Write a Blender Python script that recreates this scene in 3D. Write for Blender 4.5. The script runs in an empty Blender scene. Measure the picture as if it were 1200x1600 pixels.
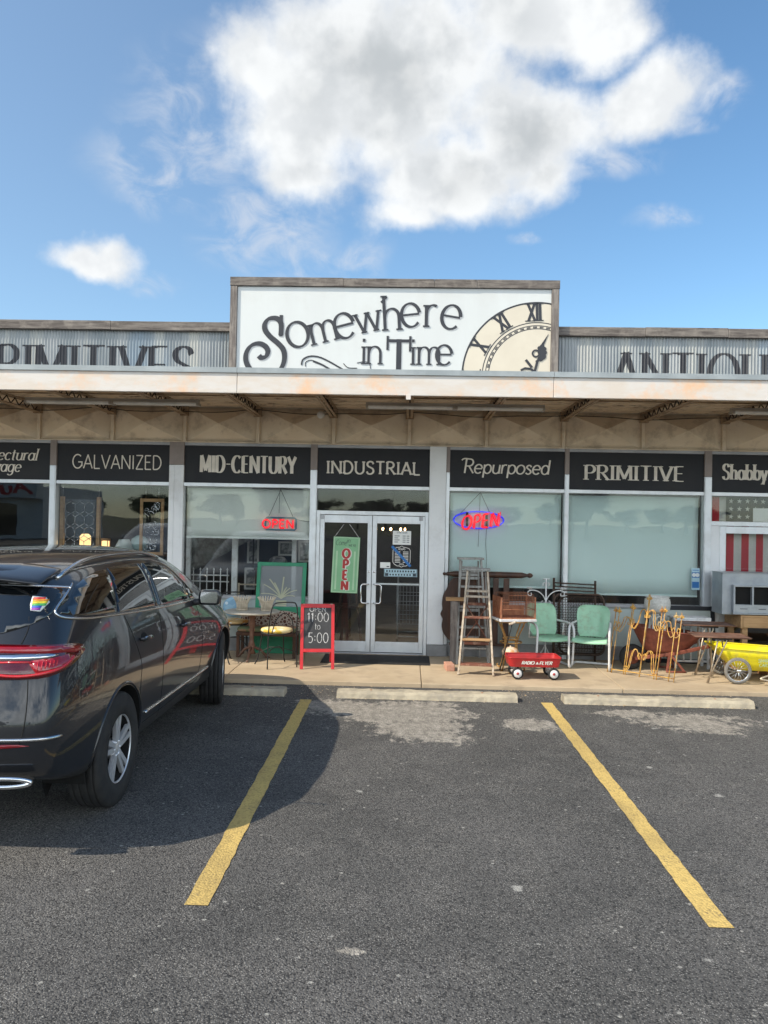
import bpy, bmesh, math, random
from math import sin, cos, pi, radians, atan2, hypot, sqrt, floor
from mathutils import Vector, Matrix
from mathutils.bvhtree import BVHTree
random.seed(7)
S = bpy.context.scene
COL = S.collection

# ------------------------------------------------------------------ camera
cam_d = bpy.data.cameras.new('camera')
cam = bpy.data.objects.new('camera', cam_d); COL.objects.link(cam)
cam.location = (0, 0, 2.03)
cam.rotation_euler = (1.5815651, -0.0198338, 0.0308886)
cam_d.sensor_fit = 'VERTICAL'; cam_d.sensor_height = 36; cam_d.lens = 36 * 1230 / 1600
cam_d.clip_start = 0.05; cam_d.clip_end = 3000
S.camera = cam

# ------------------------------------------------------------------ sun, sky, exposure
SUN_EL, SUN_AZ = radians(42.5), radians(28)        # the light travels 28 degrees off +X towards +Y
ldir = Vector((cos(SUN_EL) * cos(SUN_AZ), cos(SUN_EL) * sin(SUN_AZ), -sin(SUN_EL)))
sun_d = bpy.data.lights.new('sun', 'SUN'); sun_d.energy = 2.8; sun_d.angle = radians(0.5); sun_d.color = (1, .90, .74)
sun = bpy.data.objects.new('sun', sun_d); COL.objects.link(sun)
sun.rotation_euler = ldir.to_track_quat('-Z', 'Y').to_euler(); sun.location = (-20, -12, 25)
S.view_settings.view_transform = 'Standard'; S.view_settings.look = 'None'
S.view_settings.exposure = 1.0; S.view_settings.gamma = 1; S.view_settings.use_curve_mapping = False

W = bpy.data.worlds.new("World"); S.world = W; W.use_nodes = True
nt = W.node_tree; N = nt.nodes; LK = nt.links
N.clear()
class G:
    """tiny node-graph helper"""
    def __init__(s, tree): s.t = tree
    def n(s, kind, **kw):
        x = s.t.nodes.new(kind)
        for k, v in kw.items(): setattr(x, k, v)
        return x
    def put(s, sock, v):
        if hasattr(v, 'is_linked') or isinstance(v, bpy.types.NodeSocket): s.t.links.new(v, sock)
        else: sock.default_value = v
    def m(s, op, a, b=None, c=None, clamp=False):
        x = s.n('ShaderNodeMath', operation=op); x.use_clamp = clamp
        s.put(x.inputs[0], a)
        if b is not None: s.put(x.inputs[1], b)
        if c is not None: s.put(x.inputs[2], c)
        return x.outputs[0]
    def ss(s, v, lo, hi, a=0., b=1.):
        x = s.n('ShaderNodeMapRange', interpolation_type='SMOOTHSTEP')
        s.put(x.inputs[0], v); s.put(x.inputs[1], lo); s.put(x.inputs[2], hi); s.put(x.inputs[3], a); s.put(x.inputs[4], b)
        return x.outputs[0]
    def mix(s, f, a, b, mode='MIX'):
        x = s.n('ShaderNodeMix', data_type='RGBA', blend_type=mode)
        s.put(x.inputs[0], f)
        for i, c in ((6, a), (7, b)):
            s.put(x.inputs[i], c if not isinstance(c, tuple) else (*c[:3], 1))
        return x.outputs[2]
    def noise(s, vec, scale, detail=4, rough=.55, dist=0., lac=2.):
        x = s.n('ShaderNodeTexNoise'); s.put(x.inputs['Vector'], vec)
        x.inputs['Scale'].default_value = scale; x.inputs['Detail'].default_value = detail
        x.inputs['Roughness'].default_value = rough; x.inputs['Distortion'].default_value = dist
        x.inputs['Lacunarity'].default_value = lac
        return x.outputs[0]
    def voro(s, vec, scale, out='Distance', rnd=1.):
        x = s.n('ShaderNodeTexVoronoi'); s.put(x.inputs['Vector'], vec); x.inputs['Scale'].default_value = scale
        x.inputs['Randomness'].default_value = rnd
        return x.outputs[out]
    def scale(s, vec, sx, sy, sz, loc=(0, 0, 0)):
        x = s.n('ShaderNodeMapping'); s.put(x.inputs[0], vec); x.inputs['Scale'].default_value = (sx, sy, sz)
        x.inputs['Location'].default_value = loc
        return x.outputs[0]
    def sep(s, vec):
        x = s.n('ShaderNodeSeparateXYZ'); s.put(x.inputs[0], vec); return x.outputs
g = G(nt)
sky = g.n('ShaderNodeTexSky', sky_type='NISHITA'); sky.sun_disc = False
sky.sun_elevation = SUN_EL
sky.sun_rotation = atan2(-ldir.x, -ldir.y)
sky.altitude = 100; sky.air_density = 1.0; sky.dust_density = 0.35; sky.ozone_density = 2.2
co = g.n('ShaderNodeTexCoord').outputs['Generated']
nrm = g.n('ShaderNodeVectorMath', operation='NORMALIZE'); LK.new(co, nrm.inputs[0]); D = nrm.outputs[0]
x_, y_, z_ = g.sep(D)
den = g.m('ADD', g.m('ABSOLUTE', y_), 1.0)
uu = g.m('DIVIDE', x_, den); vv = g.m('DIVIDE', z_, den)
warp = g.n('ShaderNodeTexNoise'); LK.new(D, warp.inputs['Vector']); warp.inputs['Scale'].default_value = 8; warp.inputs['Detail'].default_value = 5
wr, wg, wb = g.sep(warp.outputs['Color'])
u1 = g.m('ADD', uu, g.m('MULTIPLY', g.m('SUBTRACT', wr, .5), .05)); v1 = g.m('ADD', vv, g.m('MULTIPLY', g.m('SUBTRACT', wg, .5), .05))
front = g.ss(y_, -.05, .05)
BLOBS = [(-0.095,0.262,0.0303,0.0376,0.90),(-0.069,0.246,0.0498,0.0493,1.00),(-0.023,0.264,0.0869,0.0631,1.10),(0.020,0.212,0.0576,0.0332,1.00),(-0.066,0.211,0.0292,0.0212,0.80),(-0.003,0.190,0.0294,0.0146,0.80),(0.073,0.292,0.0677,0.0291,1.00),(0.110,0.281,0.0370,0.0142,0.80),(0.137,0.250,0.0366,0.0260,1.00),(0.069,0.236,0.0591,0.0368,1.00),(0.081,0.211,0.0299,0.0175,0.70),(-0.189,0.155,0.0305,0.0160,1.0)]
GREY = [(-0.012,0.278,0.0614,0.0381),(0.042,0.240,0.0638,0.0320),(0.081,0.218,0.0429,0.0228),(-0.024,0.226,0.0365,0.0169)]
WISP = [(-0.160,0.213,0.0336,0.0243),(-0.139,0.195,0.0305,0.0126),(-0.089,0.177,0.0353,0.0220),(-0.066,0.155,0.0278,0.0095),(-0.123,0.233,0.0455,0.0403),(-0.034,0.164,0.0238,0.0113),
        (-0.157,0.144,0.0190,0.0060),(0.118,0.215,0.0250,0.0080),(0.150,0.183,0.0145,0.0075),(0.177,0.245,0.0125,0.0090),(0.163,0.231,0.0090,0.0060),(0.074,0.172,0.0115,0.0047),(-0.058,0.169,0.0091,0.0055)]
def field(lst, u, v, k=1.0):
    out = None
    for b in lst:
        s = b[4] if len(b) > 4 else 1.0
        du = g.m('DIVIDE', g.m('SUBTRACT', u, b[0]), b[2] * k); dv = g.m('DIVIDE', g.m('SUBTRACT', v, b[1]), b[3] * k)
        d = g.m('ADD', g.m('MULTIPLY', du, du), g.m('MULTIPLY', dv, dv))
        f = g.m('MULTIPLY', g.m('SUBTRACT', 1.0, g.m('SQRT', d)), s)
        out = f if out is None else g.m('SMOOTH_MAX', out, f, .25)
    return out
def off(vec, o):
    x = g.n('ShaderNodeVectorMath', operation='ADD'); LK.new(vec, x.inputs[0]); x.inputs[1].default_value = o; return x.outputs[0]
fld = field(BLOBS, u1, v1)
n1 = g.noise(D, 13, 9, .52); n2 = g.noise(D, 48, 7, .62)
dens = g.m('ADD', g.m('ADD', fld, g.m('MULTIPLY', g.m('SUBTRACT', n1, .5), .90)), g.m('MULTIPLY', g.m('SUBTRACT', n2, .5), .34))
alpha = g.m('MULTIPLY', g.ss(dens, -.14, .48), front)
wf = field(WISP, u1, v1, 1.3)
nw = g.noise(g.scale(D, 1, 1, 1.5), 17, 8, .6, .6)
wal = g.m('MULTIPLY', g.m('MULTIPLY', g.m('MULTIPLY', g.ss(wf, -.15, .7), g.ss(nw, .36, .70)), .62), front)
# broad grey underside, then billows lit from the upper left
gf = field(GREY, u1, v1, 1.5)
nb = g.noise(D, 6, 3, .5)
shade = g.m('MULTIPLY', g.ss(g.m('ADD', gf, g.m('MULTIPLY', g.m('SUBTRACT', nb, .5), .6)), -.2, .7), g.ss(dens, .25, .95))
ra = g.noise(D, 11, 4, .5); rb = g.noise(off(D, (-.022, 0, .016)), 11, 4, .5)
rel = g.m('ADD', g.m('MULTIPLY', g.m('SUBTRACT', ra, rb), 2.3), .5, clamp=True)
rel2 = g.m('ADD', g.m('MULTIPLY', g.m('SUBTRACT', g.noise(D, 30, 5, .55), g.noise(off(D, (-.008, 0, .006)), 30, 5, .55)), 2.2), .5, clamp=True)
lit = g.m('ADD', g.m('MULTIPLY', rel, .8), g.m('MULTIPLY', rel2, .2))
WHITE = (4.2, 4.3, 4.35); GRAY = (2.1, 2.28, 2.42); SOFT = (3.6, 3.72, 3.82)
ccol = g.mix(g.ss(lit, .3, .7), SOFT, WHITE)
gcol = g.mix(g.ss(lit, .25, .75), (2.4, 2.55, 2.66), (3.15, 3.25, 3.3))
ccol = g.mix(shade, ccol, gcol)
skyc = g.n('ShaderNodeHueSaturation'); skyc.inputs['Saturation'].default_value = 1.06; skyc.inputs['Value'].default_value = .84
LK.new(g.mix(1.0, sky.outputs[0], (.92, 1.03, 1.02), 'MULTIPLY'), skyc.inputs['Color'])
# thin haze to the left, towards the sun side
base = g.mix(g.m('MULTIPLY', g.ss(x_, .35, -.55), .22), skyc.outputs[0], (2.15, 2.5, 2.9))
c1 = g.mix(wal, base, (3.1, 3.3, 3.65))
c2 = g.mix(g.m('MULTIPLY', alpha, g.ss(z_, 0.0, .06)), c1, ccol)
# bright cloud added out of view behind the camera to light the shaded front
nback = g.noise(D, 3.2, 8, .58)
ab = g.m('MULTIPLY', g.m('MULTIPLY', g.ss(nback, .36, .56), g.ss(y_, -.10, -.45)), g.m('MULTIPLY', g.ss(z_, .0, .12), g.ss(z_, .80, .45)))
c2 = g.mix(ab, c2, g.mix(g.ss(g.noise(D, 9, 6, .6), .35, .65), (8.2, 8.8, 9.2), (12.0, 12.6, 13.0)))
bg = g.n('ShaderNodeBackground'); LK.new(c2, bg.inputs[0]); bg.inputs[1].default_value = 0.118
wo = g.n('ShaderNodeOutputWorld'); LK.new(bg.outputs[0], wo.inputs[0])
W.cycles.sampling_method = 'MANUAL'; W.cycles.sample_map_resolution = 1024

# ------------------------------------------------------------------ materials
def newmat(name):
    m = bpy.data.materials.new(name); m.use_nodes = True
    t = m.node_tree; b = t.nodes['Principled BSDF']
    return m, G(t), b
def pm(name, c1, c2=None, scale=6., rough=.6, metal=0., bump=0., bscale=None, detail=5, coat=0., stretch=(1, 1, 1), lo=.35, hi=.65, rvar=.0, spec=.5, dirt=None, dirtscale=3., dirtamt=.5):
    m, g, b = newmat(name)
    co = g.n('ShaderNodeTexCoord').outputs['Object']
    v = g.scale(co, *stretch)
    if c2 is None: c2 = tuple(x * .82 for x in c1)
    nz = g.noise(v, scale, detail, .6)
    col = g.mix(g.ss(nz, lo, hi), c1, c2)
    if dirt: col = g.mix(g.m('MULTIPLY', g.ss(g.noise(co, dirtscale, 6, .65), .48, .68), dirtamt), col, dirt)
    g.put(b.inputs['Base Color'], col)
    if rvar: g.put(b.inputs['Roughness'], g.ss(g.noise(v, scale * 1.7, 4, .6), .2, .8, max(rough - rvar, .02), min(rough + rvar, 1)))
    else: b.inputs['Roughness'].default_value = rough
    b.inputs['Metallic'].default_value = metal
    b.inputs['Specular IOR Level'].default_value = spec
    if coat: b.inputs['Coat Weight'].default_value = coat; b.inputs['Coat Roughness'].default_value = .02
    if bump:
        bp = g.n('ShaderNodeBump'); bp.inputs['Strength'].default_value = 1; bp.inputs['Distance'].default_value = bump
        g.put(bp.inputs['Height'], g.noise(v, bscale or scale * 4, 5, .6)); g.put(b.inputs['Normal'], bp.outputs[0])
    return m
def emit(name, col, st):
    m, g, b = newmat(name)
    b.inputs['Base Color'].default_value = (*[c * .6 for c in col], 1)
    b.inputs['Emission Color'].default_value = (*col, 1); b.inputs['Emission Strength'].default_value = st
    return m
def glassmat(name, tint=(.985, .995, .99), ior=1.5, amt=1.0):
    m, g, b = newmat(name); t = m.node_tree; t.nodes.remove(b)
    tr = g.n('ShaderNodeBsdfTransparent'); tr.inputs[0].default_value = (*tint, 1)
    gl = g.n('ShaderNodeBsdfGlossy'); gl.inputs['Roughness'].default_value = .01; gl.inputs[0].default_value = (amt, amt, amt, 1)
    fr = g.n('ShaderNodeFresnel'); fr.inputs[0].default_value = ior
    co = g.n('ShaderNodeTexCoord').outputs['Object']
    bp = g.n('ShaderNodeBump'); bp.inputs['Distance'].default_value = .004; bp.inputs['Strength'].default_value = .35
    g.put(bp.inputs['Height'], g.noise(co, 1.3, 2, .5)); g.put(gl.inputs['Normal'], bp.outputs[0])
    mx = g.n('ShaderNodeMixShader'); g.put(mx.inputs[0], g.m('MULTIPLY', fr.outputs[0], 1.05, clamp=True)); t.links.new(tr.outputs[0], mx.inputs[1]); t.links.new(gl.outputs[0], mx.inputs[2])
    t.links.new(mx.outputs[0], t.nodes['Material Output'].inputs[0])
    return m

# ------------------------------------------------------------------ objects and mesh helpers
def kids(o): return [c for c in bpy.data.objects if c.parent == o]
def tag(o, label=None, cat=None, group=None, kind=None):
    if label: o['label'] = label
    if cat: o['category'] = cat
    if group: o['group'] = group
    if kind: o['kind'] = kind
    return o
def thing(name, label, cat, loc=(0, 0, 0), rz=0., group=None):
    o = bpy.data.objects.new(name, None); COL.objects.link(o)
    o.empty_display_size = .2
    o.location = loc; o.rotation_euler = (0, 0, rz)
    return tag(o, label, cat, group)
def copy_tree(o, loc, rz, label, parent=None):
    c = o.copy(); COL.objects.link(c)
    if parent: c.parent = parent
    else: c.location = loc; c.rotation_euler = (0, 0, rz); c['label'] = label
    for k in [k for k in bpy.data.objects if k.parent == o]:
        copy_tree(k, None, None, None, c)
    return c

class MB:
    def __init__(s): s.v = []; s.f = []; s.mi = []; s.sm = []; s.cur = 0
    def add(s, vs, fs, smooth=False, mi=None):
        o = len(s.v); s.v += [tuple(v) for v in vs]
        for f in fs: s.f.append([i + o for i in f]); s.mi.append(s.cur if mi is None else mi); s.sm.append(smooth)
    def box(s, x0, x1, y0, y1, z0, z1, mi=None):
        s.add([(x0, y0, z0), (x1, y0, z0), (x1, y1, z0), (x0, y1, z0), (x0, y0, z1), (x1, y0, z1), (x1, y1, z1), (x0, y1, z1)],
              [(0, 3, 2, 1), (4, 5, 6, 7), (0, 1, 5, 4), (1, 2, 6, 5), (2, 3, 7, 6), (3, 0, 4, 7)], mi=mi)
        return s
    def bar(s, a, b, w, h, up=(0, 0, 1), w2=None, h2=None, mi=None):
        a = Vector(a); b = Vector(b); d = (b - a).normalized(); u = Vector(up)
        if abs(d.dot(u)) > .98: u = Vector((0, 1, 0)) if abs(d.y) < .9 else Vector((1, 0, 0))
        r = d.cross(u).normalized(); u = r.cross(d)
        w2 = w if w2 is None else w2; h2 = h if h2 is None else h2
        vs = []
        for p, ww, hh in ((a, w, h), (b, w2, h2)):
            for sx, sy in ((-1, -1), (1, -1), (1, 1), (-1, 1)): vs.append(p + r * (sx * ww / 2) + u * (sy * hh / 2))
        s.add(vs, [(3, 2, 1, 0), (4, 5, 6, 7), (0, 1, 5, 4), (1, 2, 6, 5), (2, 3, 7, 6), (3, 0, 4, 7)], mi=mi)
        return s
    def tube(s, pts, r, seg=8, closed=False, cap=True, mi=None):
        pts = [Vector(p) for p in pts]; n = len(pts)
        rs = r if isinstance(r, (list, tuple)) else [r] * n
        t = []
        for i in range(n):
            a = pts[(i - 1) % n] if (closed or i > 0) else pts[i]; b = pts[(i + 1) % n] if (closed or i < n - 1) else pts[i]
            d = (b - a); t.append(d.normalized() if d.length > 1e-9 else Vector((0, 0, 1)))
        u = t[0].orthogonal().normalized(); vs = []
        for i in range(n):
            u = (u - t[i] * u.dot(t[i]));
            u = u.normalized() if u.length > 1e-6 else t[i].orthogonal().normalized()
            w = t[i].cross(u)
            for k in range(seg):
                a = 2 * pi * k / seg; vs.append(pts[i] + (u * cos(a) + w * sin(a)) * rs[i])
        fs = []
        for i in range(n if closed else n - 1):
            j = (i + 1) % n
            for k in range(seg):
                k2 = (k + 1) % seg; fs.append((i * seg + k, i * seg + k2, j * seg + k2, j * seg + k))
        if cap and not closed: fs += [tuple(range(seg))[::-1], tuple((n - 1) * seg + k for k in range(seg))]
        s.add(vs, fs, True, mi)
        return s
    def lathe(s, prof, c=(0, 0, 0), axis='z', seg=24, mi=None, smooth=True, a0=0, a1=2 * pi):
        """prof: (radius, height) pairs"""
        full = abs(a1 - a0 - 2 * pi) < 1e-6; m = seg if full else seg + 1; vs = []
        for (r, h) in prof:
            for k in range(m):
                a = a0 + (a1 - a0) * k / seg; p = (r * cos(a), r * sin(a), h)
                if axis == 'x': p = (h, p[0], p[1])
                elif axis == 'y': p = (p[0], h, p[1])
                vs.append((p[0] + c[0], p[1] + c[1], p[2] + c[2]))
        fs = []
        for i in range(len(prof) - 1):
            for k in range(seg):
                k2 = (k + 1) % m; fs.append((i * m + k, i * m + k2, (i + 1) * m + k2, (i + 1) * m + k))
        s.add(vs, fs, smooth, mi)
        return s
    def prism(s, outline, y0, y1, plane='xz', mi=None):
        n = len(outline)
        def P(p, h): return (p[0], h, p[1]) if plane == 'xz' else ((p[0], p[1], h) if plane == 'xy' else (h, p[0], p[1]))
        s.add([P(p, y0) for p in outline] + [P(p, y1) for p in outline],
              [tuple(range(n)), tuple(range(2 * n - 1, n - 1, -1))] + [(i, (i + 1) % n + 0, (i + 1) % n + n, i + n)[::-1] for i in range(n)], mi=mi)
        return s
    def sphere(s, c, r, sx=1, sy=1, sz=1, seg=16, rings=10, mi=None):
        s0 = len(s.v)
        s.lathe([(max(r * sin(pi * i / rings), 1e-5), -r * cos(pi * i / rings)) for i in range(rings + 1)], (0, 0, 0), seg=seg, mi=mi)
        for i in range(s0, len(s.v)):
            v = s.v[i]; s.v[i] = (v[0] * sx + c[0], v[1] * sy + c[1], v[2] * sz + c[2])
        return s
    def grid(s, fn, nu, nv, smooth=True, mi=None):
        vs = [fn(i / nu, j / nv) for j in range(nv + 1) for i in range(nu + 1)]
        fs = [(j * (nu + 1) + i, j * (nu + 1) + i + 1, (j + 1) * (nu + 1) + i + 1, (j + 1) * (nu + 1) + i) for j in range(nv) for i in range(nu)]
        s.add(vs, fs, smooth, mi)
        return s
    def build(s, name, mats, parent=None, bevel=0., subd=0, fix=True, solid=0., loc=None):
        me = bpy.data.meshes.new(name); me.from_pydata(s.v, [], s.f)
        if not isinstance(mats, (list, tuple)): mats = [mats]
        for m in mats: me.materials.append(m)
        for p, mi, sm in zip(me.polygons, s.mi, s.sm): p.material_index = mi; p.use_smooth = sm
        if fix:
            bm = bmesh.new(); bm.from_mesh(me)
            bmesh.ops.recalc_face_normals(bm, faces=bm.faces); bm.to_mesh(me); bm.free()
        me.update()
        o = bpy.data.objects.new(name, me); COL.objects.link(o)
        if parent: o.parent = parent
        if loc: o.location = loc
        if solid: md = o.modifiers.new('solid', 'SOLIDIFY'); md.thickness = solid; md.offset = 0
        if bevel:
            md = o.modifiers.new('bevel', 'BEVEL'); md.width = bevel; md.segments = 2; md.limit_method = 'ANGLE'; md.angle_limit = radians(40)
        if subd: md = o.modifiers.new('subd', 'SUBSURF'); md.levels = subd; md.render_levels = subd
        return o
def arc(cx, cy, rx, ry, a0, a1, n=14):
    return [(cx + rx * cos(radians(a0 + (a1 - a0) * i / n)), cy + ry * sin(radians(a0 + (a1 - a0) * i / n))) for i in range(n + 1)]
def spl(pts, n=6):
    out = []; P = [pts[0]] + list(pts) + [pts[-1]]
    for i in range(1, len(P) - 2):
        p0, p1, p2, p3 = P[i - 1], P[i], P[i + 1], P[i + 2]
        for k in range(n):
            t = k / n
            out.append(tuple(.5 * (2 * b + (c - a) * t + (2 * a - 5 * b + 4 * c - d) * t * t + (3 * b - a - 3 * c + d) * t ** 3) for a, b, c, d in zip(p0, p1, p2, p3)))
    out.append(tuple(pts[-1]))
    return out

# ------------------------------------------------------------------ lettering: a skeleton alphabet drawn with a broad nib
XH = .62
def _g():
    A = arc; q = {}
    q['A'] = (.74, [[(.02, 0), (.37, 1)], [(.37, 1), (.72, 0)], [(.15, .34), (.59, .34)]])
    q['B'] = (.62, [[(.08, 0), (.08, 1)], [(.08, 1), (.30, 1)] + A(.30, .76, .22, .24, 90, -90)[1:] + [(.08, .52)], [(.08, .52), (.32, .52)] + A(.32, .26, .26, .26, 90, -90)[1:] + [(.08, 0)]])
    q['C'] = (.76, [A(.43, .5, .38, .5, 48, 312, 24)])
    q['D'] = (.74, [[(.08, 0), (.08, 1)], [(.08, 1), (.28, 1)] + A(.28, .5, .40, .5, 90, -90)[1:] + [(.08, 0)]])
    q['E'] = (.58, [[(.08, 0), (.08, 1)], [(.08, 1), (.52, 1)], [(.08, .52), (.46, .52)], [(.08, 0), (.54, 0)]])
    q['F'] = (.55, [[(.08, 0), (.08, 1)], [(.08, 1), (.52, 1)], [(.08, .52), (.46, .52)]])
    q['G'] = (.82, [A(.43, .5, .38, .5, 48, 330, 24), [(.48, .46), (.78, .46), (.78, .14)]])
    q['H'] = (.76, [[(.08, 0), (.08, 1)], [(.68, 0), (.68, 1)], [(.08, .52), (.68, .52)]])
    q['I'] = (.24, [[(.12, 0), (.12, 1)]])
    q['L'] = (.56, [[(.08, 0), (.08, 1)], [(.08, 0), (.52, 0)]])
    q['M'] = (.90, [[(.08, 0), (.10, 1)], [(.10, 1), (.45, .1)], [(.45, .1), (.80, 1)], [(.80, 1), (.82, 0)]])
    q['N'] = (.78, [[(.08, 0), (.08, 1)], [(.08, 1), (.70, 0)], [(.70, 0), (.70, 1)]])
    q['O'] = (.88, [A(.44, .5, .40, .5, 0, 360, 32)])
    q['P'] = (.60, [[(.08, 0), (.08, 1)], [(.08, 1), (.30, 1)] + A(.30, .73, .26, .27, 90, -90)[1:] + [(.08, .46)]])
    q['Q'] = (.88, [A(.44, .5, .40, .5, 0, 360, 32), [(.5, .2), (.86, -.1)]])
    q['R'] = (.66, [[(.08, 0), (.08, 1)], [(.08, 1), (.30, 1)] + A(.30, .75, .25, .25, 90, -90)[1:] + [(.08, .5)], [(.30, .5), (.64, 0)]])
    q['S'] = (.60, [spl([(.53, .80), (.45, .95), (.29, 1.0), (.13, .92), (.08, .77), (.15, .62), (.31, .53), (.47, .43), (.54, .26), (.48, .09), (.31, 0), (.14, .04), (.05, .2)])])
    q['T'] = (.66, [[(.33, 0), (.33, 1)], [(.02, 1), (.64, 1)]])
    q['U'] = (.74, [[(.08, 1), (.08, .32)] + A(.37, .32, .29, .32, 180, 360)[1:] + [(.66, 1)]])
    q['V'] = (.72, [[(.02, 1), (.36, 0)], [(.36, 0), (.70, 1)]])
    q['W'] = (1.0, [[(.02, 1), (.26, 0)], [(.26, 0), (.5, 1)], [(.5, 1), (.74, 0)], [(.74, 0), (.98, 1)]])
    q['X'] = (.70, [[(.04, 1), (.66, 0)], [(.04, 0), (.66, 1)]])
    q['Y'] = (.68, [[(.02, 1), (.34, .45)], [(.34, .45), (.34, 0)], [(.34, .45), (.66, 1)]])
    q['Z'] = (.64, [[(.06, 1), (.58, 1)], [(.58, 1), (.06, 0)], [(.06, 0), (.60, 0)]])
    h = XH; k = h / 2
    q['a'] = (.58, [A(.27, k, .23, k, 0, 360, 22), [(.5, h), (.5, 0)]])
    q['b'] = (.58, [[(.08, 1), (.08, 0)], A(.31, k, .23, k, 0, 360, 22)])
    q['c'] = (.52, [A(.29, k, .25, k, 45, 315, 18)])
    q['d'] = (.58, [A(.27, k, .23, k, 0, 360, 22), [(.5, 1), (.5, 0)]])
    q['e'] = (.56, [[(.05, k * 1.05), (.51, k * 1.05)], A(.28, k, .24, k, 8, 318, 22)])
    q['g'] = (.58, [A(.27, k, .23, k, 0, 360, 22), [(.5, h), (.5, -.1)] + A(.28, -.1, .22, .2, 0, -150)[1:]])
    q['h'] = (.58, [[(.08, 1), (.08, 0)], [(.08, h * .6)] + A(.29, h * .62, .20, h * .38, 170, 0)[1:] + [(.49, 0)]])
    q['i'] = (.20, [[(.10, h), (.10, 0)], [(.10, h + .17), (.10, h + .27)]])
    q['l'] = (.20, [[(.10, 1), (.10, 0)]])
    q['m'] = (.86, [[(.08, h), (.08, 0)], [(.08, h * .6)] + A(.26, h * .65, .17, h * .35, 170, 0)[1:] + [(.43, 0)], [(.43, h * .6)] + A(.61, h * .65, .17, h * .35, 170, 0)[1:] + [(.78, 0)]])
    q['n'] = (.58, [[(.08, h), (.08, 0)], [(.08, h * .6)] + A(.29, h * .62, .20, h * .38, 170, 0)[1:] + [(.49, 0)]])
    q['o'] = (.60, [A(.30, k, .26, k, 0, 360, 26)])
    q['p'] = (.58, [[(.08, h), (.08, -.3)], A(.31, k, .23, k, 0, 360, 22)])
    q['r'] = (.40, [[(.08, h), (.08, 0)], [(.08, h * .55)] + A(.27, h * .6, .19, h * .4, 170, 60)[1:]])
    q['s'] = (.44, [spl([(.37, h * .8), (.3, h * .95), (.2, h), (.1, h * .9), (.08, h * .74), (.2, h * .56), (.33, h * .4), (.38, h * .22), (.3, h * .05), (.18, 0), (.05, h * .15)])])
    q['t'] = (.36, [[(.16, .86), (.16, .12)] + A(.26, .12, .10, .12, 180, 290)[1:], [(.02, h), (.32, h)]])
    q['u'] = (.58, [[(.08, h), (.08, h * .38)] + A(.29, h * .38, .21, h * .38, 180, 350)[1:], [(.5, h), (.5, 0)]])
    q['v'] = (.5, [[(.02, h), (.25, 0)], [(.25, 0), (.48, h)]])
    q['w'] = (.80, [[(.02, h), (.22, 0)], [(.22, 0), (.40, h)], [(.40, h), (.60, 0)], [(.60, 0), (.78, h)]])
    q['y'] = (.5, [[(.02, h), (.25, 0)], [(.48, h), (.14, -.28)]])
    q['0'] = (.62, [A(.31, .5, .26, .5, 0, 360, 26)])
    q['1'] = (.34, [[(.06, .8), (.2, 1), (.2, 0)]])
    q['5'] = (.58, [[(.5, 1), (.14, 1), (.1, .56)] + A(.28, .32, .24, .32, 120, -130)])
    q[':'] = (.24, [[(.12, .22), (.12, .32)], [(.12, .6), (.12, .7)]])
    q['-'] = (.44, [[(.04, .5), (.40, .5)]])
    q["'"] = (.16, [[(.08, 1), (.06, .8)]])
    q['.'] = (.2, [[(.1, 0), (.1, .09)]])
    q[' '] = (.36, [])
    return q
GLY = _g()
def style(thick=.10, thin=None, serif=0., space=.06, wx=1., slant=0., tilt=0., round_=False, first=None):
    return dict(thick=thick, thin=thin if thin is not None else thick, serif=serif, space=space, wx=wx, slant=slant, tilt=tilt, first=first)
def text_w(txt, st):
    return sum(GLY[c][0] * st['wx'] + st['space'] for c in txt) - st['space']
def ribbon(mb, pts, wfn, to3, t0, t1, closed=False):
    n = len(pts); L = []; R = []
    for i in range(n):
        if closed: a, b = pts[(i - 1) % n], pts[(i + 1) % n]
        else: a, b = pts[max(i - 1, 0)], pts[min(i + 1, n - 1)]
        dx, dy = b[0] - a[0], b[1] - a[1]; l = hypot(dx, dy) or 1
        w = wfn(dx / l, dy / l) / 2
        if not closed and 0 < i < n - 1:
            ax, ay = pts[i][0] - a[0], pts[i][1] - a[1]; la = hypot(ax, ay) or 1
            w /= max(.6, (ax * dx + ay * dy) / (la * l))
        nx, ny = -dy / l * w, dx / l * w
        L.append((pts[i][0] + nx, pts[i][1] + ny)); R.append((pts[i][0] - nx, pts[i][1] - ny))
    vs = [to3(*p, t0) for p in L] + [to3(*p, t0) for p in R] + [to3(*p, t1) for p in L] + [to3(*p, t1) for p in R]
    fs = []
    for i in range(n if closed else n - 1):
        j = (i + 1) % n
        fs += [(i, j, n + j, n + i)[::-1], (2 * n + i, 2 * n + j, 3 * n + j, 3 * n + i), (i, j, 2 * n + j, 2 * n + i), (n + j, n + i, 3 * n + i, 3 * n + j)]
    if not closed: fs += [(0, n, 3 * n, 2 * n), (n - 1, 3 * n - 1, 4 * n - 1, 2 * n - 1 + n - 0)] if False else [(0, n, 3 * n, 2 * n)]
    mb.add(vs, fs)
_k = [0]
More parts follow.
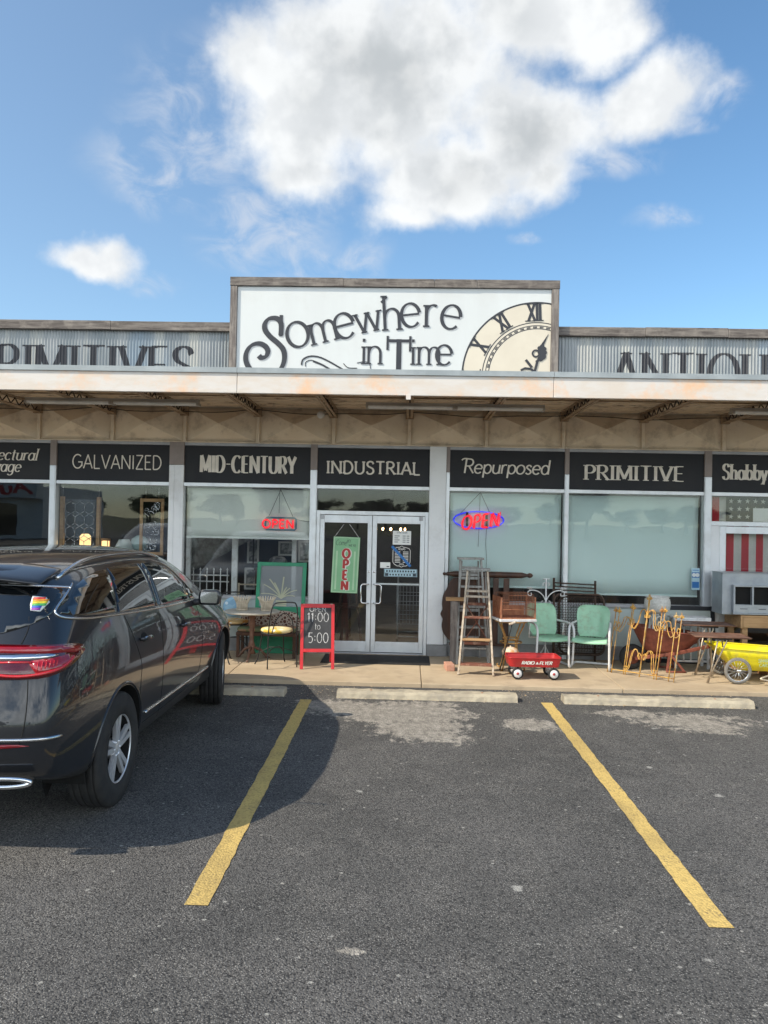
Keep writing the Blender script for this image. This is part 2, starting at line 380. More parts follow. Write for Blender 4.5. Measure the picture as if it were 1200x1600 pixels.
def glyph(mb, ch, to3, st, t=.004, x0=0., sc=1.):
    """draw one character; to3(x, y, depth) maps letter space (cap height 1) to 3D, depth > 0 = proud of the surface"""
    thick, thin, serif = st['thick'], st['thin'], st['serif']
    tl = st['tilt']
    def wfn(dx, dy):
        a = abs(dy * cos(tl) - dx * sin(tl)) if True else 0
        return thin + (thick - thin) * a ** 1.3
    adv, strokes = GLY[ch]
    def P(p):
        return (x0 + (p[0] * st['wx'] + p[1] * st['slant']) * sc, p[1] * sc)
    for sk in strokes:
        _k[0] = (_k[0] + 1) % 6; d = t * (1 + .12 * _k[0])
        closed = len(sk) > 8 and hypot(sk[0][0] - sk[-1][0], sk[0][1] - sk[-1][1]) < 1e-6
        pts = [P(p) for p in (sk[:-1] if closed else sk)]
        ribbon(mb, pts, lambda a, b: wfn(a, b) * sc, to3, 0, d, closed)
        if serif and not closed:
            for (e, nb) in ((sk[0], sk[1]), (sk[-1], sk[-2])):
                if ch in 'CGSOQce0s' : break
                dy = e[1] - nb[1]
                if abs(dy) > .6 * hypot(dy, e[0] - nb[0]) and (min(abs(e[1]), abs(e[1] - 1), abs(e[1] - XH), abs(e[1] + .3)) < .02):
                    th = thin * .9; yy = e[1] + (-th / 2 if dy > 0 else th / 2)
                    ext = serif + thick * .5; _k[0] = (_k[0] + 1) % 6
                    ribbon(mb, [P((e[0] - ext / st['wx'], yy)), P((e[0] + ext / st['wx'], yy))], lambda a, b: th * sc, to3, 0, t * (1.75 + .1 * _k[0]))
    return adv * st['wx'] * sc
def text(mb, txt, x, z, h, st, y=0., width=None, t=.004, center=False, conv=None):
    """text standing on a facade that faces -y"""
    w = text_w(txt, st) * h; kx = 1.
    if width: kx = width / w; w = width
    if center: x -= w / 2
    cx = 0.
    for c in txt:
        x0 = cx
        f = (lambda u, v, d, x0=x0: (x + (x0 + u) * h * kx, y - d, z + v * h)) if conv is None else (lambda u, v, d, x0=x0: conv(x + (x0 + u) * h * kx, z + v * h, d))
        glyph(mb, c, f, st, t)
        cx += GLY[c][0] * st['wx'] + st['space']
    return w
def slice_mesh(o, axis, step, lo, hi):
    bm = bmesh.new(); bm.from_mesh(o.data); x = lo
    no = [0, 0, 0]; no[axis] = 1
    while x < hi:
        co = [0, 0, 0]; co[axis] = x
        bmesh.ops.bisect_plane(bm, geom=bm.verts[:] + bm.edges[:] + bm.faces[:], dist=1e-6, plane_co=co, plane_no=no)
        x += step
    bm.to_mesh(o.data); bm.free()
# ------------------------------------------------------------------ shared materials
M = {}
M['alu'] = pm('anodised aluminium', (.72, .75, .77), (.63, .66, .69), 3, .38, .55, .0006, 40, stretch=(1, 1, .2), dirt=(.38, .37, .35), dirtscale=5, dirtamt=.25)
M['alu_dark'] = pm('weathered aluminium', (.42, .43, .45), (.34, .35, .37), 4, .5, .4)
M['taupe'] = pm('taupe mullion paint', (.30, .26, .245), (.26, .225, .21), 4, .65)
M['white_panel'] = pm('white pier panel', (.74, .76, .77), (.68, .70, .72), 1.6, .42, .1, dirt=(.45, .44, .42), dirtscale=3, dirtamt=.3)
M['beige'] = pm('beige header panel', (.80, .69, .545), (.75, .635, .49), 2.5, .75, bump=.002, bscale=30, dirt=(.20, .13, .08), dirtscale=4, dirtamt=.35)
M['deck'] = pm('tan roof deck', (.72, .59, .44), (.62, .50, .36), 3, .75, stretch=(.3, 2, 1), dirt=(.12, .07, .04), dirtscale=5, dirtamt=.6)
M['joist'] = pm('brown steel joist', (.42, .31, .21), (.30, .21, .13), 6, .7, .1, dirt=(.08, .05, .03), dirtscale=9, dirtamt=.5)
M['web'] = pm('dark brown steel rod', (.07, .045, .028), (.045, .03, .02), 6, .7)
M['fascia'] = pm('peeling white fascia', (.62, .55, .48), (.64, .60, .56), 4, .7, lo=.4, hi=.6, stretch=(.6, 1, 1.6), bump=.002, bscale=14, dirt=(.74, .47, .29), dirtscale=1.9, dirtamt=.95)
M['flash'] = pm('grey metal flashing', (.36, .39, .40), (.28, .31, .32), 3, .5, .3)
M['black_panel'] = pm('black sign vinyl', (.017, .019, .024), (.023, .025, .030), 2.2, .6, spec=.35, dirt=(.03, .03, .03), dirtscale=3, dirtamt=.4)
M['cream'] = pm('cream lettering', (.80, .76, .68), (.70, .66, .58), 8, .6)
M['sign_black'] = pm('black sign lettering', (.022, .024, .032), (.03, .032, .04), 8, .5)
M['sign_white'] = pm('white sign panel', (.62, .645, .64), (.595, .615, .61), 1.2, .45, dirt=(.52, .51, .48), dirtscale=1.6, dirtamt=.22, stretch=(2, 1, .3))
M['sign_shadow'] = pm('pale grey letter outline', (.60, .60, .60), None, 8, .5)
M['clock'] = pm('cream clock face', (.66, .60, .49), (.62, .56, .455), 2, .5)
M['greywood'] = pm('weathered grey wood', (.20, .175, .155), (.095, .08, .072), 5, .85, stretch=(.6, 6, 6), bump=.004, bscale=24, dirt=(.33, .29, .25), dirtscale=6, dirtamt=.4)
M['greywood_v'] = pm('weathered grey wood upright', (.24, .215, .195), (.13, .11, .10), 5, .85, stretch=(6, 6, .6), bump=.004, bscale=24, dirt=(.34, .30, .26), dirtscale=6, dirtamt=.4)
M['concrete'] = pm('sidewalk concrete', (.46, .365, .25), (.385, .30, .20), 1.1, .88, bump=.0025, bscale=80, dirt=(.27, .21, .145), dirtscale=2.6, dirtamt=.55)
M['stop'] = pm('wheel stop concrete', (.44, .385, .285), (.32, .28, .21), 7, .9, bump=.006, bscale=60, dirt=(.22, .20, .17), dirtscale=9, dirtamt=.5)
M['kneewall'] = pm('grey green knee wall', (.46, .53, .52), (.41, .48, .47), 1.5, .5, dirt=(.26, .27, .26), dirtscale=3, dirtamt=.3)
M['curb'] = pm('grey base curb', (.27, .27, .27), (.20, .20, .20), 4, .85, bump=.003)
def blind_mat(name, c1, c2):
    m, g, b = newmat(name); t = m.node_tree; co = g.n('ShaderNodeTexCoord').outputs['Object']
    c = g.mix(g.ss(g.noise(co, .8, 3, .5), .35, .65), c1, c2)
    g.put(b.inputs['Base Color'], c); b.inputs['Roughness'].default_value = .85
    tr = g.n('ShaderNodeBsdfTranslucent'); g.put(tr.inputs[0], c)
    mx = g.n('ShaderNodeMixShader'); mx.inputs[0].default_value = .22
    t.links.new(b.outputs[0], mx.inputs[1]); t.links.new(tr.outputs[0], mx.inputs[2]); t.links.new(mx.outputs[0], t.nodes['Material Output'].inputs[0])
    return m
M['blind'] = blind_mat('pale grey green blind fabric', (.86, .90, .85), (.83, .87, .82))
M['blind2'] = blind_mat('pale blue green blind fabric', (.78, .92, .90), (.75, .89, .87))
M['glass'] = glassmat('window glass')
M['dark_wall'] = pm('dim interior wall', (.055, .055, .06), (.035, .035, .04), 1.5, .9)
M['floor_in'] = pm('interior floor', (.11, .09, .07), (.07, .06, .05), 2, .6)
M['ceil_in'] = pm('interior ceiling', (.22, .23, .24), (.18, .19, .20), 2, .9)
M['black'] = pm('black rubber', (.014, .014, .015), (.022, .022, .022), 20, .85, bump=.003, bscale=90)
M['blackmetal'] = pm('black wrought iron', (.018, .018, .02), (.03, .028, .026), 20, .5, .3)
M['white_paint'] = pm('white paint', (.72, .73, .73), (.62, .63, .63), 6, .5, dirt=(.42, .36, .30), dirtscale=12, dirtamt=.4)
M['tube_glass'] = pm('white lamp tube', (.75, .76, .74), None, 5, .3)
M['fixture'] = pm('grey lamp housing', (.42, .39, .35), (.34, .31, .27), 4, .5, .1)
M['roof'] = pm('grey roof felt', (.16, .16, .16), (.12, .12, .12), 3, .9)
M['brown'] = pm('brown carved wood', (.075, .032, .017), (.04, .017, .010), 4, .5, stretch=(3, 3, .6), bump=.002, bscale=30)
M['tanwood'] = pm('raw tan wood', (.44, .27, .13), (.33, .19, .085), 4, .7, stretch=(.7, 6, 6), bump=.002, bscale=30)
M['redwood'] = pm('worn red brown wood', (.21, .075, .045), (.13, .045, .028), 6, .7, dirt=(.42, .27, .18), dirtscale=9, dirtamt=.6)
M['paleladder'] = pm('worn pale wood', (.52, .45, .36), (.36, .28, .20), 8, .75, stretch=(6, 6, .8), dirt=(.22, .14, .09), dirtscale=14, dirtamt=.5)
M['grayladder'] = pm('grey weathered ladder wood', (.33, .33, .315), (.22, .215, .20), 7, .8, stretch=(6, 6, .8), bump=.002)
M['mint'] = pm('mint green enamel', (.32, .57, .39), (.29, .53, .355), 5, .38, dirt=(.26, .30, .18), dirtscale=16, dirtamt=.45)
M['rust'] = pm('rusty metal', (.40, .17, .09), (.27, .10, .055), 14, .85, .15, bump=.002, bscale=70, dirt=(.46, .25, .13), dirtscale=18, dirtamt=.5)
M['redrust'] = pm('faded red rusty steel', (.27, .08, .05), (.17, .05, .033), 9, .75, .1, bump=.0015, bscale=60, dirt=(.16, .05, .03), dirtscale=8, dirtamt=.6)
M['yellowrust'] = pm('rusty yellow iron', (.58, .34, .075), (.34, .14, .035), 22, .75, .05, lo=.42, hi=.6, dirt=(.55, .50, .28), dirtscale=11, dirtamt=.6)
M['wicker'] = pm('white wicker', (.66, .66, .63), (.50, .50, .47), 40, .8, bump=.004, bscale=120)
M['galv'] = pm('galvanised sheet steel', (.37, .40, .43), (.30, .33, .36), 6, .45, .55, dirt=(.42, .44, .44), dirtscale=5, dirtamt=.5)
M['yellow'] = pm('bright yellow plastic', (.78, .66, .014), (.70, .58, .012), 3, .45, dirt=(.46, .38, .10), dirtscale=9, dirtamt=.45)
M['red'] = pm('bright red paint', (.58, .012, .018), (.46, .010, .014), 6, .45, dirt=(.30, .012, .012), dirtscale=10, dirtamt=.35)
M['wagonred'] = pm('worn wagon red', (.42, .018, .02), (.32, .014, .014), 8, .5, dirt=(.22, .04, .03), dirtscale=9, dirtamt=.4)
M['chalk'] = pm('blackboard', (.035, .036, .04), (.055, .056, .06), 5, .8, lo=.4, hi=.7)
M['chalkwhite'] = pm('chalk', (.62, .62, .62), (.30, .30, .30), 60, .9)
M['green'] = pm('green painted wood', (.022, .235, .125), (.018, .20, .105), 6, .5, dirt=(.015, .13, .07), dirtscale=9, dirtamt=.3)
M['wovenpot'] = pm('cream cane', (.64, .55, .42), (.50, .42, .31), 20, .7)
M['tray'] = pm('brown tray top', (.17, .085, .055), (.12, .055, .035), 8, .5, dirt=(.28, .20, .15), dirtscale=14, dirtamt=.4)
M['chrome'] = pm('chrome', (.75, .76, .78), (.7, .71, .73), 3, .12, 1.)
M['dullsteel'] = pm('dull steel tube', (.50, .45, .36), (.36, .30, .23), 16, .45, .6, dirt=(.28, .15, .08), dirtscale=20, dirtamt=.4)

# ------------------------------------------------------------------ ground
def asphalt():
    m, g, b = newmat('worn asphalt'); co = g.n('ShaderNodeTexCoord').outputs['Object']
    big = g.noise(co, .55, 6, .6); mid = g.noise(co, 3.2, 6, .65); fine = g.noise(co, 95, 3, .7)
    base = g.mix(g.ss(big, .35, .65), (.072, .070, .067), (.106, .102, .098))
    base = g.mix(g.m('MULTIPLY', g.ss(mid, .45, .7), .55), base, (.118, .112, .104))
    # exposed stones of many sizes
    v1 = g.n('ShaderNodeTexVoronoi'); g.put(v1.inputs['Vector'], co); v1.inputs['Scale'].default_value = 115
    vr = g.sep(v1.outputs['Color'])[0]
    st = g.m('MULTIPLY', g.ss(vr, .50, .85), g.ss(v1.outputs['Distance'], .5, .15))
    base = g.mix(g.m('MULTIPLY', st, g.ss(mid, .25, .75, .35, .9)), base, (.42, .405, .38))
    base = g.mix(g.m('MULTIPLY', g.ss(vr, .45, .0), .85), base, (.014, .014, .015))
    v2 = g.n('ShaderNodeTexVoronoi'); g.put(v2.inputs['Vector'], co); v2.inputs['Scale'].default_value = 26
    sp = g.m('MULTIPLY', g.ss(g.sep(v2.outputs['Color'])[1], .95, .99), g.ss(g.m('ADD', v2.outputs['Distance'], g.m('MULTIPLY', g.m('SUBTRACT', fine, .5), .5)), .32, .18))
    base = g.mix(g.m('MULTIPLY', sp, .8), base, (.36, .35, .32))
    v3 = g.n('ShaderNodeTexVoronoi'); g.put(v3.inputs['Vector'], co); v3.inputs['Scale'].default_value = 2.1
    wob = g.noise(co, 22, 4, .6)
    sp3 = g.m('MULTIPLY', g.ss(g.sep(v3.outputs['Color'])[2], .70, .85), g.ss(g.m('ADD', v3.outputs['Distance'], g.m('MULTIPLY', g.m('SUBTRACT', wob, .5), .22)), .085, .04))
    base = g.mix(g.m('MULTIPLY', sp3, .7), base, (.40, .39, .36))
    # pale worn patches where cars drip and tyres stop, in front of the wheel stops
    X, Y, Z = g.sep(co)
    n5 = g.noise(co, 1.6, 8, .68); n6 = g.noise(g.scale(co, 1.25, .8, 1), 9, 10, .8)
    acc = None
    for cx, cy, rx, ry in ((-.05, 8.35, 1.0, .75), (.2, 7.75, .62, .7), (3.0, 8.3, .75, .5), (-.75, 8.6, .6, .4), (1.3, 8.0, .4, .3), (2.4, 8.6, .5, .25), (-.25, 3.72, .10, .05), (5.8, 8.3, .8, .5)):
        dx = g.m('DIVIDE', g.m('SUBTRACT', X, cx), rx); dy = g.m('DIVIDE', g.m('SUBTRACT', Y, cy), ry)
        f = g.m('SUBTRACT', 1.0, g.m('SQRT', g.m('ADD', g.m('MULTIPLY', dx, dx), g.m('MULTIPLY', dy, dy))))
        acc = f if acc is None else g.m('MAXIMUM', acc, f)
    pt = g.ss(g.m('ADD', g.m('ADD', acc, g.m('MULTIPLY', g.m('SUBTRACT', n5, .5), 1.6)), g.m('MULTIPLY', g.m('SUBTRACT', n6, .5), 2.3)), .16, .44)
    base = g.mix(g.m('MULTIPLY', pt, g.m('ADD', .5, g.m('MULTIPLY', g.ss(vr, .2, .8), .42))), base, g.mix(g.ss(n6, .4, .65), (.25, .228, .195), (.47, .43, .375)))
    # dark oil stains and hairline cracks
    oil = g.ss(g.noise(g.scale(co, 1, .7, 1, (3, 1, 0)), .9, 5, .6), .62, .75)
    base = g.mix(g.m('MULTIPLY', oil, .45), base, (.028, .027, .027))
    g.put(b.inputs['Base Color'], base); b.inputs['Roughness'].default_value = .86; b.inputs['Specular IOR Level'].default_value = .35
    bp = g.n('ShaderNodeBump'); bp.inputs['Distance'].default_value = .009; bp.inputs['Strength'].default_value = .9
    g.put(bp.inputs['Height'], g.m('ADD', g.m('MULTIPLY', v1.outputs['Distance'], -.7), g.m('MULTIPLY', fine, .6))); g.put(b.inputs['Normal'], bp.outputs[0])
    return m
M['asphalt'] = asphalt()
def stripe_mat():
    m, g, b = newmat('worn yellow road paint'); co = g.n('ShaderNodeTexCoord').outputs['Object']
    v1 = g.n('ShaderNodeTexVoronoi'); g.put(v1.inputs['Vector'], co); v1.inputs['Scale'].default_value = 75
    wear = g.m('ADD', g.m('MULTIPLY', g.noise(co, 3, 6, .65), .9), g.m('MULTIPLY', g.noise(co, 60, 3, .7), .7))
    dirt = g.ss(g.noise(g.scale(co, 1, .5, 1), 1.1, 5, .6), .45, .68)
    c = g.mix(dirt, (.58, .41, .13), (.38, .27, .095))
    c = g.mix(g.ss(g.sep(v1.outputs['Color'])[0], .5, .1, 0, .35), c, (.20, .14, .05))
    c = g.mix(g.ss(wear, .90, 1.06), c, (.085, .075, .06))
    g.put(b.inputs['Base Color'], c); b.inputs['Roughness'].default_value = .8
    bp = g.n('ShaderNodeBump'); bp.inputs['Distance'].default_value = .006
    g.put(bp.inputs['Height'], g.m('MULTIPLY', v1.outputs['Distance'], -.7)); g.put(b.inputs['Normal'], bp.outputs[0])
    return m
M['stripe'] = stripe_mat()
M['field'] = pm('grass and gravel', (.055, .07, .025), (.09, .09, .05), .3, .95)

mb = MB(); mb.box(-900, 900, -900, 900, -1.2, -.02); tag(mb.build('ground', M['field']), kind='structure')
mb = MB(); mb.box(-75, 75, -62, 9.63, -.4, 0); tag(mb.build('parking_lot', M['asphalt']), kind='structure')
mb = MB(); mb.box(-400, 400, -80, -66, -.3, .0); tag(mb.build('road', M['asphalt']), kind='structure')
# parking lines: irregular painted edges
def stripe(xa, ya, xb, yb, w):
    mb = MB(); n = 60; L = []; R = []
    for i in range(n + 1):
        t = i / n; x = xa + (xb - xa) * t; y = ya + (yb - ya) * t
        L.append((x - w / 2 + random.uniform(-.005, .005), y, .004)); R.append((x + w / 2 + random.uniform(-.005, .005), y, .004))
    mb.add(L + R, [(i, i + 1, n + 2 + i, n + 1 + i) for i in range(n)])
    return tag(mb.build('parking_line', M['stripe']), kind='structure')
stripe(-1.066, 4.10, -1.109, 8.83, .128)
stripe(1.628, 4.06, 1.604, 8.99, .122)
stripe(4.33, 4.05, 4.33, 9.0, .122); stripe(-3.80, 4.1, -3.86, 8.9, .125)
# sidewalk slabs with joints
mb = MB()
xs = [-14] + [-12 + 2.44 * i for i in range(11)] + [15]
for a, b in zip(xs[:-1], xs[1:]):
    mb.box(a + .004, b - .004, 9.64, 11.72, -.2, .05)
tag(mb.build('sidewalk', M['concrete'], bevel=.008), kind='structure')
# wheel stops
def stop(x0, x1, label):
    t = thing('wheel_stop', label, 'wheel stop', ((x0 + x1) / 2, 9.07, 0), 0, 'concrete wheel stops in front of the shop')
    L = (x1 - x0) / 2
    prof = [(-.115, 0), (-.10, .05), (-.075, .078), (.075, .078), (.10, .05), (.115, 0)]
    mb = MB(); n = 34
    def fn(u, v):
        i = min(int(v * 5 + .001), 5); p = prof[i]; x = -L + 2 * L * u
        j = random.uniform(-.005, .004)
        return (x, p[0] + j, max(p[1] + (j if p[1] > 0 else 0), 0))
    mb.grid(fn, n, 5, smooth=False)
    for sx in (-1, 1): mb.add([(sx * L, p[0], p[1]) for p in prof], [tuple(range(6))])
    mb.build('stop_block', M['stop'], t)
    for sx in (-.62, .62):
        MB().lathe([(.001, .0), (.013, 0), (.013, .004), (.001, .005)], (sx * L, 0, .078), seg=10).build('anchor_pin', M['rust'], t)
stop(-3.42, -1.376, 'worn concrete wheel stop in front of the black car')
stop(-.778, 1.274, 'worn concrete wheel stop between the two yellow lines')
stop(1.80, 3.92, 'worn concrete wheel stop in front of the yellow scrollwork fence')

# ------------------------------------------------------------------ the shop building (y is measured from the glass plane, negative towards the lot)
FY = 11.7
bld = thing('storefront_building', 'single storey shop front with metal canopy, glass windows and corrugated parapet', 'building', (0, FY, 0))
B0, B1 = -10.6, 10.6
ZS, ZG0, ZG1 = .87, .87, 2.485
bays = [(-7.2, -5.385), (-5.29, -3.58), (-3.36, -1.465), (-1.366, .303), (.60, 2.285), (2.35, 4.315), (4.42, 6.3), (6.4, 8.3), (8.4, 10.3), (-9.2, -7.3)]
mull = [(-5.385, -5.29), (-1.465, -1.366), (2.285, 2.35), (4.315, 4.42), (6.3, 6.4), (8.3, 8.4), (-7.3, -7.2), (-9.3, -9.2)]
# mullions: an aluminium bar with a flat back bar, painted taupe at the top
for a, b in mull:
    t = MB(); t.box(a, b, -.07, .06, .05, 2.76); t.box(a + .012, b - .012, -.078, -.0701, .06, 2.75)
    o = t.build('mullion', M['alu'], bld, bevel=.003)
    t = MB(); t.box(a, b, -.07, .06, 2.763, 3.14); t.build('mullion_top', M['taupe'], o, bevel=.003)
t = MB(); t.box(-3.58, -3.36, -.07, .06, .05, 2.80); t.box(-3.575, -3.50, -.078, -.0701, .06, 2.79); o = t.build('pier', M['white_panel'], bld, bevel=.004)
t = MB(); t.box(-3.58, -3.36, -.07, .06, 2.803, 3.14); t.build('mullion_top', M['taupe'], o, bevel=.003)
t = MB(); t.box(.303, .545, -.085, .06, .22, 3.135); t.box(.307, .541, -.089, -.0851, .225, 2.30); o = t.build('pier', M['white_panel'], bld, bevel=.004)
t = MB(); t.box(.549, .60, -.06, .06, .22, 2.76); t.build('mullion', M['alu'], o, bevel=.003)
t = MB(); t.box(.549, .60, -.06, .06, 2.763, 3.135); t.build('mullion_top', M['taupe'], o, bevel=.003)
t = MB(); t.box(.303, .60, -.10, .06, .05, .216); t.build('pier_base', M['curb'], o, bevel=.004)
# head trim, rail and glass for each bay
for (a, b) in bays:
    door = abs(a + 1.366) < .01
    t = MB(); t.box(a, b, -.05, .05, 3.095, 3.138); t.build('window_head', M['alu_dark'], bld, bevel=.003)
    t = MB(); t.box(a, b, -.055, .05, 2.487, 2.54); t.build('window_rail', M['alu'], bld, bevel=.003)
    if door:
        MB().box(a + .001, b - .001, .02, .026, 2.165, 2.486).build('transom_pane', M['glass'], bld)
    elif a in (4.42,):
        t = MB(); t.box(a, b, -.06, .05, 2.05, 2.115); t.build('window_rail', M['alu'], bld, bevel=.003)
        MB().box(a + .001, b - .001, .02, .026, 2.116, 2.486).build('transom_pane', M['glass'], bld)
        t = MB(); t.box(a, a + .13, -.055, .05, .05, 2.048); t.build('pier', M['white_panel'], bld, bevel=.003)
        t = MB()
        t.box(4.553, 4.64, -.05, .04, .06, 2.045); t.box(6.2, 6.297, -.05, .04, .06, 2.045); t.box(4.6402, 6.1998, -.048, .038, 1.94, 2.043); t.box(4.6402, 6.1998, -.048, .038, .06, .30)
        t.build('side_door_frame', M['alu'], bld, bevel=.004)
        MB().box(4.641, 6.199, .01, .016, .301, 1.939).build('window_pane', M['glass'], bld)
    else:
        MB().box(a + .001, b - .001, .02, .026, ZG0 + .001, 2.486).build('window_pane', M['glass'], bld)
        t = MB(); t.box(a, b, -.06, .10, .825, .869); t.build('window_sill', M['alu_dark'], bld, bevel=.003)
        t = MB(); t.box(a, b, -.02, .08, .251, .824); t.build('knee_wall', M['kneewall'], bld)
        t = MB(); t.box(a, b, -.05, .08, .05, .25); t.build('base_curb', M['curb'], bld, bevel=.006)
# door frame and the pair of doors
t = MB(); t.box(-1.364, -1.312, -.05, .05, .05, 2.165); t.box(.250, .301, -.05, .05, .05, 2.165); t.box(-1.3119, .2499, -.048, .048, 2.105, 2.163)
t.build('door_frame', M['alu'], bld, bevel=.004)
t = MB(); t.box(-1.311, .249, -.06, .05, .051, .072); t.build('threshold', M['alu_dark'], bld, bevel=.004)
dlx = [(-1.309, -.535), (-.527, .247)]
for i, (a, b) in enumerate(dlx):
    t = MB(); s_ = .065
    t.box(a, a + s_, -.035, .012, .078, 2.10); t.box(b - s_, b, -.035, .012, .078, 2.10)
    t.box(a + s_ + .0002, b - s_ - .0002, -.033, .010, 1.985, 2.098); t.box(a + s_ + .0002, b - s_ - .0002, -.033, .010, .08, .232)
    o = t.build('door', M['alu'], bld, bevel=.004)
    MB().box(a + s_ + .001, b - s_ - .001, -.012, -.006, .233, 1.984).build('door_pane', M['glass'], o)
    hx = b - .035 if i == 0 else a + .035
    sx = -1 if i == 0 else 1
    hx0 = hx
    t = MB(); t.tube([(hx0, -.035, 1.085), (hx0, -.075, 1.085), (hx0 + sx * .03, -.095, 1.085), (hx0 + sx * .085, -.10, 1.085), (hx0 + sx * .108, -.10, 1.06), (hx0 + sx * .108, -.10, .83), (hx0 + sx * .085, -.10, .805), (hx0 + sx * .03, -.095, .805), (hx0, -.075, .805), (hx0, -.035, .805)], .0125, 10)
    t.build('door_handle', M['chrome'], o)
    t = MB(); t.lathe([(.001, -.006), (.016, -.006), (.018, 0)], (hx0, -.035, 1.27), 'y', 14); t.build('lock', M['chrome'], o)
    t = MB(); t.box(a + (.012 if i == 0 else .69), a + (.06 if i == 0 else .745), -.052, -.0352, 2.035, 2.095); t.build('hinge', M['alu_dark'], o, bevel=.004)
    if i == 1:
        t = MB(); t.box(a + s_ + .002, b - s_ - .002, -.004, .02, 1.075, 1.10); t.build('push_bar', M['alu'], o, bevel=.003)
# header of folded pyramid panels between battens
bat = [-10.1, -8.98, -7.85, -6.72, -5.587, -4.464, -3.367, -2.266, -1.134, -.008, 1.13, 2.262, 3.424, 4.597, 5.75, 6.9, 8.05, 9.2, 10.35]
for x in bat:
    MB().box(x - .024, x + .024, -.045, .05, 3.145, 3.70).build('header_batten', M['beige'], bld, bevel=.003)
z0, z1 = 3.155, 3.675
for a, b in zip(bat[:-1], bat[1:]):
    a += .0245; b -= .0245; c = (a + b) / 2; zc = (z0 + z1) / 2 - .005; d = -.24
    t = MB(); t.add([(a, 0, z0), (b, 0, z0), (b, 0, z1), (a, 0, z1), (c, d, zc)], [(0, 1, 4), (1, 2, 4), (2, 3, 4), (3, 0, 4)])
    t.build('header_panel', M['beige'], bld, fix=False)
MB().box(B0, B1, .0, .14, 3.14, 3.80).build('header_wall', M['beige'], bld)
MB().box(B0, B1, -.06, -.0001, 3.139, 3.154).build('header_sill', M['beige'], bld)
# canopy: ribbed deck, open web joists, peeling fascia with a metal flashing
cy0 = 9.2 - FY
t = MB(); k = int(2.44 / .152)
ys = [cy0 + .06 + i * .152 for i in range(17)]
for i, y in enumerate(ys[:-1]):
    y2 = min(ys[i + 1], -.02)
    if y2 <= y: break
    t.box(B0, B1, y, y + .075, 3.675, 3.74); t.box(B0, B1, y + .0751, y2 - .0001, 3.690, 3.74)
t.build('canopy_deck', M['deck'], bld, bevel=.004)
for x in bat:
    t = MB()
    for sx in (-1, 1): t.bar((x + sx * .028, cy0 + .07, 3.555), (x + sx * .028, -.01, 3.555), .038, .012); t.bar((x + sx * .028, cy0 + .07, 3.668), (x + sx * .028, -.01, 3.668), .038, .012)
    o = t.build('roof_joist', M['joist'], bld, bevel=.002)
    t = MB(); n = 20; pts = []
    for i in range(n + 1): pts.append((x, cy0 + .1 + (2.34) * i / n, 3.565 if i % 2 else 3.66))
    for p, q in zip(pts[:-1], pts[1:]): t.tube([p, q], .009, 6)
    t.build('joist_web', M['web'], o)
    MB().box(x - .06, x + .06, -.10, -.046, 3.535, 3.672).build('joist_bracket', M['joist'], o)
segs = [(B0, -6.3), (-6.296, -2.05), (-2.046, 1.66), (1.664, 6.2), (6.204, B1)]
for a, b in segs:
    o = MB().box(a, b, cy0, cy0 + .05, 3.497, 3.742).build('canopy_fascia', M['fascia'], bld, bevel=.006)
    t = MB(); t.box(a, b, cy0 - .012, cy0 + .14, 3.743, 3.752); t.box(a, b, cy0 - .020, cy0 - .0121, 3.735, 3.797); t.box(a, b, cy0 - .012, cy0 + .14, 3.785, 3.797)
    t.build('flashing', M['flash'], o)
MB().box(-.055, .0, cy0 - .006, cy0 - .0001, 3.45, 3.50).build('hanger_strap', M['fascia'], bld)
MB().box(B0, B1, cy0 + .141, .10, 3.742, 3.80).build('canopy_roof', M['roof'], bld)
# conduit and wires under the deck
t = MB(); t.tube([(B0, -1.35, 3.645), (-3, -1.35, 3.64), (0, -1.35, 3.645), (B1, -1.35, 3.64)], .011, 8); t.build('conduit', M['joist'], bld)
t = MB(); pts = []
for i in range(160):
    x = B0 + (B1 - B0) * i / 159; pts.append((x, -.22, 3.62 - .05 * abs(sin(x * 1.37)) ** .7 + .01 * sin(x * 5)))
t.tube(pts, .006, 6); t.build('cable', M['blackmetal'], bld)
# parapet of corrugated steel under a grey cap board
def corr_mat():
    m, g, b = newmat('corrugated galvanised steel'); co = g.n('ShaderNodeTexCoord').outputs['Object']
    s1 = g.scale(co, 1.4, 1, .28)
    c = g.mix(g.ss(g.noise(s1, 2.2, 4, .6), .38, .62), (.33, .345, .35), (.22, .245, .26))
    c = g.mix(g.ss(g.noise(g.scale(co, 2.2, 1, .15, (4, 0, 0)), 1.7, 3, .5), .5, .68), c, (.42, .42, .39))
    X, Y, Z = g.sep(co)
    top = g.ss(Z, 4.35, 4.80)
    r = g.m('MULTIPLY', g.ss(g.noise(g.scale(co, 1.6, 1, .10, (9, 0, 3)), 2.0, 5, .6), .60, .72), top)
    c = g.mix(g.m('MULTIPLY', r, .8), c, (.38, .22, .10))
    r2 = g.ss(g.noise(g.scale(co, 1.0, 1, .12, (2, 0, 7)), 1.3, 3, .5), .56, .66)
    c = g.mix(g.m('MULTIPLY', r2, .5), c, (.22, .30, .38))
    g.put(b.inputs['Base Color'], c); b.inputs['Metallic'].default_value = .35; b.inputs['Roughness'].default_value = .48
    return m
M['corr'] = corr_mat()
PIT = .0465; AMP = .008
def corr_y(x): return -.012 - AMP * cos(2 * pi * x / PIT)
for a, b in ((B0, -2.70), (2.15, B1)):
    t = MB(); n = int((b - a) / PIT * 6)
    t.grid(lambda u, v: (a + (b - a) * u, corr_y(a + (b - a) * u), 3.80 + 1.025 * v), n, 1)
    t.build('parapet_sheet', M['corr'], bld, fix=False)
t = MB(); t.box(B0, B1, .012, .22, 3.80, 4.80); t.build('parapet_wall', M['greywood'], bld)
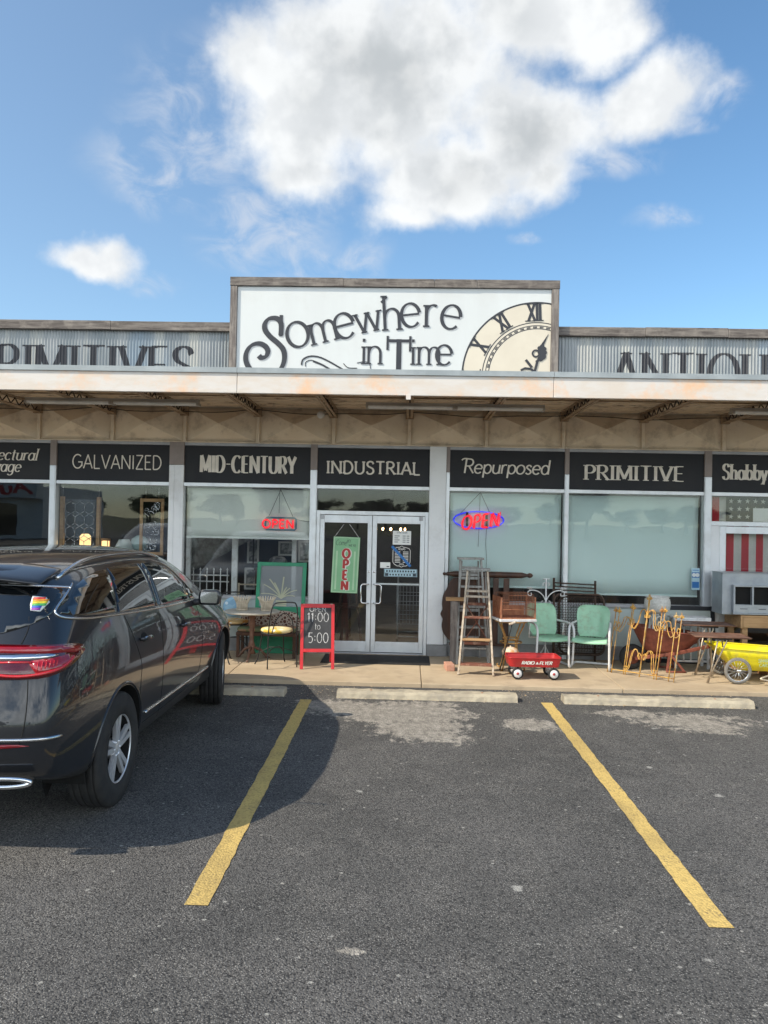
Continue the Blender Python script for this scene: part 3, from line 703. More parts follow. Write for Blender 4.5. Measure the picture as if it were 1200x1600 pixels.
for a, b in ((B0, -7.4), (-7.397, -4.51), (-4.507, -2.71), (2.155, 3.42), (3.423, 4.62), (4.623, 8.0), (8.003, B1)):
    dz = random.uniform(-.004, .004)
    MB().box(a, b, -.085 + random.uniform(-.004, .004), .24, 4.805 + dz, 4.937 + dz).build('cap_board', M['greywood'], bld, bevel=.005)
# painted names on the corrugated sheets: real paint layer that follows the ribs
def paint(txt, x, z, h, width, name):
    st = style(thick=.20, thin=.045, serif=.09, space=.10, wx=1.12)
    t = MB(); text(t, txt, x, z, h, st, width=width, t=.001)
    t.v = [(v[0], 0., v[2]) for v in t.v]
    # keep only the front faces
    me_v = t.v; fs = []; ms = []; sm = []
    for f, mi, s_ in zip(t.f, t.mi, t.sm):
        P = [Vector(me_v[i]) for i in f]
        ar = sum(((P[i] - P[0]).cross(P[i + 1] - P[0])).y for i in range(1, len(P) - 1))
        if abs(ar) > 1e-7: fs.append(f); ms.append(0); sm.append(False)
    half = []
    seen = set()
    for f in fs:
        key = tuple(sorted((round(me_v[i][0], 5), round(me_v[i][2], 5)) for i in f))
        if key in seen: continue
        seen.add(key); half.append(f)
    t.f = half; t.mi = [0] * len(half); t.sm = [False] * len(half)
    o = t.build(name, M['sign_black'], bld, fix=False)
    slice_mesh(o, 0, PIT / 6, x - .3, x + width + .3)
    # two overlapping strokes never share a plane: each stroke island gets its own tiny step
    bm = bmesh.new(); bm.from_mesh(o.data); bm.verts.ensure_lookup_table()
    left = set(bm.verts); k = 0
    while left:
        s0 = left.pop(); stack = [s0]; isl = [s0]
        while stack:
            v = stack.pop()
            for e in v.link_edges:
                w = e.other_vert(v)
                if w in left: left.discard(w); stack.append(w); isl.append(w)
        k += 1
        for v in isl: v.co.y = corr_y(v.co.x) - .0015 - .0004 * (k % 7)
    bm.to_mesh(o.data); bm.free()
    return o
paint('PRIMITIVES', -6.63, 4.01, .565, 3.37, 'painted_name')
paint('ANTIQUES', 2.98, 4.01, .565, 2.92, 'painted_name')
# side and back walls, roof, interior shell
D_IN = 7.0
t = MB(); t.box(B0 - .2, B0, -.05, D_IN + .2, -.2, 4.78); t.box(B1, B1 + .2, -.05, D_IN + .2, -.2, 4.78); t.box(B0, B1, D_IN, D_IN + .2, -.2, 4.78)
t.build('outer_wall', M['beige'], bld)
MB().box(B0, B1, .225, D_IN - .001, 3.90, 4.05).build('roof', M['roof'], bld)
MB().box(B0, B1, .145, D_IN - .002, 3.25, 3.30).build('ceiling', M['ceil_in'], bld)
MB().box(B0, B1, .101, D_IN - .002, -.1, .06).build('shop_floor', M['floor_in'], bld)
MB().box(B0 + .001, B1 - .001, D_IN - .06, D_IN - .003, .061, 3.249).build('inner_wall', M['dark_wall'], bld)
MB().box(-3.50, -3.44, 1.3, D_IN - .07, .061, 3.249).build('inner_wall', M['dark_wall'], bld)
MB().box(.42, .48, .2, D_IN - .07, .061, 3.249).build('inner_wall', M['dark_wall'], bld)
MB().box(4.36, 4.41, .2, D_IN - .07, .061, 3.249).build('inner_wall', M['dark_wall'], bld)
# ------------------------------------------------------------------ black transom signs, one per bay
def transom(a, b, label, words, draw):
    t = thing('transom_sign', label, 'sign', ((a + b) / 2, FY, 2.54), 0, 'black name signs above the shop windows')
    w = (b - a) / 2
    MB().box(-w + .002, w - .002, -.035, -.020, .001, .553).build('sign_panel', M['black_panel'], t)
    if draw:
        m = MB(); draw(m, (a + b) / 2); m.build('lettering', M['cream'], t, fix=False)
    return t
YL = -.0351
def D1(txt, x0, x1, z, h, st):
    def f(m, c): text(m, txt, x0 - c, z - 2.54, h, st, y=YL, width=x1 - x0, t=.003)
    return f
def arch(m, c):
    st = style(thick=.115, thin=.05, serif=.04, space=.045, wx=.86, slant=.2)
    for txt, x1, z, h, w in (('Architectural', -5.60, 2.83, .175, 1.14), ('Salvage', -5.85, 2.655, .175, .66)):
        text(m, txt, x1 - w - c, z - 2.54, h, st, y=YL, width=w, t=.003)
transom(-7.2, -5.385, 'black sign with cream italic letters in two lines, cut off at the left edge', 'Architectural Salvage', arch)
transom(-5.29, -3.58, 'black sign reading GALVANIZED in thin cream capitals', '', D1('GALVANIZED', -5.06, -3.705, 2.725, .205, style(thick=.085, space=.07, wx=1.0)))
transom(-3.36, -1.465, 'black sign reading MID-CENTURY in heavy cream art deco capitals', '', D1('MID-CENTURY', -3.12, -1.69, 2.70, .25, style(thick=.26, thin=.055, space=.10, wx=.92)))
transom(-1.366, .303, 'black sign over the double doors reading INDUSTRIAL in wide cream capitals', '', D1('INDUSTRIAL', -1.23, .165, 2.715, .185, style(thick=.17, thin=.12, serif=.04, space=.13, wx=1.15)))
def rep(m, c):
    st = style(thick=.105, thin=.085, space=.015, wx=.92, slant=.12)
    text(m, 'Repurposed', .80 - c, 2.755 - 2.54, .21, st, y=YL, width=1.26, t=.003)
    ribbon(m, spl([(.775 - c, .405), (.80 - c, .425), (.84 - c, .43), (.92 - c, .42)]), lambda a, b: .019, lambda u, v, d: (u, YL - d, v), 0, .0045)
transom(.60, 2.285, 'black sign reading Repurposed in cream handwritten script', '', rep)
transom(2.35, 4.315, 'black sign with widely spaced cream serif capitals, right of the script sign', '', D1('PRIMITIVE', 2.58, 4.03, 2.69, .215, style(thick=.165, thin=.06, serif=.075, space=.10, wx=.95)))
transom(4.42, 6.3, 'black sign reading Shabby in condensed cream serif letters at the right edge', '', D1('Shabby Chic', 4.585, 5.70, 2.73, .225, style(thick=.15, thin=.05, serif=.03, space=.05, wx=.62)))
for a, b in ((6.4, 8.3), (8.4, 10.3), (-9.2, -7.3)):
    MB().box(a + .002, b - .002, -.035, -.020, 2.541, 3.093).build('transom_panel', M['black_panel'], bld, loc=(0, 0, 0))

# ------------------------------------------------------------------ big roof sign
SY = 11.55
sg = thing('shop_sign', 'large white sign reading Somewhere in Time with half a clock face, framed in grey wood', 'sign', (-.275, SY, 3.80))
ox = .275; oz = -3.80
MB().box(-2.59 + ox, 2.03 + ox, .002, .03, .0, 1.655).build('sign_board', M['sign_white'], sg)
MB().box(-2.59 + ox, 2.03 + ox, .031, .13, .0, 1.655).build('sign_backing', M['greywood'], sg)
fx = [-2.70, -1.02, .32, .94, 2.15]
for a, b in zip(fx[:-1], fx[1:]):
    dz = random.uniform(-.006, .006)
    MB().box(a + ox, b + ox - .003, -.035 + random.uniform(-.003, .003), .14, 1.66, 1.785 + dz).build('frame_board', M['greywood'], sg, bevel=.004)
for a, b in ((-2.695, -2.594), (2.034, 2.14)):
    MB().box(a + ox, b + ox, -.028, .138, .0, 1.657).build('frame_board', M['greywood_v'], sg, bevel=.004)
def at_sign(x, z): return x + ox, z + oz
st_s = style(thick=.092, thin=.045, serif=.045, space=.04, wx=1.0, tilt=.25)
def word_part(m, items, st, t, dy=0., dxz=(0, 0)):
    for ch, x, z, h, rot in items:
        px, pz = at_sign(x + dxz[0], z + dxz[1]); c, s_ = cos(radians(rot)), sin(radians(rot))
        glyph(m, ch, lambda u, v, d: (px + (u * c - v * s_) * h, dy - d, pz + (u * s_ + v * c) * h), st, t)
H = .525
L1 = [('o', -1.815, 4.525, .60, 15), ('m', -1.475, 4.585, .50, 15), ('e', -1.115, 4.665, .60, 15), ('w', -.80, 4.765, .47, 12),
      ('h', -.435, 4.82, .515, 4), ('e', -.16, 4.865, .56, 7), ('r', .165, 4.885, .52, 0), ('e', .385, 4.885, .57, -9)]
L2 = [('i', -.745, 4.325, .42, 0), ('n', -.665, 4.327, .42, 0), ('i', -.02, 4.325, .42, 0), ('m', .075, 4.327, .42, 0), ('e', .345, 4.330, .47, 0)]
def S_path():
    P = [(-1.905, 4.735), (-1.905, 4.90), (-1.955, 4.975), (-2.03, 4.99), (-2.105, 4.965), (-2.15, 4.89), (-2.135, 4.80), (-2.06, 4.71), (-1.95, 4.62), (-1.87, 4.53),
         (-1.845, 4.42), (-1.865, 4.30), (-1.93, 4.20), (-2.05, 4.12), (-2.20, 4.11), (-2.33, 4.20), (-2.41, 4.33), (-2.415, 4.46), (-2.35, 4.57), (-2.24, 4.61), (-2.14, 4.575), (-2.095, 4.50), (-2.12, 4.42), (-2.19, 4.40), (-2.225, 4.43)]
    return [at_sign(p[0] - .03, p[1]) for p in spl(P, 6)]
sp = S_path()
def sign_words(m, t, off, stx):
    d = off
    to = lambda u, v, dd: (u + d[0], -dd, v + d[1])
    n = len(sp)
    ribbon(m, sp, lambda a, b: .046 + .034 * abs(b * .8 - a * .6), to, 0, t * 1.3)
    ribbon(m, [at_sign(-1.935, 5.035), at_sign(-1.935, 4.72)], lambda a, b: .05, to, 0, t * 1.15)
    word_part(m, L1, stx, t, 0, off); word_part(m, L2, stx, t, 0, off)
    ribbon(m, [at_sign(-.188, 3.81), at_sign(-.188, 4.70)], lambda a, b: .075, to, 0, t * 1.05)
    ribbon(m, [at_sign(-.37, 4.675), at_sign(-.01, 4.675)], lambda a, b: .045, to, 0, t * 1.2)
    ribbon(m, [at_sign(-.355, 4.54), at_sign(-.355, 4.745)], lambda a, b: .035, to, 0, t * 1.35)
    ribbon(m, [at_sign(-.022, 4.52), at_sign(-.022, 4.745)], lambda a, b: .035, to, 0, t * 1.35)
    ribbon(m, [at_sign(-.46, 5.235), at_sign(-.385, 5.325)], lambda a, b: .035, to, 0, t * 1.4)
m = MB(); sign_words(m, .0015, (.011, -.011), st_s); m.build('letter_outline', M['sign_shadow'], sg, fix=False)
m = MB(); sign_words(m, .005, (0, 0), st_s)
to = lambda u, v, dd: (u, -dd, v)
for pts, w in (([(-1.62, 4.30), (-1.60, 4.38), (-1.50, 4.43), (-1.36, 4.42), (-1.2, 4.35), (-1.0, 4.24), (-.8, 4.14)], .022), ([(-1.45, 4.36), (-1.3, 4.30), (-1.1, 4.18)], .026), ([(-1.56, 4.28), (-1.56, 4.34), (-1.49, 4.375), (-1.40, 4.35)], .010),
               ([(-1.0, 4.33), (-.93, 4.27), (-.80, 4.265)], .012), ([(-.80, 4.34), (-.70, 4.36), (-.62, 4.34), (-.60, 4.26)], .010)):
    ribbon(m, [at_sign(*p) for p in spl(pts)], lambda a, b: w, to, 0, .006)
m.build('lettering', M['sign_black'], sg, fix=False)
# clock face, cut by the right and lower edge of the board
cx, cz = at_sign(1.835, 4.172); R = 1.10; XR = 2.028 + ox
def clip_poly(r0, r1, a0=0, a1=360, n=120):
    out = []
    return out
def ring(m, r0, r1, depth, z_min=.005, n=160):
    """annulus between r0 and r1 as thin slab, clipped to the board"""
    def P(r, a): return (min(cx + r * cos(a), XR), max(cz + r * sin(a), z_min))
    for i in range(n):
        a, b = 2 * pi * i / n, 2 * pi * (i + 1) / n
        q = [P(r0, a), P(r1, a), P(r1, b), P(r0, b)]
        ar = abs(sum(q[k][0] * q[(k + 1) % 4][1] - q[(k + 1) % 4][0] * q[k][1] for k in range(4)))
        if ar < 1e-6: continue
        m.add([(p[0], -depth, p[1]) for p in q], [(0, 1, 2, 3)])
m = MB(); ring(m, .001, R, .0015); face = m.build('clock_face', M['clock'], sg, fix=False)
m = MB(); ring(m, R - .024, R, .003); ring(m, .79, .803, .003); ring(m, .745, .757, .003); ring(m, .70, .712, .003)
for i in range(0, 240):
    a = 2 * pi * i / 240; x, z = cx + .728 * cos(a), cz + .728 * sin(a)
    if x < XR - .02 and z > .03 and i % 5 != 0:
        d = Vector((cos(a), 0, sin(a))); q = Vector((-sin(a), 0, cos(a))); c = Vector((x, -.0035, z))
        if i % 5 in (1, 2, 3):
            m.add([c - d * .012 - q * .0075, c + d * .012 - q * .0075, c + d * .012 + q * .0075, c - d * .012 + q * .0075], [(0, 1, 2, 3)])
stn = style(thick=.15, thin=.055, serif=.10, space=.02, wx=.62)
for txt, deg in (('XII', 93), ('XI', 123), ('X', 152), ('IX', 181)):
    h = .262; w = text_w(txt, stn) * h
    for_x = -w / 2; a = radians(deg); up = (cos(a), sin(a)); rt = (sin(a), -cos(a)); x0 = 0.
    for ch in txt:
        def f(u, v, d, x0=x0):
            lx = for_x + (x0 + u) * h; ly = .818 + v * h
            return (cx + rt[0] * lx + up[0] * ly, -.002 - d, cz + rt[1] * lx + up[1] * ly)
        glyph(m, ch, f, stn, .003); x0 += GLY[ch][0] * stn['wx'] + stn['space']
m.build('clock_numerals', M['sign_black'], sg, fix=False)
m = MB()
def AS(pts): return [at_sign(*p) for p in pts]
def disc(c, r, d, n=22):
    q = at_sign(*c); m.prism([(q[0] + r * cos(2 * pi * k / n), q[1] + r * sin(2 * pi * k / n)) for k in range(n)], -.004, -.004 - d)
m.prism(AS([(1.995, 4.805), (1.925, 4.62), (1.885, 4.64)]), -.004, -.0080)
for c, r, d in (((1.905, 4.615), .035, .0042), ((1.865, 4.595), .028, .0045), ((1.94, 4.585), .028, .0048), ((1.90, 4.545), .062, .0051), ((1.945, 4.53), .032, .0054), ((1.915, 4.475), .05, .0057), ((1.885, 4.44), .04, .0060), ((1.83, 4.40), .018, .0063)): disc(c, r, d)
q = at_sign(1.815, 4.515); r = .048; ribbon(m, [(q[0] + r * cos(2 * pi * i / 24), q[1] + r * sin(2 * pi * i / 24)) for i in range(24)], lambda a, b: .024, to, .004, .0109, True)
ribbon(m, AS([(1.87, 4.46), (1.84, 4.40), (1.815, 4.30), (1.80, 4.25)]), lambda a, b: .036, to, .004, .0112)
ribbon(m, AS([(1.67, 4.42), (1.76, 4.31)]), lambda a, b: .036, to, .004, .0115)
ribbon(m, AS([(1.60, 4.265), (1.66, 4.295), (1.74, 4.29), (1.80, 4.25)]), lambda a, b: .03, to, .004, .0118)
m.build('clock_hand', M['sign_black'], sg, fix=False)

# ------------------------------------------------------------------ blinds behind the glass
def blind(x0, x1, z0, mat, label):
    t = thing('window_blind', label, 'blind', ((x0 + x1) / 2, FY + .10, z0), 0, 'roller blinds inside the shop windows')
    w = (x1 - x0) / 2; h = 2.46 - z0
    MB().grid(lambda u, v: (-w + 2 * w * u, .004 * sin(u * 9) * (1 - v), .03 + (h - .03) * v), 24, 6).build('blind_fabric', mat, t, solid=.002)
    MB().box(-w, w, -.012, .012, 0, .03).build('bottom_bar', mat, t, bevel=.004)
    MB().lathe([(.001, -w), (.03, -w), (.03, w), (.001, w)], (0, .03, h), 'x', 16).build('roller', M['alu_dark'], t)
blind(-3.345, -1.48, 1.712, M['blind'], 'pale grey roller blind half lowered behind the red and teal OPEN sign')
blind(.62, 2.27, 1.063, M['blind2'], 'pale blue green roller blind behind the oval neon OPEN sign')
blind(2.37, 4.29, .985, M['blind2'], 'pale blue green roller blind in the second window right of the doors')

# ------------------------------------------------------------------ neon signs
M['neon_red'] = emit('lit red neon', (1.0, .02, .04), .42)
M['neon_blue'] = emit('lit blue neon', (.03, .05, 1.0), .38)
M['neon_teal'] = pm('unlit teal tube', (.03, .24, .34), (.025, .20, .29), 5, .35)
def neon_letters(m, txt, x, z, h, w, slant, r):
    st = style(thick=.1, space=.14, wx=.9, slant=slant); W_ = text_w(txt, st) * h; kx = w / W_; cx_ = 0.
    for ch in txt:
        for sk in GLY[ch][1]:
            pts = [(x + (cx_ + p[0] * st['wx'] + p[1] * slant) * h * kx, -.02, z + p[1] * h) for p in sk]
            cl = len(pts) > 8 and (Vector(pts[0]) - Vector(pts[-1])).length < 1e-5
            m.tube(pts[:-1] if cl else pts, r, 8, closed=cl)
        cx_ += GLY[ch][0] * st['wx'] + st['space']
t = thing('neon_sign', 'red OPEN neon sign in a teal rectangular border hanging before the half lowered blind', 'neon sign', (-1.93, FY + .05, 1.86))
m = MB(); neon_letters(m, 'OPEN', -.255, .03, .115, .47, 0, .012); neon_letters(m, 'OPEN', -.262, .022, .13, .485, 0, .0085); m.build('letter_tube', M['neon_red'], t)
m = MB(); m.tube([(-.19, 0, 0), (.23, 0, 0), (.25, 0, .02), (.25, 0, .16), (.23, 0, .18), (-.19, 0, .18), (-.21, 0, .16), (-.21, 0, .02)], .013, 8, closed=True); m.build('border_tube', M['neon_teal'], t)
m = MB()
for x in (-.17, .21): m.tube([(x, 0, .18), (.01, 0, .60)], .0035, 6)
m.tube([(.01, 0, .60), (.01, 0, .625)], .0035, 6); m.tube([(-.01, 0, .25), (-.005, 0, .58)], .003, 6); m.tube([(.25, 0, .16), (.35, 0, .14), (.45, 0, .13)], .003, 6); m.build('cord', M['blackmetal'], t)
t = thing('neon_sign', 'red OPEN neon sign inside a blue oval tube hanging in the window', 'neon sign', (1.045, FY + .05, 1.92))
m = MB(); neon_letters(m, 'OPEN', -.265, .03, .19, .55, .12, .012); neon_letters(m, 'OPEN', -.25, .018, .215, .56, .12, .007)
for i, v in enumerate(m.v): m.v[i] = (v[0], v[1], v[2] + (v[0]) * .12)
m.build('letter_tube', M['neon_red'], t)
m = MB(); m.tube([(.37 * cos(2 * pi * i / 48), 0, .145 + .125 * sin(2 * pi * i / 48)) for i in range(48)], .011, 8, closed=True); m.build('border_tube', M['neon_blue'], t)
m = MB(); m.tube([(-.29, 0, .22), (.02, 0, .555)], .0035, 6); m.tube([(.16, 0, .26), (.02, 0, .555)], .0035, 6); m.tube([(.015, 0, .555), (.01, 0, .1), (.0, 0, -.25)], .003, 6); m.tube([(.12, 0, .02), (.11, 0, -.2), (.13, 0, -.45), (.12, 0, -.62)], .003, 6); m.box(-.19, -.155, -.015, -.005, .05, .26); m.box(.10, .135, -.015, -.005, .02, .24); m.build('cord', M['blackmetal'], t)

# ------------------------------------------------------------------ things on the doors
t = thing('hanging_sign', 'tall green tin sign reading Come in OPEN hanging on the left door', 'sign', (-.93, FY - .045, .945), 0)
M['sgreen'] = pm('pale green enamel', (.22, .46, .25), (.20, .42, .23), 3, .4); M['sgreen2'] = pm('light green stripe', (.42, .62, .40), None, 3, .4)
M['sred'] = pm('sign red', (.42, .035, .03), (.36, .03, .027), 5, .45); M['swhite'] = pm('sign white', (.74, .73, .68), None, 5, .5)
tilt = .014
def sl(m):
    for i, v in enumerate(m.v): m.v[i] = (v[0] + v[2] * .035, v[1], v[2] - v[0] * .02)
    return m
sl(MB().box(-.2, .195, -.008, .0, 0, .83)).build('sign_plate', M['sgreen'], t, bevel=.006)
m = MB()
for a, b in ((-.195, -.178), (.172, .19)): m.box(a, b, -.0095, -.0081, .01, .82)
m.box(-.176, .170, -.0095, -.0081, .006, .018); m.box(-.176, .170, -.0095, -.0081, .812, .824)
for a, b in ((-.15, -.125), (.115, .14)): m.box(a, b, -.0095, -.0081, .05, .62)
sl(m).build('sign_stripe', M['sgreen2'], t)
m = MB(); m2 = MB(); stO = style(thick=.30, thin=.22, space=.0, wx=.95); stW = style(thick=.46, thin=.38, space=0, wx=.95)
for i, ch in enumerate('OPEN'):
    z = .52 - i * .158
    text(m2, ch, .006, z - .004, .128, stW, y=-.0082, center=True, t=.001); text(m, ch, .0, z, .128, stO, y=-.0105, center=True, t=.001)
sl(m2).build('letter_outline', M['swhite'], t, fix=False); sl(m).build('lettering', M['sred'], t, fix=False)
m = MB(); stc = style(thick=.085, thin=.05, space=.05, wx=.95, slant=.2)
text(m, 'Come', -.165, .705, .08, stc, y=-.0082, t=.001, width=.165); text(m, 'in', -.005, .745, .07, stc, y=-.0082, t=.001); text(m, "WE'RE", .03, .69, .032, style(thick=.12, space=.12), y=-.0082, t=.001)
sl(m).build('small_lettering', M['sign_black'], t, fix=False)
m = MB(); m.tube([(-.165, -.006, .82), (-.02, .0, 1.02)], .004, 6); m.tube([(.205, -.006, .82), (.06, 0, 1.02)], .004, 6); m.build('hanging_cord', M['chalkwhite'], t)
M['paper'] = pm('white paper', (.74, .76, .74), (.70, .72, .70), 4, .7); M['ink'] = pm('dark ink', (.05, .07, .09), None, 4, .7); M['bluetape'] = pm('blue tape', (.03, .17, .46), (.025, .15, .42), 7, .6); M['paleblue'] = pm('pale blue print', (.42, .60, .68), (.38, .55, .63), 5, .5)
t = thing('paper_notice', 'white paper notice of store hours taped inside the right door', 'notice', (-.09, FY - .016, 1.675))
MB().box(-.135, .135, -.001, 0, 0, .205).build('sheet', M['paper'], t)
m = MB(); text(m, 'STORE HOURS', 0, .168, .02, style(thick=.16, space=.12, wx=.9), y=-.001, center=True, t=.0006)
for i in range(4): m.box(-.11, -.035 - .02 * (i % 2), -.0018, -.0011, .125 - i * .03, .135 - i * .03); m.box(.01, .055, -.0018, -.0011, .125 - i * .03, .135 - i * .03); m.box(.07, .11, -.0018, -.0011, .125 - i * .03, .135 - i * .03)
m.build('print', M['ink'], t, fix=False)
t = thing('door_decal', 'black and white store hours decal crossed by blue tape', 'decal', (-.09, FY - .014, 1.335))
out = [(-.115, .05), (-.07, .02), (-.03, .02), (0, 0), (.03, .02), (.07, .02), (.115, .05), (.135, .08), (.135, .26), (.115, .29), (.07, .305), (.03, .31), (0, .33), (-.03, .31), (-.07, .305), (-.115, .29), (-.135, .26), (-.135, .08)]
MB().prism(out, -.001, 0).build('decal_plate', M['black_panel'], t)
m = MB(); ribbon(m, [(p[0] * .95, p[1] * .96 + .006) for p in out], lambda a, b: .008, lambda u, v, d: (u, -.001 - d, v), 0, .001, True)
for i in range(8): m.box(-.10, -.02, -.002, -.0011, .075 + i * .022, .085 + i * .022); m.box(.02, .10, -.002, -.0011, .075 + i * .022, .085 + i * .022)
text(m, 'HOURS', 0, .262, .026, style(thick=.16, space=.1), y=-.001, center=True, t=.0008); text(m, 'OPEN', 0, .04, .022, style(thick=.16, space=.1), y=-.001, center=True, t=.0008)
m.build('print', M['swhite'], t, fix=False)
MB().bar((-.145, -.004, .315), (.135, -.004, .02), .002, .038, up=(1, 0, 1)).build('tape', M['bluetape'], t)
t = thing('paper_card', 'small white card stuck low on the right door glass', 'card', (-.33, FY - .014, 1.325)); MB().box(-.075, .075, -.001, 0, 0, .085).build('card', M['paper'], t); m = MB(); m.box(.02, .06, -.002, -.0011, .015, .03); m.build('print', M['ink'], t)
t = thing('door_sticker', 'pale blue two row sticker strip below the taped decal', 'sticker', (-.10, FY - .014, 1.20))
MB().box(-.245, .245, -.001, 0, 0, .115).build('strip', M['paleblue'], t)
m = MB()
for a, b, c, d in ((-.235, .235, .053, .058), (-.24, -.235, .005, .11), (.235, .24, .005, .11), (-.24, .24, .003, .007), (-.24, .24, .108, .112), (-.23, -.18, .01, .05), (.18, .23, .01, .05)): m.box(a, b, -.0018, -.0011, c, d)
for i in range(11): m.box(-.215 + i * .04, -.19 + i * .04, -.0018, -.0011, .068, .095)
for i in range(8): m.box(-.165 + i * .042, -.14 + i * .042, -.0018, -.0011, .017, .042)
m.build('print', M['ink'], t)
t = thing('window_sticker', 'small blue and white sticker low in the second window right of the doors', 'sticker', (4.235, FY + .014, 1.10))
MB().box(-.06, .06, -.001, 0, 0, .32).build('strip', M['paleblue'], t); m = MB(); m.box(-.05, .05, -.002, -.0011, .03, .12); m.box(-.055, .055, -.002, -.0011, .18, .26); m.box(-.045, .045, -.002, -.0011, .285, .295); m.build('print', M['bluetape'], t)
m = MB(); m.lathe([(.001, 0), (.03, 0)], (-.025, -.0025, .22), 'y', 16); m.lathe([(.001, 0), (.03, 0)], (.025, -.0027, .22), 'y', 16); m.build('emblem', M['paper'], t)

# ------------------------------------------------------------------ canopy lamps
def strip(x0, x1, label):
    t = thing('strip_light', label, 'strip light', ((x0 + x1) / 2, 10.2, 3.49), 0, 'tube lamps under the canopy')
    L = (x1 - x0) / 2
    MB().box(-L, L, -.035, .035, .028, .068).build('lamp_housing', M['fixture'], t, bevel=.004)
    for sx in (-1, 1):
        for y in (-.045, .045): MB().lathe([(.001, -L / 2 + .01), (.017, -L / 2 + .01), (.019, -L / 2 + .04), (.019, L / 2 - .04), (.017, L / 2 - .01), (.001, L / 2 - .01)], (sx * L / 2, y, .012), 'x', 12).build('lamp_tube', M['tube_glass'], t)
    m = MB()
    for x in (-L, -.03, .0, L - .03): m.box(x, x + .03, -.072, .072, -.012, .0278)
    m.build('lamp_holder', M['fixture'], t, bevel=.003)
strip(-5.06, -2.757, 'long grey tube lamp under the canopy above the GALVANIZED sign')
strip(-.578, 1.729, 'long grey tube lamp under the canopy above the doors')
strip(4.10, 6.4, 'long grey tube lamp under the canopy at the right edge')
t = thing('flood_light', 'small round white flood light under the canopy deck', 'flood light', (-1.31, 11.45, 3.555))
MB().sphere((0, 0, 0), .055, seg=18).build('lamp_bulb', M['tube_glass'], t)
m = MB(); m.tube([(0, .0, .03), (.06, .06, .06), (.16, .12, .09)], .014, 8); m.lathe([(.03, 0), (.045, -.04), (.02, -.06)], (.02, .03, .04), 'z', 12); m.build('lamp_arm', M['fixture'], t)

# ------------------------------------------------------------------ inside the shop
M['tube_on'] = emit('lit ceiling tube', (1, .98, .93), 9.0)
for x, y0, y1, lb in ((-1.25, .9, 6.2, 'row of lit ceiling tubes inside, behind the left half of the transom'), (.10, 2.2, 6.4, 'row of lit ceiling tubes inside, behind the right half of the transom'), (-4.6, .7, 4.2, 'row of lit ceiling tubes behind the GALVANIZED window'), (1.5, .5, 4.0, 'unseen row of lit tubes added to backlight the blind behind the oval neon sign'), (3.3, .5, 4.0, 'unseen row of lit tubes added to backlight the blind in the second right window'), (-2.4, .5, 1.4, 'short unseen row of lit tubes added to backlight the half lowered blind')):  # the last three rows are unseen, added to light the blinds from behind
    t = thing('ceiling_light', lb, 'ceiling light', (x, FY, 3.16))
    y = y0
    while y < y1:
        MB().box(-.05, .05, y, y + .55, .05, .089).build('lamp_housing', M['fixture'], t); MB().lathe([(.001, y + .02), (.016, y + .02), (.016, y + .53), (.001, y + .53)], (0, 0, .03), 'y', 8).build('lamp_tube', M['tube_on'], t); y += .66
M['candle'] = emit('warm lit shade', (1.0, .62, .26), .9); M['bulb'] = emit('warm bulb', (1, .62, .28), 6)
M['frosted'] = pm('pale green glass', (.36, .50, .49), (.32, .45, .45), 5, .25); M['shade'] = pm('grey linen shade', (.44, .50, .48), (.40, .46, .44), 20, .8)
# display shelf behind the left windows
t = thing('display_shelf', 'low wooden display shelf just inside the left windows', 'shelf', (-5.3, FY + .75, .06))
m = MB(); m.box(-1.9, 1.7, -.3, .3, 1.34, 1.38); m.build('shelf_top', M['brown'], t, bevel=.004)
for x in (-1.85, -.6, .6, 1.62): MB().box(x, x + .05, -.28, .28, 0, 1.339).build('leg', M['brown'], t)
ZT = 1.44
t = thing('leaded_window', 'tall leaded glass window of honeycomb panes between brown posts', 'window frame', (-5.07, FY + .30, ZT + .003))
m = MB(); W_, H_ = .25, .82
def lat(a, b): m.tube([(a[0], 0, a[1]), (b[0], 0, b[1])], .005, 6)
for c in range(4):
    for r in range(4):
        x0 = -.22 + c * .147; zc = .12 + r * .19
        lat((x0, zc - .05), (x0, zc + .05))
        if c < 3: lat((x0, zc + .05), (x0 + .0735, zc + .095)); lat((x0 + .0735, zc + .095), (x0 + .147, zc + .05)); lat((x0, zc - .05), (x0 + .0735, zc - .095)); lat((x0 + .0735, zc - .095), (x0 + .147, zc - .05))
m.build('lead_came', M['chrome'], t)
MB().box(-.24, .24, .004, .007, 0, .82).build('glass', M['glass'], t)
for a in (-.30, .27): MB().box(a, a + .055, -.03, .03, 0, .86).build('post', M['tanwood'], t, bevel=.004)
m = MB(); m.tube([(-.27, 0, .86), (-.27, 0, 1.03)], .003); m.tube([(.295, 0, .86), (.295, 0, 1.03)], .003); m.build('hanging_chain', M['chrome'], t)
t = thing('stained_glass_panel', 'leaded scroll glass panel in a yellow oak frame hung behind the window', 'glass panel', (-3.945, FY + .30, 1.425))
m = MB()
m.box(-.185, -.14, -.015, .015, 0, .87); m.box(.14, .185, -.015, .015, 0, .87); m.box(-.1398, .1398, -.014, .014, 0, .05); m.box(-.1398, .1398, -.014, .014, .82, .87)
m.build('frame', M['tanwood'], t, bevel=.003)
MB().box(-.139, .139, .006, .009, .051, .819).build('glass', M['glass'], t)
m = MB(); rr = random.Random(3)
for i in range(26):
    c = (rr.uniform(-.1, .1), rr.uniform(.09, .78)); r = rr.uniform(.03, .075); a0 = rr.uniform(0, 6.3)
    pts = [(c[0] + r * (1 - .09 * k) * cos(a0 + k * .55), 0, c[1] + r * (1 - .09 * k) * sin(a0 + k * .55)) for k in range(9)]
    pts = [(max(min(p[0], .135), -.135), 0, max(min(p[2], .81), .06)) for p in pts]; m.tube(pts, .0045, 5)
m.build('lead_came', M['chrome'], t)
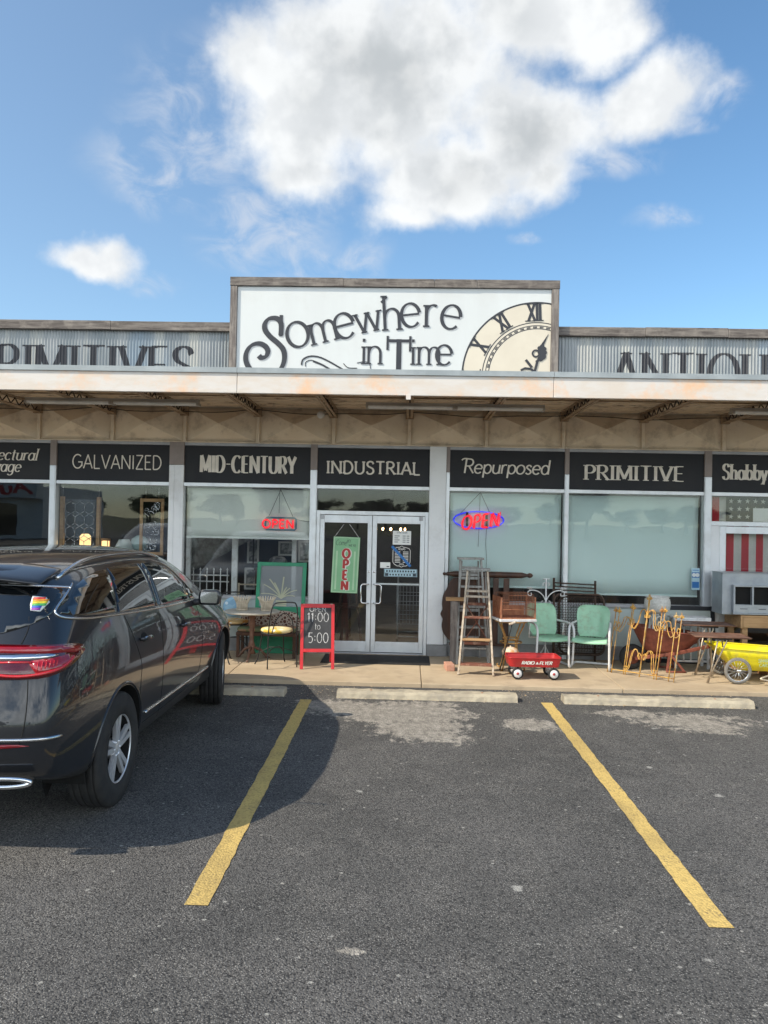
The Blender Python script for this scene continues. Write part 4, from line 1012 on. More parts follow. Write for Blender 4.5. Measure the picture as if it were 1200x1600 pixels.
m = MB(); m.tube([(-.1, 0, .87), (-.1, 0, 1.05)], .003); m.tube([(.1, 0, .87), (.1, 0, 1.05)], .003); m.build('hanging_chain', M['chrome'], t)
t = thing('lantern', 'larger warm lit shade lamp glowing behind the leaded glass', 'lantern', (-5.14, FY + .7, ZT + .003)); MB().lathe([(.07, .05), (.085, .08), (.085, .24), (.05, .28), (.001, .28)], seg=18).build('lamp_shade', M['candle'], t); MB().lathe([(.001, 0), (.06, 0), (.06, .02), (.02, .03), (.02, .06)], seg=14).build('lamp_base', M['brown'], t)
t = thing('lantern', 'smaller warm lit lantern right of the brown post', 'lantern', (-4.87, FY + .85, ZT + .003)); MB().box(-.045, .045, -.045, .045, .05, .17).build('lamp_shade', M['candle'], t)
m = MB(); m.box(-.06, .06, -.06, .06, 0, .04); m.box(-.06, .06, -.06, .06, .18, .21)
for a in (-.055, .045):
    for b in (-.055, .045): m.box(a, a + .01, b, b + .01, .0401, .1799)
m.build('lantern_cage', M['tanwood'], t)
t = thing('table_lamp', 'pale grey cone lampshade standing behind the window glass', 'lamp', (-4.46, FY + .55, ZT + .003)); MB().lathe([(.16, .03), (.08, .21)], seg=24).build('lamp_shade', M['shade'], t); MB().lathe([(.001, 0), (.07, 0), (.06, .02), (.015, .03), (.012, .2), (.001, .2)], seg=14).build('lamp_base', M['brown'], t)
t = thing('glass_shade', 'ribbed pale blue glass shade beside the stained glass panel', 'glass shade', (-4.27, FY + .72, ZT + .003)); MB().lathe([(.03, 0), (.12, .06), (.15, .14), (.12, .22), (.05, .27), (.001, .28)], seg=14, smooth=False).build('shade', M['frosted'], t)
# behind the half lowered blind
M['picture'] = pm('dark photograph', (.10, .105, .11), (.32, .32, .31), 6, .4, lo=.45, hi=.55); M['mount'] = pm('white picture mount', (.58, .58, .56), None, 5, .6)
for i, x in enumerate((-3.43, -2.70, -1.77)):
    t = thing('room_divider', ['white post at the left edge under the blind', 'white post in the middle under the blind', 'white post behind the green frame'][i], 'post', (x, FY + .55, .06), 0, 'white posts inside the window')
    MB().box(-.035 - .01 * (i == 1), .035 + .01 * (i == 1), -.03, .03, 0, 2.9).build('post_board', M['white_paint'], t, bevel=.004); MB().box(-.055, .055, -.045, .045, 0, .12).build('post_foot', M['white_paint'], t, bevel=.004)
t = thing('picket_gate', 'white metal picket gate standing inside the left window', 'gate', (-3.12, FY + .70, .06))
m = MB()
for i in range(6):
    x = -.27 + i * .108; m.tube([(x, 0, 0), (x, 0, 1.12)], .009); m.lathe([(.001, .05), (.016, .02), (.001, 0)], (x, 0, 1.12), seg=8)
m.build('pickets', M['white_paint'], t); m = MB(); m.tube([(-.3, 0, .95), (.3, 0, .95)], .011); m.tube([(-.3, 0, 1.05), (.3, 0, 1.05)], .011); m.build('rails', M['white_paint'], t)
def picture(x, y, z, w, h, label, two=False):
    t = thing('picture_frame', label, 'picture', (x, y, z), 0, 'pictures hung inside the shop')
    m = MB(); m.box(-w, -w + .03, -.012, .012, 0, h); m.box(w - .03, w, -.012, .012, 0, h); m.box(-w + .0302, w - .0302, -.011, .011, 0, .03); m.box(-w + .0302, w - .0302, -.011, .011, h - .03, h); m.build('frame', M['mount'], t)
    MB().box(-w + .031, w - .031, .0, .008, .031, h - .031).build('print', M['picture'], t)
t = thing('display_wall', 'dark freestanding display wall inside, carrying pictures', 'display wall', (-2.15, FY + 1.6, .061)); MB().box(-.62, .62, 0, .06, 0, 2.9).build('panel', pm('slate display wall', (.065, .07, .08), (.05, .055, .065), 2, .9), t)
picture(-2.62, FY + 1.58, 1.26, .10, .42, 'narrow picture in a white frame left on the dark wall')
picture(-2.55, FY + 1.2, .85, .13, .36, 'grey framed picture low beside the middle post')
picture(-2.05, FY + 1.58, 1.40, .14, .24, 'small pale print high on the dark wall')
picture(-1.72, FY + 1.58, 1.30, .13, .36, 'framed print at the right of the dark wall')
t = thing('shelf_unit', 'dark shelf unit carrying a pillow inside the window', 'shelf', (-2.15, FY + 1.25, .061)); m = MB(); m.box(-.35, .5, -.18, .18, 1.12, 1.15); m.box(-.33, -.30, -.17, .17, 0, 1.119); m.box(.45, .48, -.17, .17, 0, 1.119); m.build('shelf_board', M['brown'], t)
t = thing('pillow', 'grey patterned pillow on the shelf behind the green frame', 'pillow', (-2.13, FY + 1.2, 1.213)); MB().sphere((0, 0, .10), .12, 1.3, .45, .85).build('pillow_body', M['picture'], t)
t = thing('wooden_chair', 'old cane chair back seen through the glass left of the green frame', 'chair', (-2.5, FY + .85, .06)); m = MB(); m.bar((-.2, 0, 0), (-.2, .03, .92), .03, .03); m.bar((.2, 0, 0), (.2, .03, .92), .03, .03); m.bar((-.2, .03, .90), (.2, .03, .90), .05, .02); m.bar((-.2, .02, .72), (.2, .02, .72), .05, .02); m.build('backrest', M['wovenpot'], t); MB().box(-.22, .22, -.4, .02, .42, .45).build('seat', M['wovenpot'], t); m = MB(); m.bar((-.2, -.38, 0), (-.2, -.38, .42), .03, .03); m.bar((.2, -.38, 0), (.2, -.38, .42), .03, .03); m.build('front_legs', M['wovenpot'], t)
t = thing('draped_cloth', 'grey lace cloth draped across the left window interior', 'cloth', (-3.1, FY + 1.25, .06)); MB().grid(lambda u, v: (-.5 + 1.0 * u, .05 * sin(u * 14 + v * 3), 1.05 + .9 * v + (.55 * u * (1 - v))), 40, 12).build('cloth', pm('grey lace', (.24, .25, .24), (.12, .12, .11), 12, .9), t, solid=.003); m = MB(); m.tube([(-.55, 0, 2.0), (.55, 0, 2.0)], .012); m.tube([(-.55, 0, 0), (-.55, 0, 2.0)], .012); m.tube([(.55, 0, 0), (.55, 0, 2.0)], .012); m.build('stand', M['blackmetal'], t)
# behind the doors
t = thing('easel', 'dark wooden easel standing behind the left door', 'easel', (-.95, FY + 1.1, .06)); m = MB(); m.bar((-.22, 0, 0), (-.03, .1, 1.5), .04, .03); m.bar((.22, 0, 0), (.03, .1, 1.5), .04, .03); m.bar((0, .5, 0), (0, .12, 1.45), .04, .03); m.bar((-.2, .03, .55), (.2, .03, .55), .05, .03); m.build('easel_frame', M['brown'], t)
t = thing('utility_cart', 'grey wire shopping cart parked behind the right door', 'cart', (.06, FY + .9, .06)); m = MB()
for z in (.35, .5, .65, .8, .95): m.tube([(-.22, -.2, z), (.2, -.2, z), (.2, .35, z), (-.22, .35, z)], .005, 6, closed=True)
for i in range(9): m.tube([(-.22 + i * .0525, -.2, .35), (-.22 + i * .0525, -.2, .95)], .004, 6)
m.build('basket', M['galv'], t); m = MB(); m.tube([(-.2, -.2, .12), (-.2, -.2, 1.05), (-.2, .0, 1.1)], .014); m.tube([(.2, -.2, .12), (.2, -.2, 1.05)], .014); m.tube([(-.2, -.2, .15), (-.2, .35, .15), (.2, .35, .15), (.2, -.2, .15)], .014, closed=True); m.build('cart_frame', M['galv'], t)
for x in (-.2, .2):
    for y in (-.2, .35): MB().lathe([(.001, -.015), (.055, -.015), (.06, 0), (.055, .015), (.001, .015)], (x, y, .06), 'x', 14).build('wheel', M['black'], t)
t = thing('chandelier', 'small chandelier of warm bulbs glowing behind the right door', 'chandelier', (-.28, FY + 3.2, 1.80)); m = MB(); m.tube([(0, 0, 0), (0, 0, 1.44)], .008)
for k in range(7):
    a = 2 * pi * k / 7; m.tube([(0, 0, 0), (.1 * cos(a), .1 * sin(a), -.05), (.22 * cos(a), .22 * sin(a), .04)], .006); MB().sphere((.22 * cos(a), .22 * sin(a), .07), .018, sz=1.6, seg=8, rings=6).build('bulb', M['bulb'], t)
m.build('chandelier_arm', M['blackmetal'], t)
# flag in the right hand window
FL_R = pm('flag red', (.46, .025, .04), (.40, .022, .035), 3, .85); FL_W = pm('flag aged white', (.56, .56, .52), (.48, .48, .45), 3, .85); FL_B = pm('flag dark blue', (.02, .024, .05), (.05, .045, .04), 4, .85)
t = thing('flag', 'aged stars and stripes flag hung upright behind the right window', 'flag', (5.2, FY + .14, .9))
m = MB(); i = 0; x = -.80
while x < 1.1:
    w = .108
    z1_ = 1.56
    if not (.10 - 1.0 + .375 < 0): pass
    m.grid(lambda u, v: (x + w * u, .01 * sin((x + w * u) * 9), .0 + 1.585 * v), 3, 6, mi=i % 2); x += w; i += 1
m.build('stripes', [FL_W, FL_R], t, fix=False)
m = MB(); m.grid(lambda u, v: (-.49 + 1.6 * u, -.012 + .01 * sin((-.49 + 1.6 * u) * 9), 1.19 + .395 * v), 20, 4); m.build('canton', FL_B, t, fix=False)
m = MB()
for r in range(3):
    for c in range(12):
        cx_, cz_ = -.42 + c * .117 + .0 * r, 1.52 - r * .115; pts = [(cx_ + (.04 if k % 2 == 0 else .016) * sin(pi * k / 5 + .1), cz_ + (.04 if k % 2 == 0 else .016) * cos(pi * k / 5 + .1)) for k in range(10)]
        y = -.014 + .01 * sin(cx_ * 9) - .004
        m.add([(p[0], y, p[1]) for p in pts], [tuple(range(10))])
m.build('stars', FL_W, t, fix=False)
m = MB(); m.tube([(-.82, .01, 1.59), (1.12, .01, 1.59)], .012); m.build('flag_pole', M['brown'], t)
t = thing('paper_note', 'blank white paper at the right edge over the flag', 'paper', (5.28, FY + .10, 2.12)); MB().box(-.19, .19, -.001, .001, 0, .20).build('sheet', M['paper'], t)
# ------------------------------------------------------------------ black crossover parked on the left; local frame: x right, y forward from the rear bumper, z up
M['paint'] = None
def car_paint(name, c):
    m, g, b = newmat(name)
    co = g.n('ShaderNodeTexCoord').outputs['Object']
    X, Y, Z = g.sep(co)
    dust = g.m('MULTIPLY', g.ss(g.noise(co, 6, 6, .6), .35, .8), g.ss(Z, .95, .3))
    g.put(b.inputs['Base Color'], g.mix(g.m('MULTIPLY', dust, .06), c, (.06, .055, .05)))
    b.inputs['Roughness'].default_value = .28; b.inputs['Metallic'].default_value = 0
    b.inputs['Coat Weight'].default_value = 1; b.inputs['Coat Roughness'].default_value = .015; b.inputs['Coat IOR'].default_value = 1.5; b.inputs['Specular IOR Level'].default_value = .2
    return m
M['paint'] = car_paint('dark charcoal car paint', (.016, .0175, .021))
M['cladding'] = pm('dark grey bumper plastic', (.022, .022, .023), (.028, .028, .028), 12, .6, bump=.001, bscale=200)
M['tint'] = pm('privacy glass', (.004, .005, .006), None, 3, .03, spec=.6, coat=1)
M['lightglass'] = pm('lightly tinted side glass', (.012, .022, .022), None, 3, .02, spec=.9, coat=1)
M['tyre'] = pm('tyre rubber', (.016, .016, .017), (.026, .025, .024), 9, .82, bump=.001, bscale=120)
M['rim'] = pm('silver alloy', (.80, .81, .83), (.74, .75, .77), 4, .3, .6)
M['lamp_red'] = pm('red lamp lens', (.30, .004, .010), (.22, .003, .008), 6, .12, coat=1)
M['lamp_deep'] = pm('dark red lamp band', (.07, .003, .006), None, 6, .12, coat=1)
M['lamp_red2'] = pm('bright red lamp line', (.55, .012, .016), None, 6, .2, coat=1)
M['satin'] = pm('satin chrome', (.66, .66, .66), (.6, .6, .6), 3, .22, 1.)
M['gap'] = pm('panel gap', (.003, .003, .003), None, 3, .9)
def st_(y, *p): return [(a[0], y + (a[2] if len(a) > 2 else 0), a[1]) for a in p]
STN = [
 [(0,.30,.42),(.70,.34,.42),(.80,.15,.47),(.83,.06,.57),(.835,.02,.78),(.81,.085,.97),(.77,.175,1.20),(.70,.345,1.45),(.62,.47,1.60),(.40,.40,1.685),(0,.38,1.70)],
 [(0,.42,.38),(.80,.50,.38),(.905,.28,.43),(.94,.215,.54),(.95,.175,.78),(.935,.225,.98),(.885,.33,1.22),(.80,.53,1.46),(.70,.66,1.625),(.42,.60,1.715),(0,.58,1.73)],
 [(0,.82,.28),(.82,.82,.28),(.94,.68,.34),(.985,.62,.54),(1.0,.59,.78),(.985,.62,1.0),(.935,.70,1.26),(.845,.86,1.485),(.735,.97,1.655),(.45,.95,1.735),(0,.93,1.75)],
 [(0,1.16,.28),(.82,1.16,.28),(.95,1.13,.34),(.995,1.13,.55),(1.005,1.13,.80),(.99,1.13,1.02),(.945,1.15,1.275),(.855,1.22,1.50),(.745,1.28,1.68),(.46,1.28,1.755),(0,1.28,1.77)],
 [(0,1.75,.28),(.82,1.75,.28),(.93,1.75,.32),(.975,1.75,.52),(.99,1.75,.80),(.978,1.75,1.0),(.94,1.75,1.255),(.855,1.75,1.50),(.75,1.75,1.69),(.46,1.75,1.765),(0,1.75,1.78)],
 [(0,2.45,.28),(.82,2.45,.28),(.92,2.45,.32),(.955,2.45,.50),(.975,2.45,.78),(.97,2.45,.985),(.935,2.45,1.225),(.855,2.45,1.47),(.748,2.45,1.685),(.46,2.45,1.76),(0,2.45,1.775)],
 [(0,3.05,.28),(.82,3.05,.28),(.92,3.05,.32),(.955,3.05,.50),(.975,3.05,.78),(.97,3.05,.97),(.93,3.05,1.20),(.85,3.0,1.43),(.735,2.95,1.645),(.45,2.95,1.725),(0,2.95,1.745)],
 [(0,3.5,.28),(.82,3.5,.28),(.925,3.5,.32),(.962,3.5,.52),(.985,3.5,.78),(.972,3.5,.965),(.925,3.48,1.18),(.845,3.40,1.38),(.72,3.33,1.545),(.44,3.36,1.62),(0,3.38,1.64)],
 [(0,3.9,.28),(.82,3.9,.28),(.94,3.9,.34),(.98,3.9,.54),(.995,3.9,.79),(.975,3.9,.96),(.915,3.87,1.145),(.84,3.80,1.26),(.72,3.75,1.36),(.44,3.82,1.40),(0,3.86,1.41)],
 [(0,4.2,.28),(.82,4.2,.28),(.95,4.2,.34),(.99,4.2,.55),(1.003,4.2,.79),(.97,4.2,.945),(.90,4.2,1.075),(.82,4.2,1.115),(.70,4.19,1.145),(.44,4.2,1.165),(0,4.2,1.17)],
 [(0,4.7,.29),(.80,4.68,.29),(.91,4.66,.36),(.955,4.65,.55),(.965,4.65,.76),(.93,4.66,.89),(.855,4.68,1.0),(.77,4.70,1.045),(.66,4.71,1.075),(.42,4.73,1.095),(0,4.74,1.10)],
 [(0,4.98,.31),(.74,4.94,.31),(.84,4.9,.38),(.875,4.88,.55),(.875,4.88,.74),(.84,4.90,.85),(.78,4.93,.94),(.70,4.95,.985),(.60,4.97,1.01),(.38,5.0,1.03),(0,5.02,1.035)],
 [(0,5.10,.36),(.60,5.06,.36),(.66,5.04,.42),(.68,5.04,.55),(.68,5.05,.72),(.66,5.06,.80),(.62,5.06,.87),(.56,5.07,.92),(.48,5.08,.94),(.30,5.10,.96),(0,5.11,.965)],
]
def make_car(name, label, cat, loc, rz, paint, full=True):
    car = thing(name, label, cat, loc, rz)
    bm = bmesh.new(); rings = []
    for s in STN:
        r = [bm.verts.new(p) for p in s]; l = [bm.verts.new((-p[0], p[1], p[2])) for p in s[1:-1]]
        rings.append(r + l[::-1])
    n = len(rings[0])
    for a, b in zip(rings[:-1], rings[1:]):
        for k in range(n): bm.faces.new((a[k], a[(k + 1) % n], b[(k + 1) % n], b[k]))
    for ring, flip in ((rings[0], 1), (rings[-1], 0)):
        for k in range(10):
            a, b = ring[k], ring[k + 1]; c, d = ring[(n - k - 1) % n], ring[(n - k) % n]
            vs = []
            for v in (a, b, c, d):
                if v not in vs: vs.append(v)
            if len(vs) >= 3: bm.faces.new(vs if flip else vs[::-1])
    cr = bm.edges.layers.float.new('crease_edge')
    bmesh.ops.recalc_face_normals(bm, faces=bm.faces)
    me = bpy.data.meshes.new('body_cage'); bm.to_mesh(me); bm.free()
    cage = bpy.data.objects.new('body_cage', me); COL.objects.link(cage)
    md = cage.modifiers.new('s', 'SUBSURF'); md.levels = md.render_levels = 3
    cutters = []
    for ay in (1.13, 4.20):
        for sx in (-1, 1):
            c = MB(); c.lathe([(.001, .62), (.425, .62), (.432, 1.2), (.001, 1.2)] if sx > 0 else [(.001, -.62), (.425, -.62), (.432, -1.2), (.001, -1.2)], (0, ay, .40), 'x', 48)
            c.box(sx * .63 if sx > 0 else -1.2, 1.2 if sx > 0 else -.63, ay - .40, ay + .40, .1, .30)
            # the lower part keeps the arch open to the ground
            co = c.build('cut', M['gap']); cutters.append(co)
    dg = bpy.context.evaluated_depsgraph_get()
    for co in cutters:
        md = cage.modifiers.new('b', 'BOOLEAN'); md.operation = 'DIFFERENCE'; md.solver = 'EXACT'; md.object = co; md.use_self = True
    dg = bpy.context.evaluated_depsgraph_get(); dg.update()
    me2 = bpy.data.meshes.new_from_object(cage.evaluated_get(dg), depsgraph=dg)
    me2.name = 'body'
    for o in cutters + [cage]: bpy.data.objects.remove(o)
    me2.materials.clear(); me2.materials.append(paint); me2.materials.append(M['cladding']); me2.materials.append(M['gap'])
    for p in me2.polygons:
        p.use_smooth = True; c = p.center; p.material_index = 0
        if c.z < .43 or (c.z < .50 and c.y < .42 and abs(c.x) < .6): p.material_index = 1
        for ay in (1.13, 4.20):
            if abs(c.x) < .945 and abs(c.x) > .5 and hypot(c.y - ay, c.z - .40) < .4305 and c.z < .84: p.material_index = 2
    body = bpy.data.objects.new('body', me2); COL.objects.link(body); body.parent = car
    md = body.modifiers.new('e', 'EDGE_SPLIT'); md.split_angle = radians(50)
    bvh = BVHTree.FromPolygons([v.co.copy() for v in me2.vertices], [tuple(p.vertices) for p in me2.polygons])
    def side(y, z, off, sx=1):
        h = bvh.ray_cast(Vector((sx * 3, y, z)), Vector((-sx, 0, 0)))
        return (h[0] + h[1].normalized() * (off if h[1].x * sx > 0 else -off)) if h[0] else Vector((sx * .9, y, z))
    def rear(x, z, off):
        h = bvh.ray_cast(Vector((x, -2, z)), Vector((0, 1, 0)))
        return (h[0] + (h[1] if h[1].y < 0 else -h[1]) * off) if h[0] else Vector((x, .3, z))
    q = Vector((-1, 1, 0)).normalized()
    def diag(u, z, off, sx=1):                   # from the rear corner, 45 degrees
        o = Vector((u * .7071, u * .7071, z)) - q * 3
        h = bvh.ray_cast(o, q)
        p = (h[0] + (h[1] if h[1].dot(q) < 0 else -h[1]) * off) if h[0] else Vector((.8, .2, z))
        return Vector((sx * p.x, p.y, p.z))
    def patch(name, outline, fn, off, mat, parent, step=.05, rim=.0):
        m = MB(); m.add([(p[0], 0, p[1]) for p in outline], [tuple(range(len(outline)))]); o = m.build(name, mat, parent, fix=False)
        xs_ = [p[0] for p in outline]; zs_ = [p[1] for p in outline]
        slice_mesh(o, 0, step, min(xs_), max(xs_)); slice_mesh(o, 2, step, min(zs_), max(zs_))
        bm = bmesh.new(); bm.from_mesh(o.data); bmesh.ops.triangulate(bm, faces=bm.faces)
        for v in bm.verts: v.co = fn(v.co.x, v.co.z, off)
        bmesh.ops.recalc_face_normals(bm, faces=bm.faces)
        c = sum((f.normal.dot(f.calc_center_median() - Vector((0, 2.6, .9))) for f in bm.faces))
        if c < 0: bmesh.ops.reverse_faces(bm, faces=bm.faces)
        for f in bm.faces: f.smooth = True
        bm.to_mesh(o.data); bm.free()
        md = o.modifiers.new('solid', 'SOLIDIFY'); md.thickness = .004; md.offset = -1
        return o
    def line(name, pts, fn, off, r, mat, parent, seg=8, m=None):
        pp = [fn(p[0], p[1], off) for p in pts]
        mm = m or MB(); mm.tube(pp, r, seg)
        if m is None: return mm.build(name, mat, parent)
    def dens(pts, n=8): return spl(pts, n)
    # side windows, both sides
    qw = dens([(.50, 1.405), (.60, 1.385), (.80, 1.362), (1.17, 1.338)], 5) + dens([(1.36, 1.632), (1.15, 1.620), (.95, 1.590), (.80, 1.555)], 5)
    rw = dens([(1.20, 1.336), (1.60, 1.315), (2.02, 1.292)], 5) + dens([(2.02, 1.636), (1.70, 1.642), (1.39, 1.635)], 5)
    fw = dens([(2.14, 1.286), (2.60, 1.266), (3.05, 1.245)], 5) + dens([(2.95, 1.40), (2.72, 1.545), (2.48, 1.605), (2.14, 1.632)], 5)
    vw = [(3.09, 1.243), (3.22, 1.238)] + dens([(3.23, 1.27), (3.12, 1.36), (3.0, 1.41)], 3)
    for sx in ((1, -1) if full else (1, -1)):
        f = lambda y, z, off, sx=sx: side(y, z, off, sx)
        patch('quarter_window', qw, f, .003, M['tint'], car); patch('rear_door_window', rw, f, .003, M['tint'], car)
        patch('front_door_window', fw, f, .003, M['lightglass'], car); patch('vent_window', vw, f, .003, M['lightglass'], car)
        patch('pillar_panel', [(2.03, 1.29), (2.13, 1.284), (2.13, 1.63), (2.03, 1.634)], f, .0025, M['tint'], car)
        line('window_trim', dens([(3.24, 1.225), (2.6, 1.248), (2.0, 1.275), (1.5, 1.303), (1.0, 1.333), (.70, 1.352), (.52, 1.378), (.475, 1.41), (.53, 1.455), (.66, 1.515), (.79, 1.572)], 6), f, .003, .0085, M['satin'], car)
        line('roof_trim', dens([(.42, 1.575), (.62, 1.612), (.95, 1.648), (1.3, 1.664), (1.8, 1.672), (2.2, 1.662), (2.5, 1.635), (2.75, 1.575), (3.0, 1.44), (3.24, 1.29)], 6), f, .003, .007, M['satin'], car)
        # doors: gaps and handles
        m = MB()
        for pts in (dens([(1.30, 1.30), (1.42, 1.1), (1.52, .92), (1.50, .78), (1.50, .52), (1.55, .44)], 6), [(2.08, 1.28 - .9 * i / 14) for i in range(15)], dens([(3.22, 1.21), (3.30, 1.0), (3.32, .75), (3.25, .45)], 6), dens([(1.55, .44), (2.4, .43), (3.25, .45)], 6)):
            line('', pts, f, -.001, .0035, None, None, 6, m)
        m.build('door_gap', M['gap'], car)
        for hy, hz in ((1.62, 1.095), (2.72, 1.055)):
            m = MB(); p0 = f(hy - .10, hz + .003, .0); p1 = f(hy + .11, hz - .003, .0); nx = Vector((sx, 0, 0))
            m.tube([p0 + nx * .004, p0 + nx * .03 + Vector((0, .02, 0)), p0.lerp(p1, .5) + nx * .042, p1 + nx * .032 - Vector((0, .02, 0)), p1 + nx * .004], [.012, .014, .014, .014, .012], 8); o = m.build('door_handle', paint, car)
            m = MB(); m.tube([p0 + nx * .035 + Vector((0, .03, .010)), p1 + nx * .035 + Vector((0, -.03, .010))], .006, 6); m.build('handle_trim', M['satin'], o)
            m = MB(); c = f(hy, hz, -.002); m.sphere((c.x, c.y, c.z), .055, .18, 1.3, .75, 14, 8); m.build('handle_recess', M['gap'], o)
        line('door_trim', dens([(1.66, .515), (2.1, .505), (2.7, .50), (3.3, .50), (3.62, .51)], 5), f, .004, .011, M['satin'], car)
        line('wheel_arch_lip', [(1.13 + .445 * cos(radians(a)), .40 + .445 * sin(radians(a))) for a in range(0, 181, 6)], f, -.002, .012, paint, car)
        line('wheel_arch_lip', [(4.20 + .445 * cos(radians(a)), .40 + .445 * sin(radians(a))) for a in range(0, 181, 6)], f, -.002, .012, paint, car)
        # roof rail
        m = MB(); pts = []
        for i in range(22):
            t_ = i / 21; y = .70 + 2.05 * t_
            h = bvh.ray_cast(Vector((sx * (.69 - .02 * sin(pi * t_)), y, 3)), Vector((0, 0, -1)))[0]
            lift = min(1, t_ * 5, (1 - t_) * 5); pts.append(h + Vector((0, 0, .004 + .028 * lift)))
        m.tube(pts, .0155, 10); m.build('roof_rail', M['satin'], car)
        # door mirror
        mr = MB(); c = f(3.15, 1.20, 0)
        mr.sphere((0, 0, 0), .1, 1.25, .75, .95, 22, 14)
        for i, v in enumerate(mr.v):
            x, y, z = v; y = max(y, -.035); x = max(min(x, .105), -.10); z = max(min(z, .075), -.07)
            mr.v[i] = (sx * (x + .155) + c.x, y + 3.18, z + c.z + .055)
        o = mr.build('door_mirror', paint, car, bevel=.0)
        m = MB(); m.add([(c.x + sx * (.155 + a), 3.18 - .0365, c.z + .055 + b) for a, b in ((-.075, -.05), (.075, -.05), (.085, 0), (.075, .055), (-.075, .055), (-.085, 0))], [(0, 1, 2, 3, 4, 5)]); m.build('mirror_glass', M['chrome'], o)
        m = MB(); m.tube([(c.x - sx * .03, 3.17, c.z + .0), (c.x + sx * .07, 3.18, c.z + .015)], [.035, .028], 10); m.build('mirror_foot', M['cladding'], o)
    # rear: window, lamps, bumper, spoiler
    rwn = dens([(-.725, 1.565), (-.795, 1.475), (-.72, 1.365), (-.44, 1.285), (0, 1.265), (.44, 1.285), (.72, 1.365), (.795, 1.475), (.725, 1.565)], 5) + [(.3, 1.60), (0, 1.61), (-.3, 1.60)]
    patch('rear_window', rwn, rear, .003, M['tint'], car)
    sp_ = MB()
    for k in range(25):
        pass
    def spoil(u, v):
        x = -.69 + 1.38 * u; e = 1 - (abs(x) / .69) ** 4
        y0_ = .80; y1_ = .36 + .12 * (1 - e)
        y = y0_ + (y1_ - y0_) * v
        top = 1.722 - .05 * (abs(x) / .69) ** 2 * 1.3
        return (x, y, top - .03 * v - .045 * v * v)
    sp_.grid(spoil, 28, 6)
    o = sp_.build('rear_spoiler', paint, car, solid=.028, subd=1)
    for sx in (1, -1):
        dg_ = lambda u, z, off, sx=sx: diag(u, z, off, sx)
        lamp = patch('tail_lamp', dens([(.12, 1.075), (.40, 1.06), (.72, 1.06), (.90, 1.09), (1.02, 1.135), (1.075, 1.175)], 4) + dens([(1.065, 1.205), (.95, 1.228), (.70, 1.243), (.40, 1.25), (.12, 1.25)], 4), dg_, .006, M['lamp_deep'], car)
        patch('lamp_upper_lens', dens([(.13, 1.20), (.60, 1.20), (.86, 1.188), (.98, 1.172), (1.045, 1.175)], 4) + dens([(1.04, 1.198), (.9, 1.222), (.60, 1.235), (.13, 1.24)], 4), dg_, .0085, M['lamp_red'], lamp)
        patch('lamp_lower_lens', dens([(.72, 1.072), (.90, 1.10), (1.0, 1.145)], 4) + dens([(.93, 1.172), (.84, 1.165), (.70, 1.155), (.70, 1.11)], 4), dg_, .0085, M['lamp_red'], lamp)
        patch('lamp_light_bar', dens([(.12, 1.158), (.55, 1.158), (.78, 1.166), (.86, 1.177)], 4) + dens([(.80, 1.189), (.55, 1.194), (.12, 1.196)], 4), dg_, .0095, M['chrome'], lamp)
        m = MB(); line('', dens([(.50, 1.142), (.52, 1.09), (.60, 1.074), (.72, 1.08), (.88, 1.108), (.97, 1.15)], 5), dg_, .008, .009, None, None, 8, m); line('', [(.55, 1.148), (.70, 1.148)], dg_, .008, .006, None, None, 8, m)
        for i in range(6): line('', [(.72 + i * .022, 1.10 + i * .004), (.735 + i * .022, 1.15)], dg_, .009, .0025, None, None, 6, m)
        m.build('lamp_line', M['lamp_red2'], lamp)
        m = MB(); line('', dens([(.67, 1.055), (.655, .95), (.63, .80), (.61, .70)], 6), dg_, -.0005, .0035, None, None, 6, m); m.build('hatch_gap', M['gap'], car); m = MB(); line('', dens([(.67, 1.25), (.72, 1.33), (.74, 1.40)], 6), dg_, -.0005, .0035, None, None, 6, m); m.build('hatch_gap', M['gap'], car)
        patch('rear_reflector', dens([(.20, .675), (.45, .675), (.66, .692)], 3) + dens([(.60, .703), (.40, .705), (.20, .705)], 3), dg_, .004, M['lamp_red'], car)
        line('bumper_trim', dens([(.05, .725), (.45, .73), (.70, .727), (.84, .718)], 5), dg_, .004, .011, M['satin'], car)
        ey = lambda x: .055 + .17 * max(0, abs(x) - .45) ** 1.5
        P_ = [(sx * (.69 + .15 * cos(2 * pi * i / 28)), .487 + .024 * sin(2 * pi * i / 28)) for i in range(28)]
        m = MB(); m.tube([(p[0], ey(p[0]), p[1]) for p in P_], .014, 8, closed=True); m.build('exhaust_trim', M['chrome'], car)
        m = MB(); m.add([(p[0], ey(p[0]) + .012, p[1]) for p in P_] + [(p[0], ey(p[0]) + .06, p[1]) for p in P_], [tuple(range(28))] + [(k, (k + 1) % 28, 28 + (k + 1) % 28, 28 + k) for k in range(28)]); m.build('exhaust_outlet', M['gap'], car)
    # small shape decal on the rear glass
    cols = [(.62, .06, .05), (.70, .28, .03), (.66, .56, .04), (.06, .36, .10), (.04, .12, .50), (.26, .05, .36)]
    if full:
        dl = [(.645, 1.515), (.715, 1.505), (.742, 1.475), (.72, 1.425), (.667, 1.432), (.652, 1.465)]
        o = patch('window_decal', dl, rear, .0055, M['paper'], car, .03)
        for i, c in enumerate(cols):
            t0 = 1.505 - i * .012; x0_ = .652 + .003 * i; x1_ = .715 + (.018 if i in (1, 2, 3) else 0)
            patch('decal_band', [(x0_ + .002, t0 - .012), (x1_, t0 - .013), (x1_, t0 - .001), (x0_ + .002, t0)], rear, .0075, pm('decal ' + str(i), c, None, 5, .5), o, .03)
    # wheels
    tp = [(.235, -.115), (.30, -.122), (.355, -.118), (.383, -.105)]
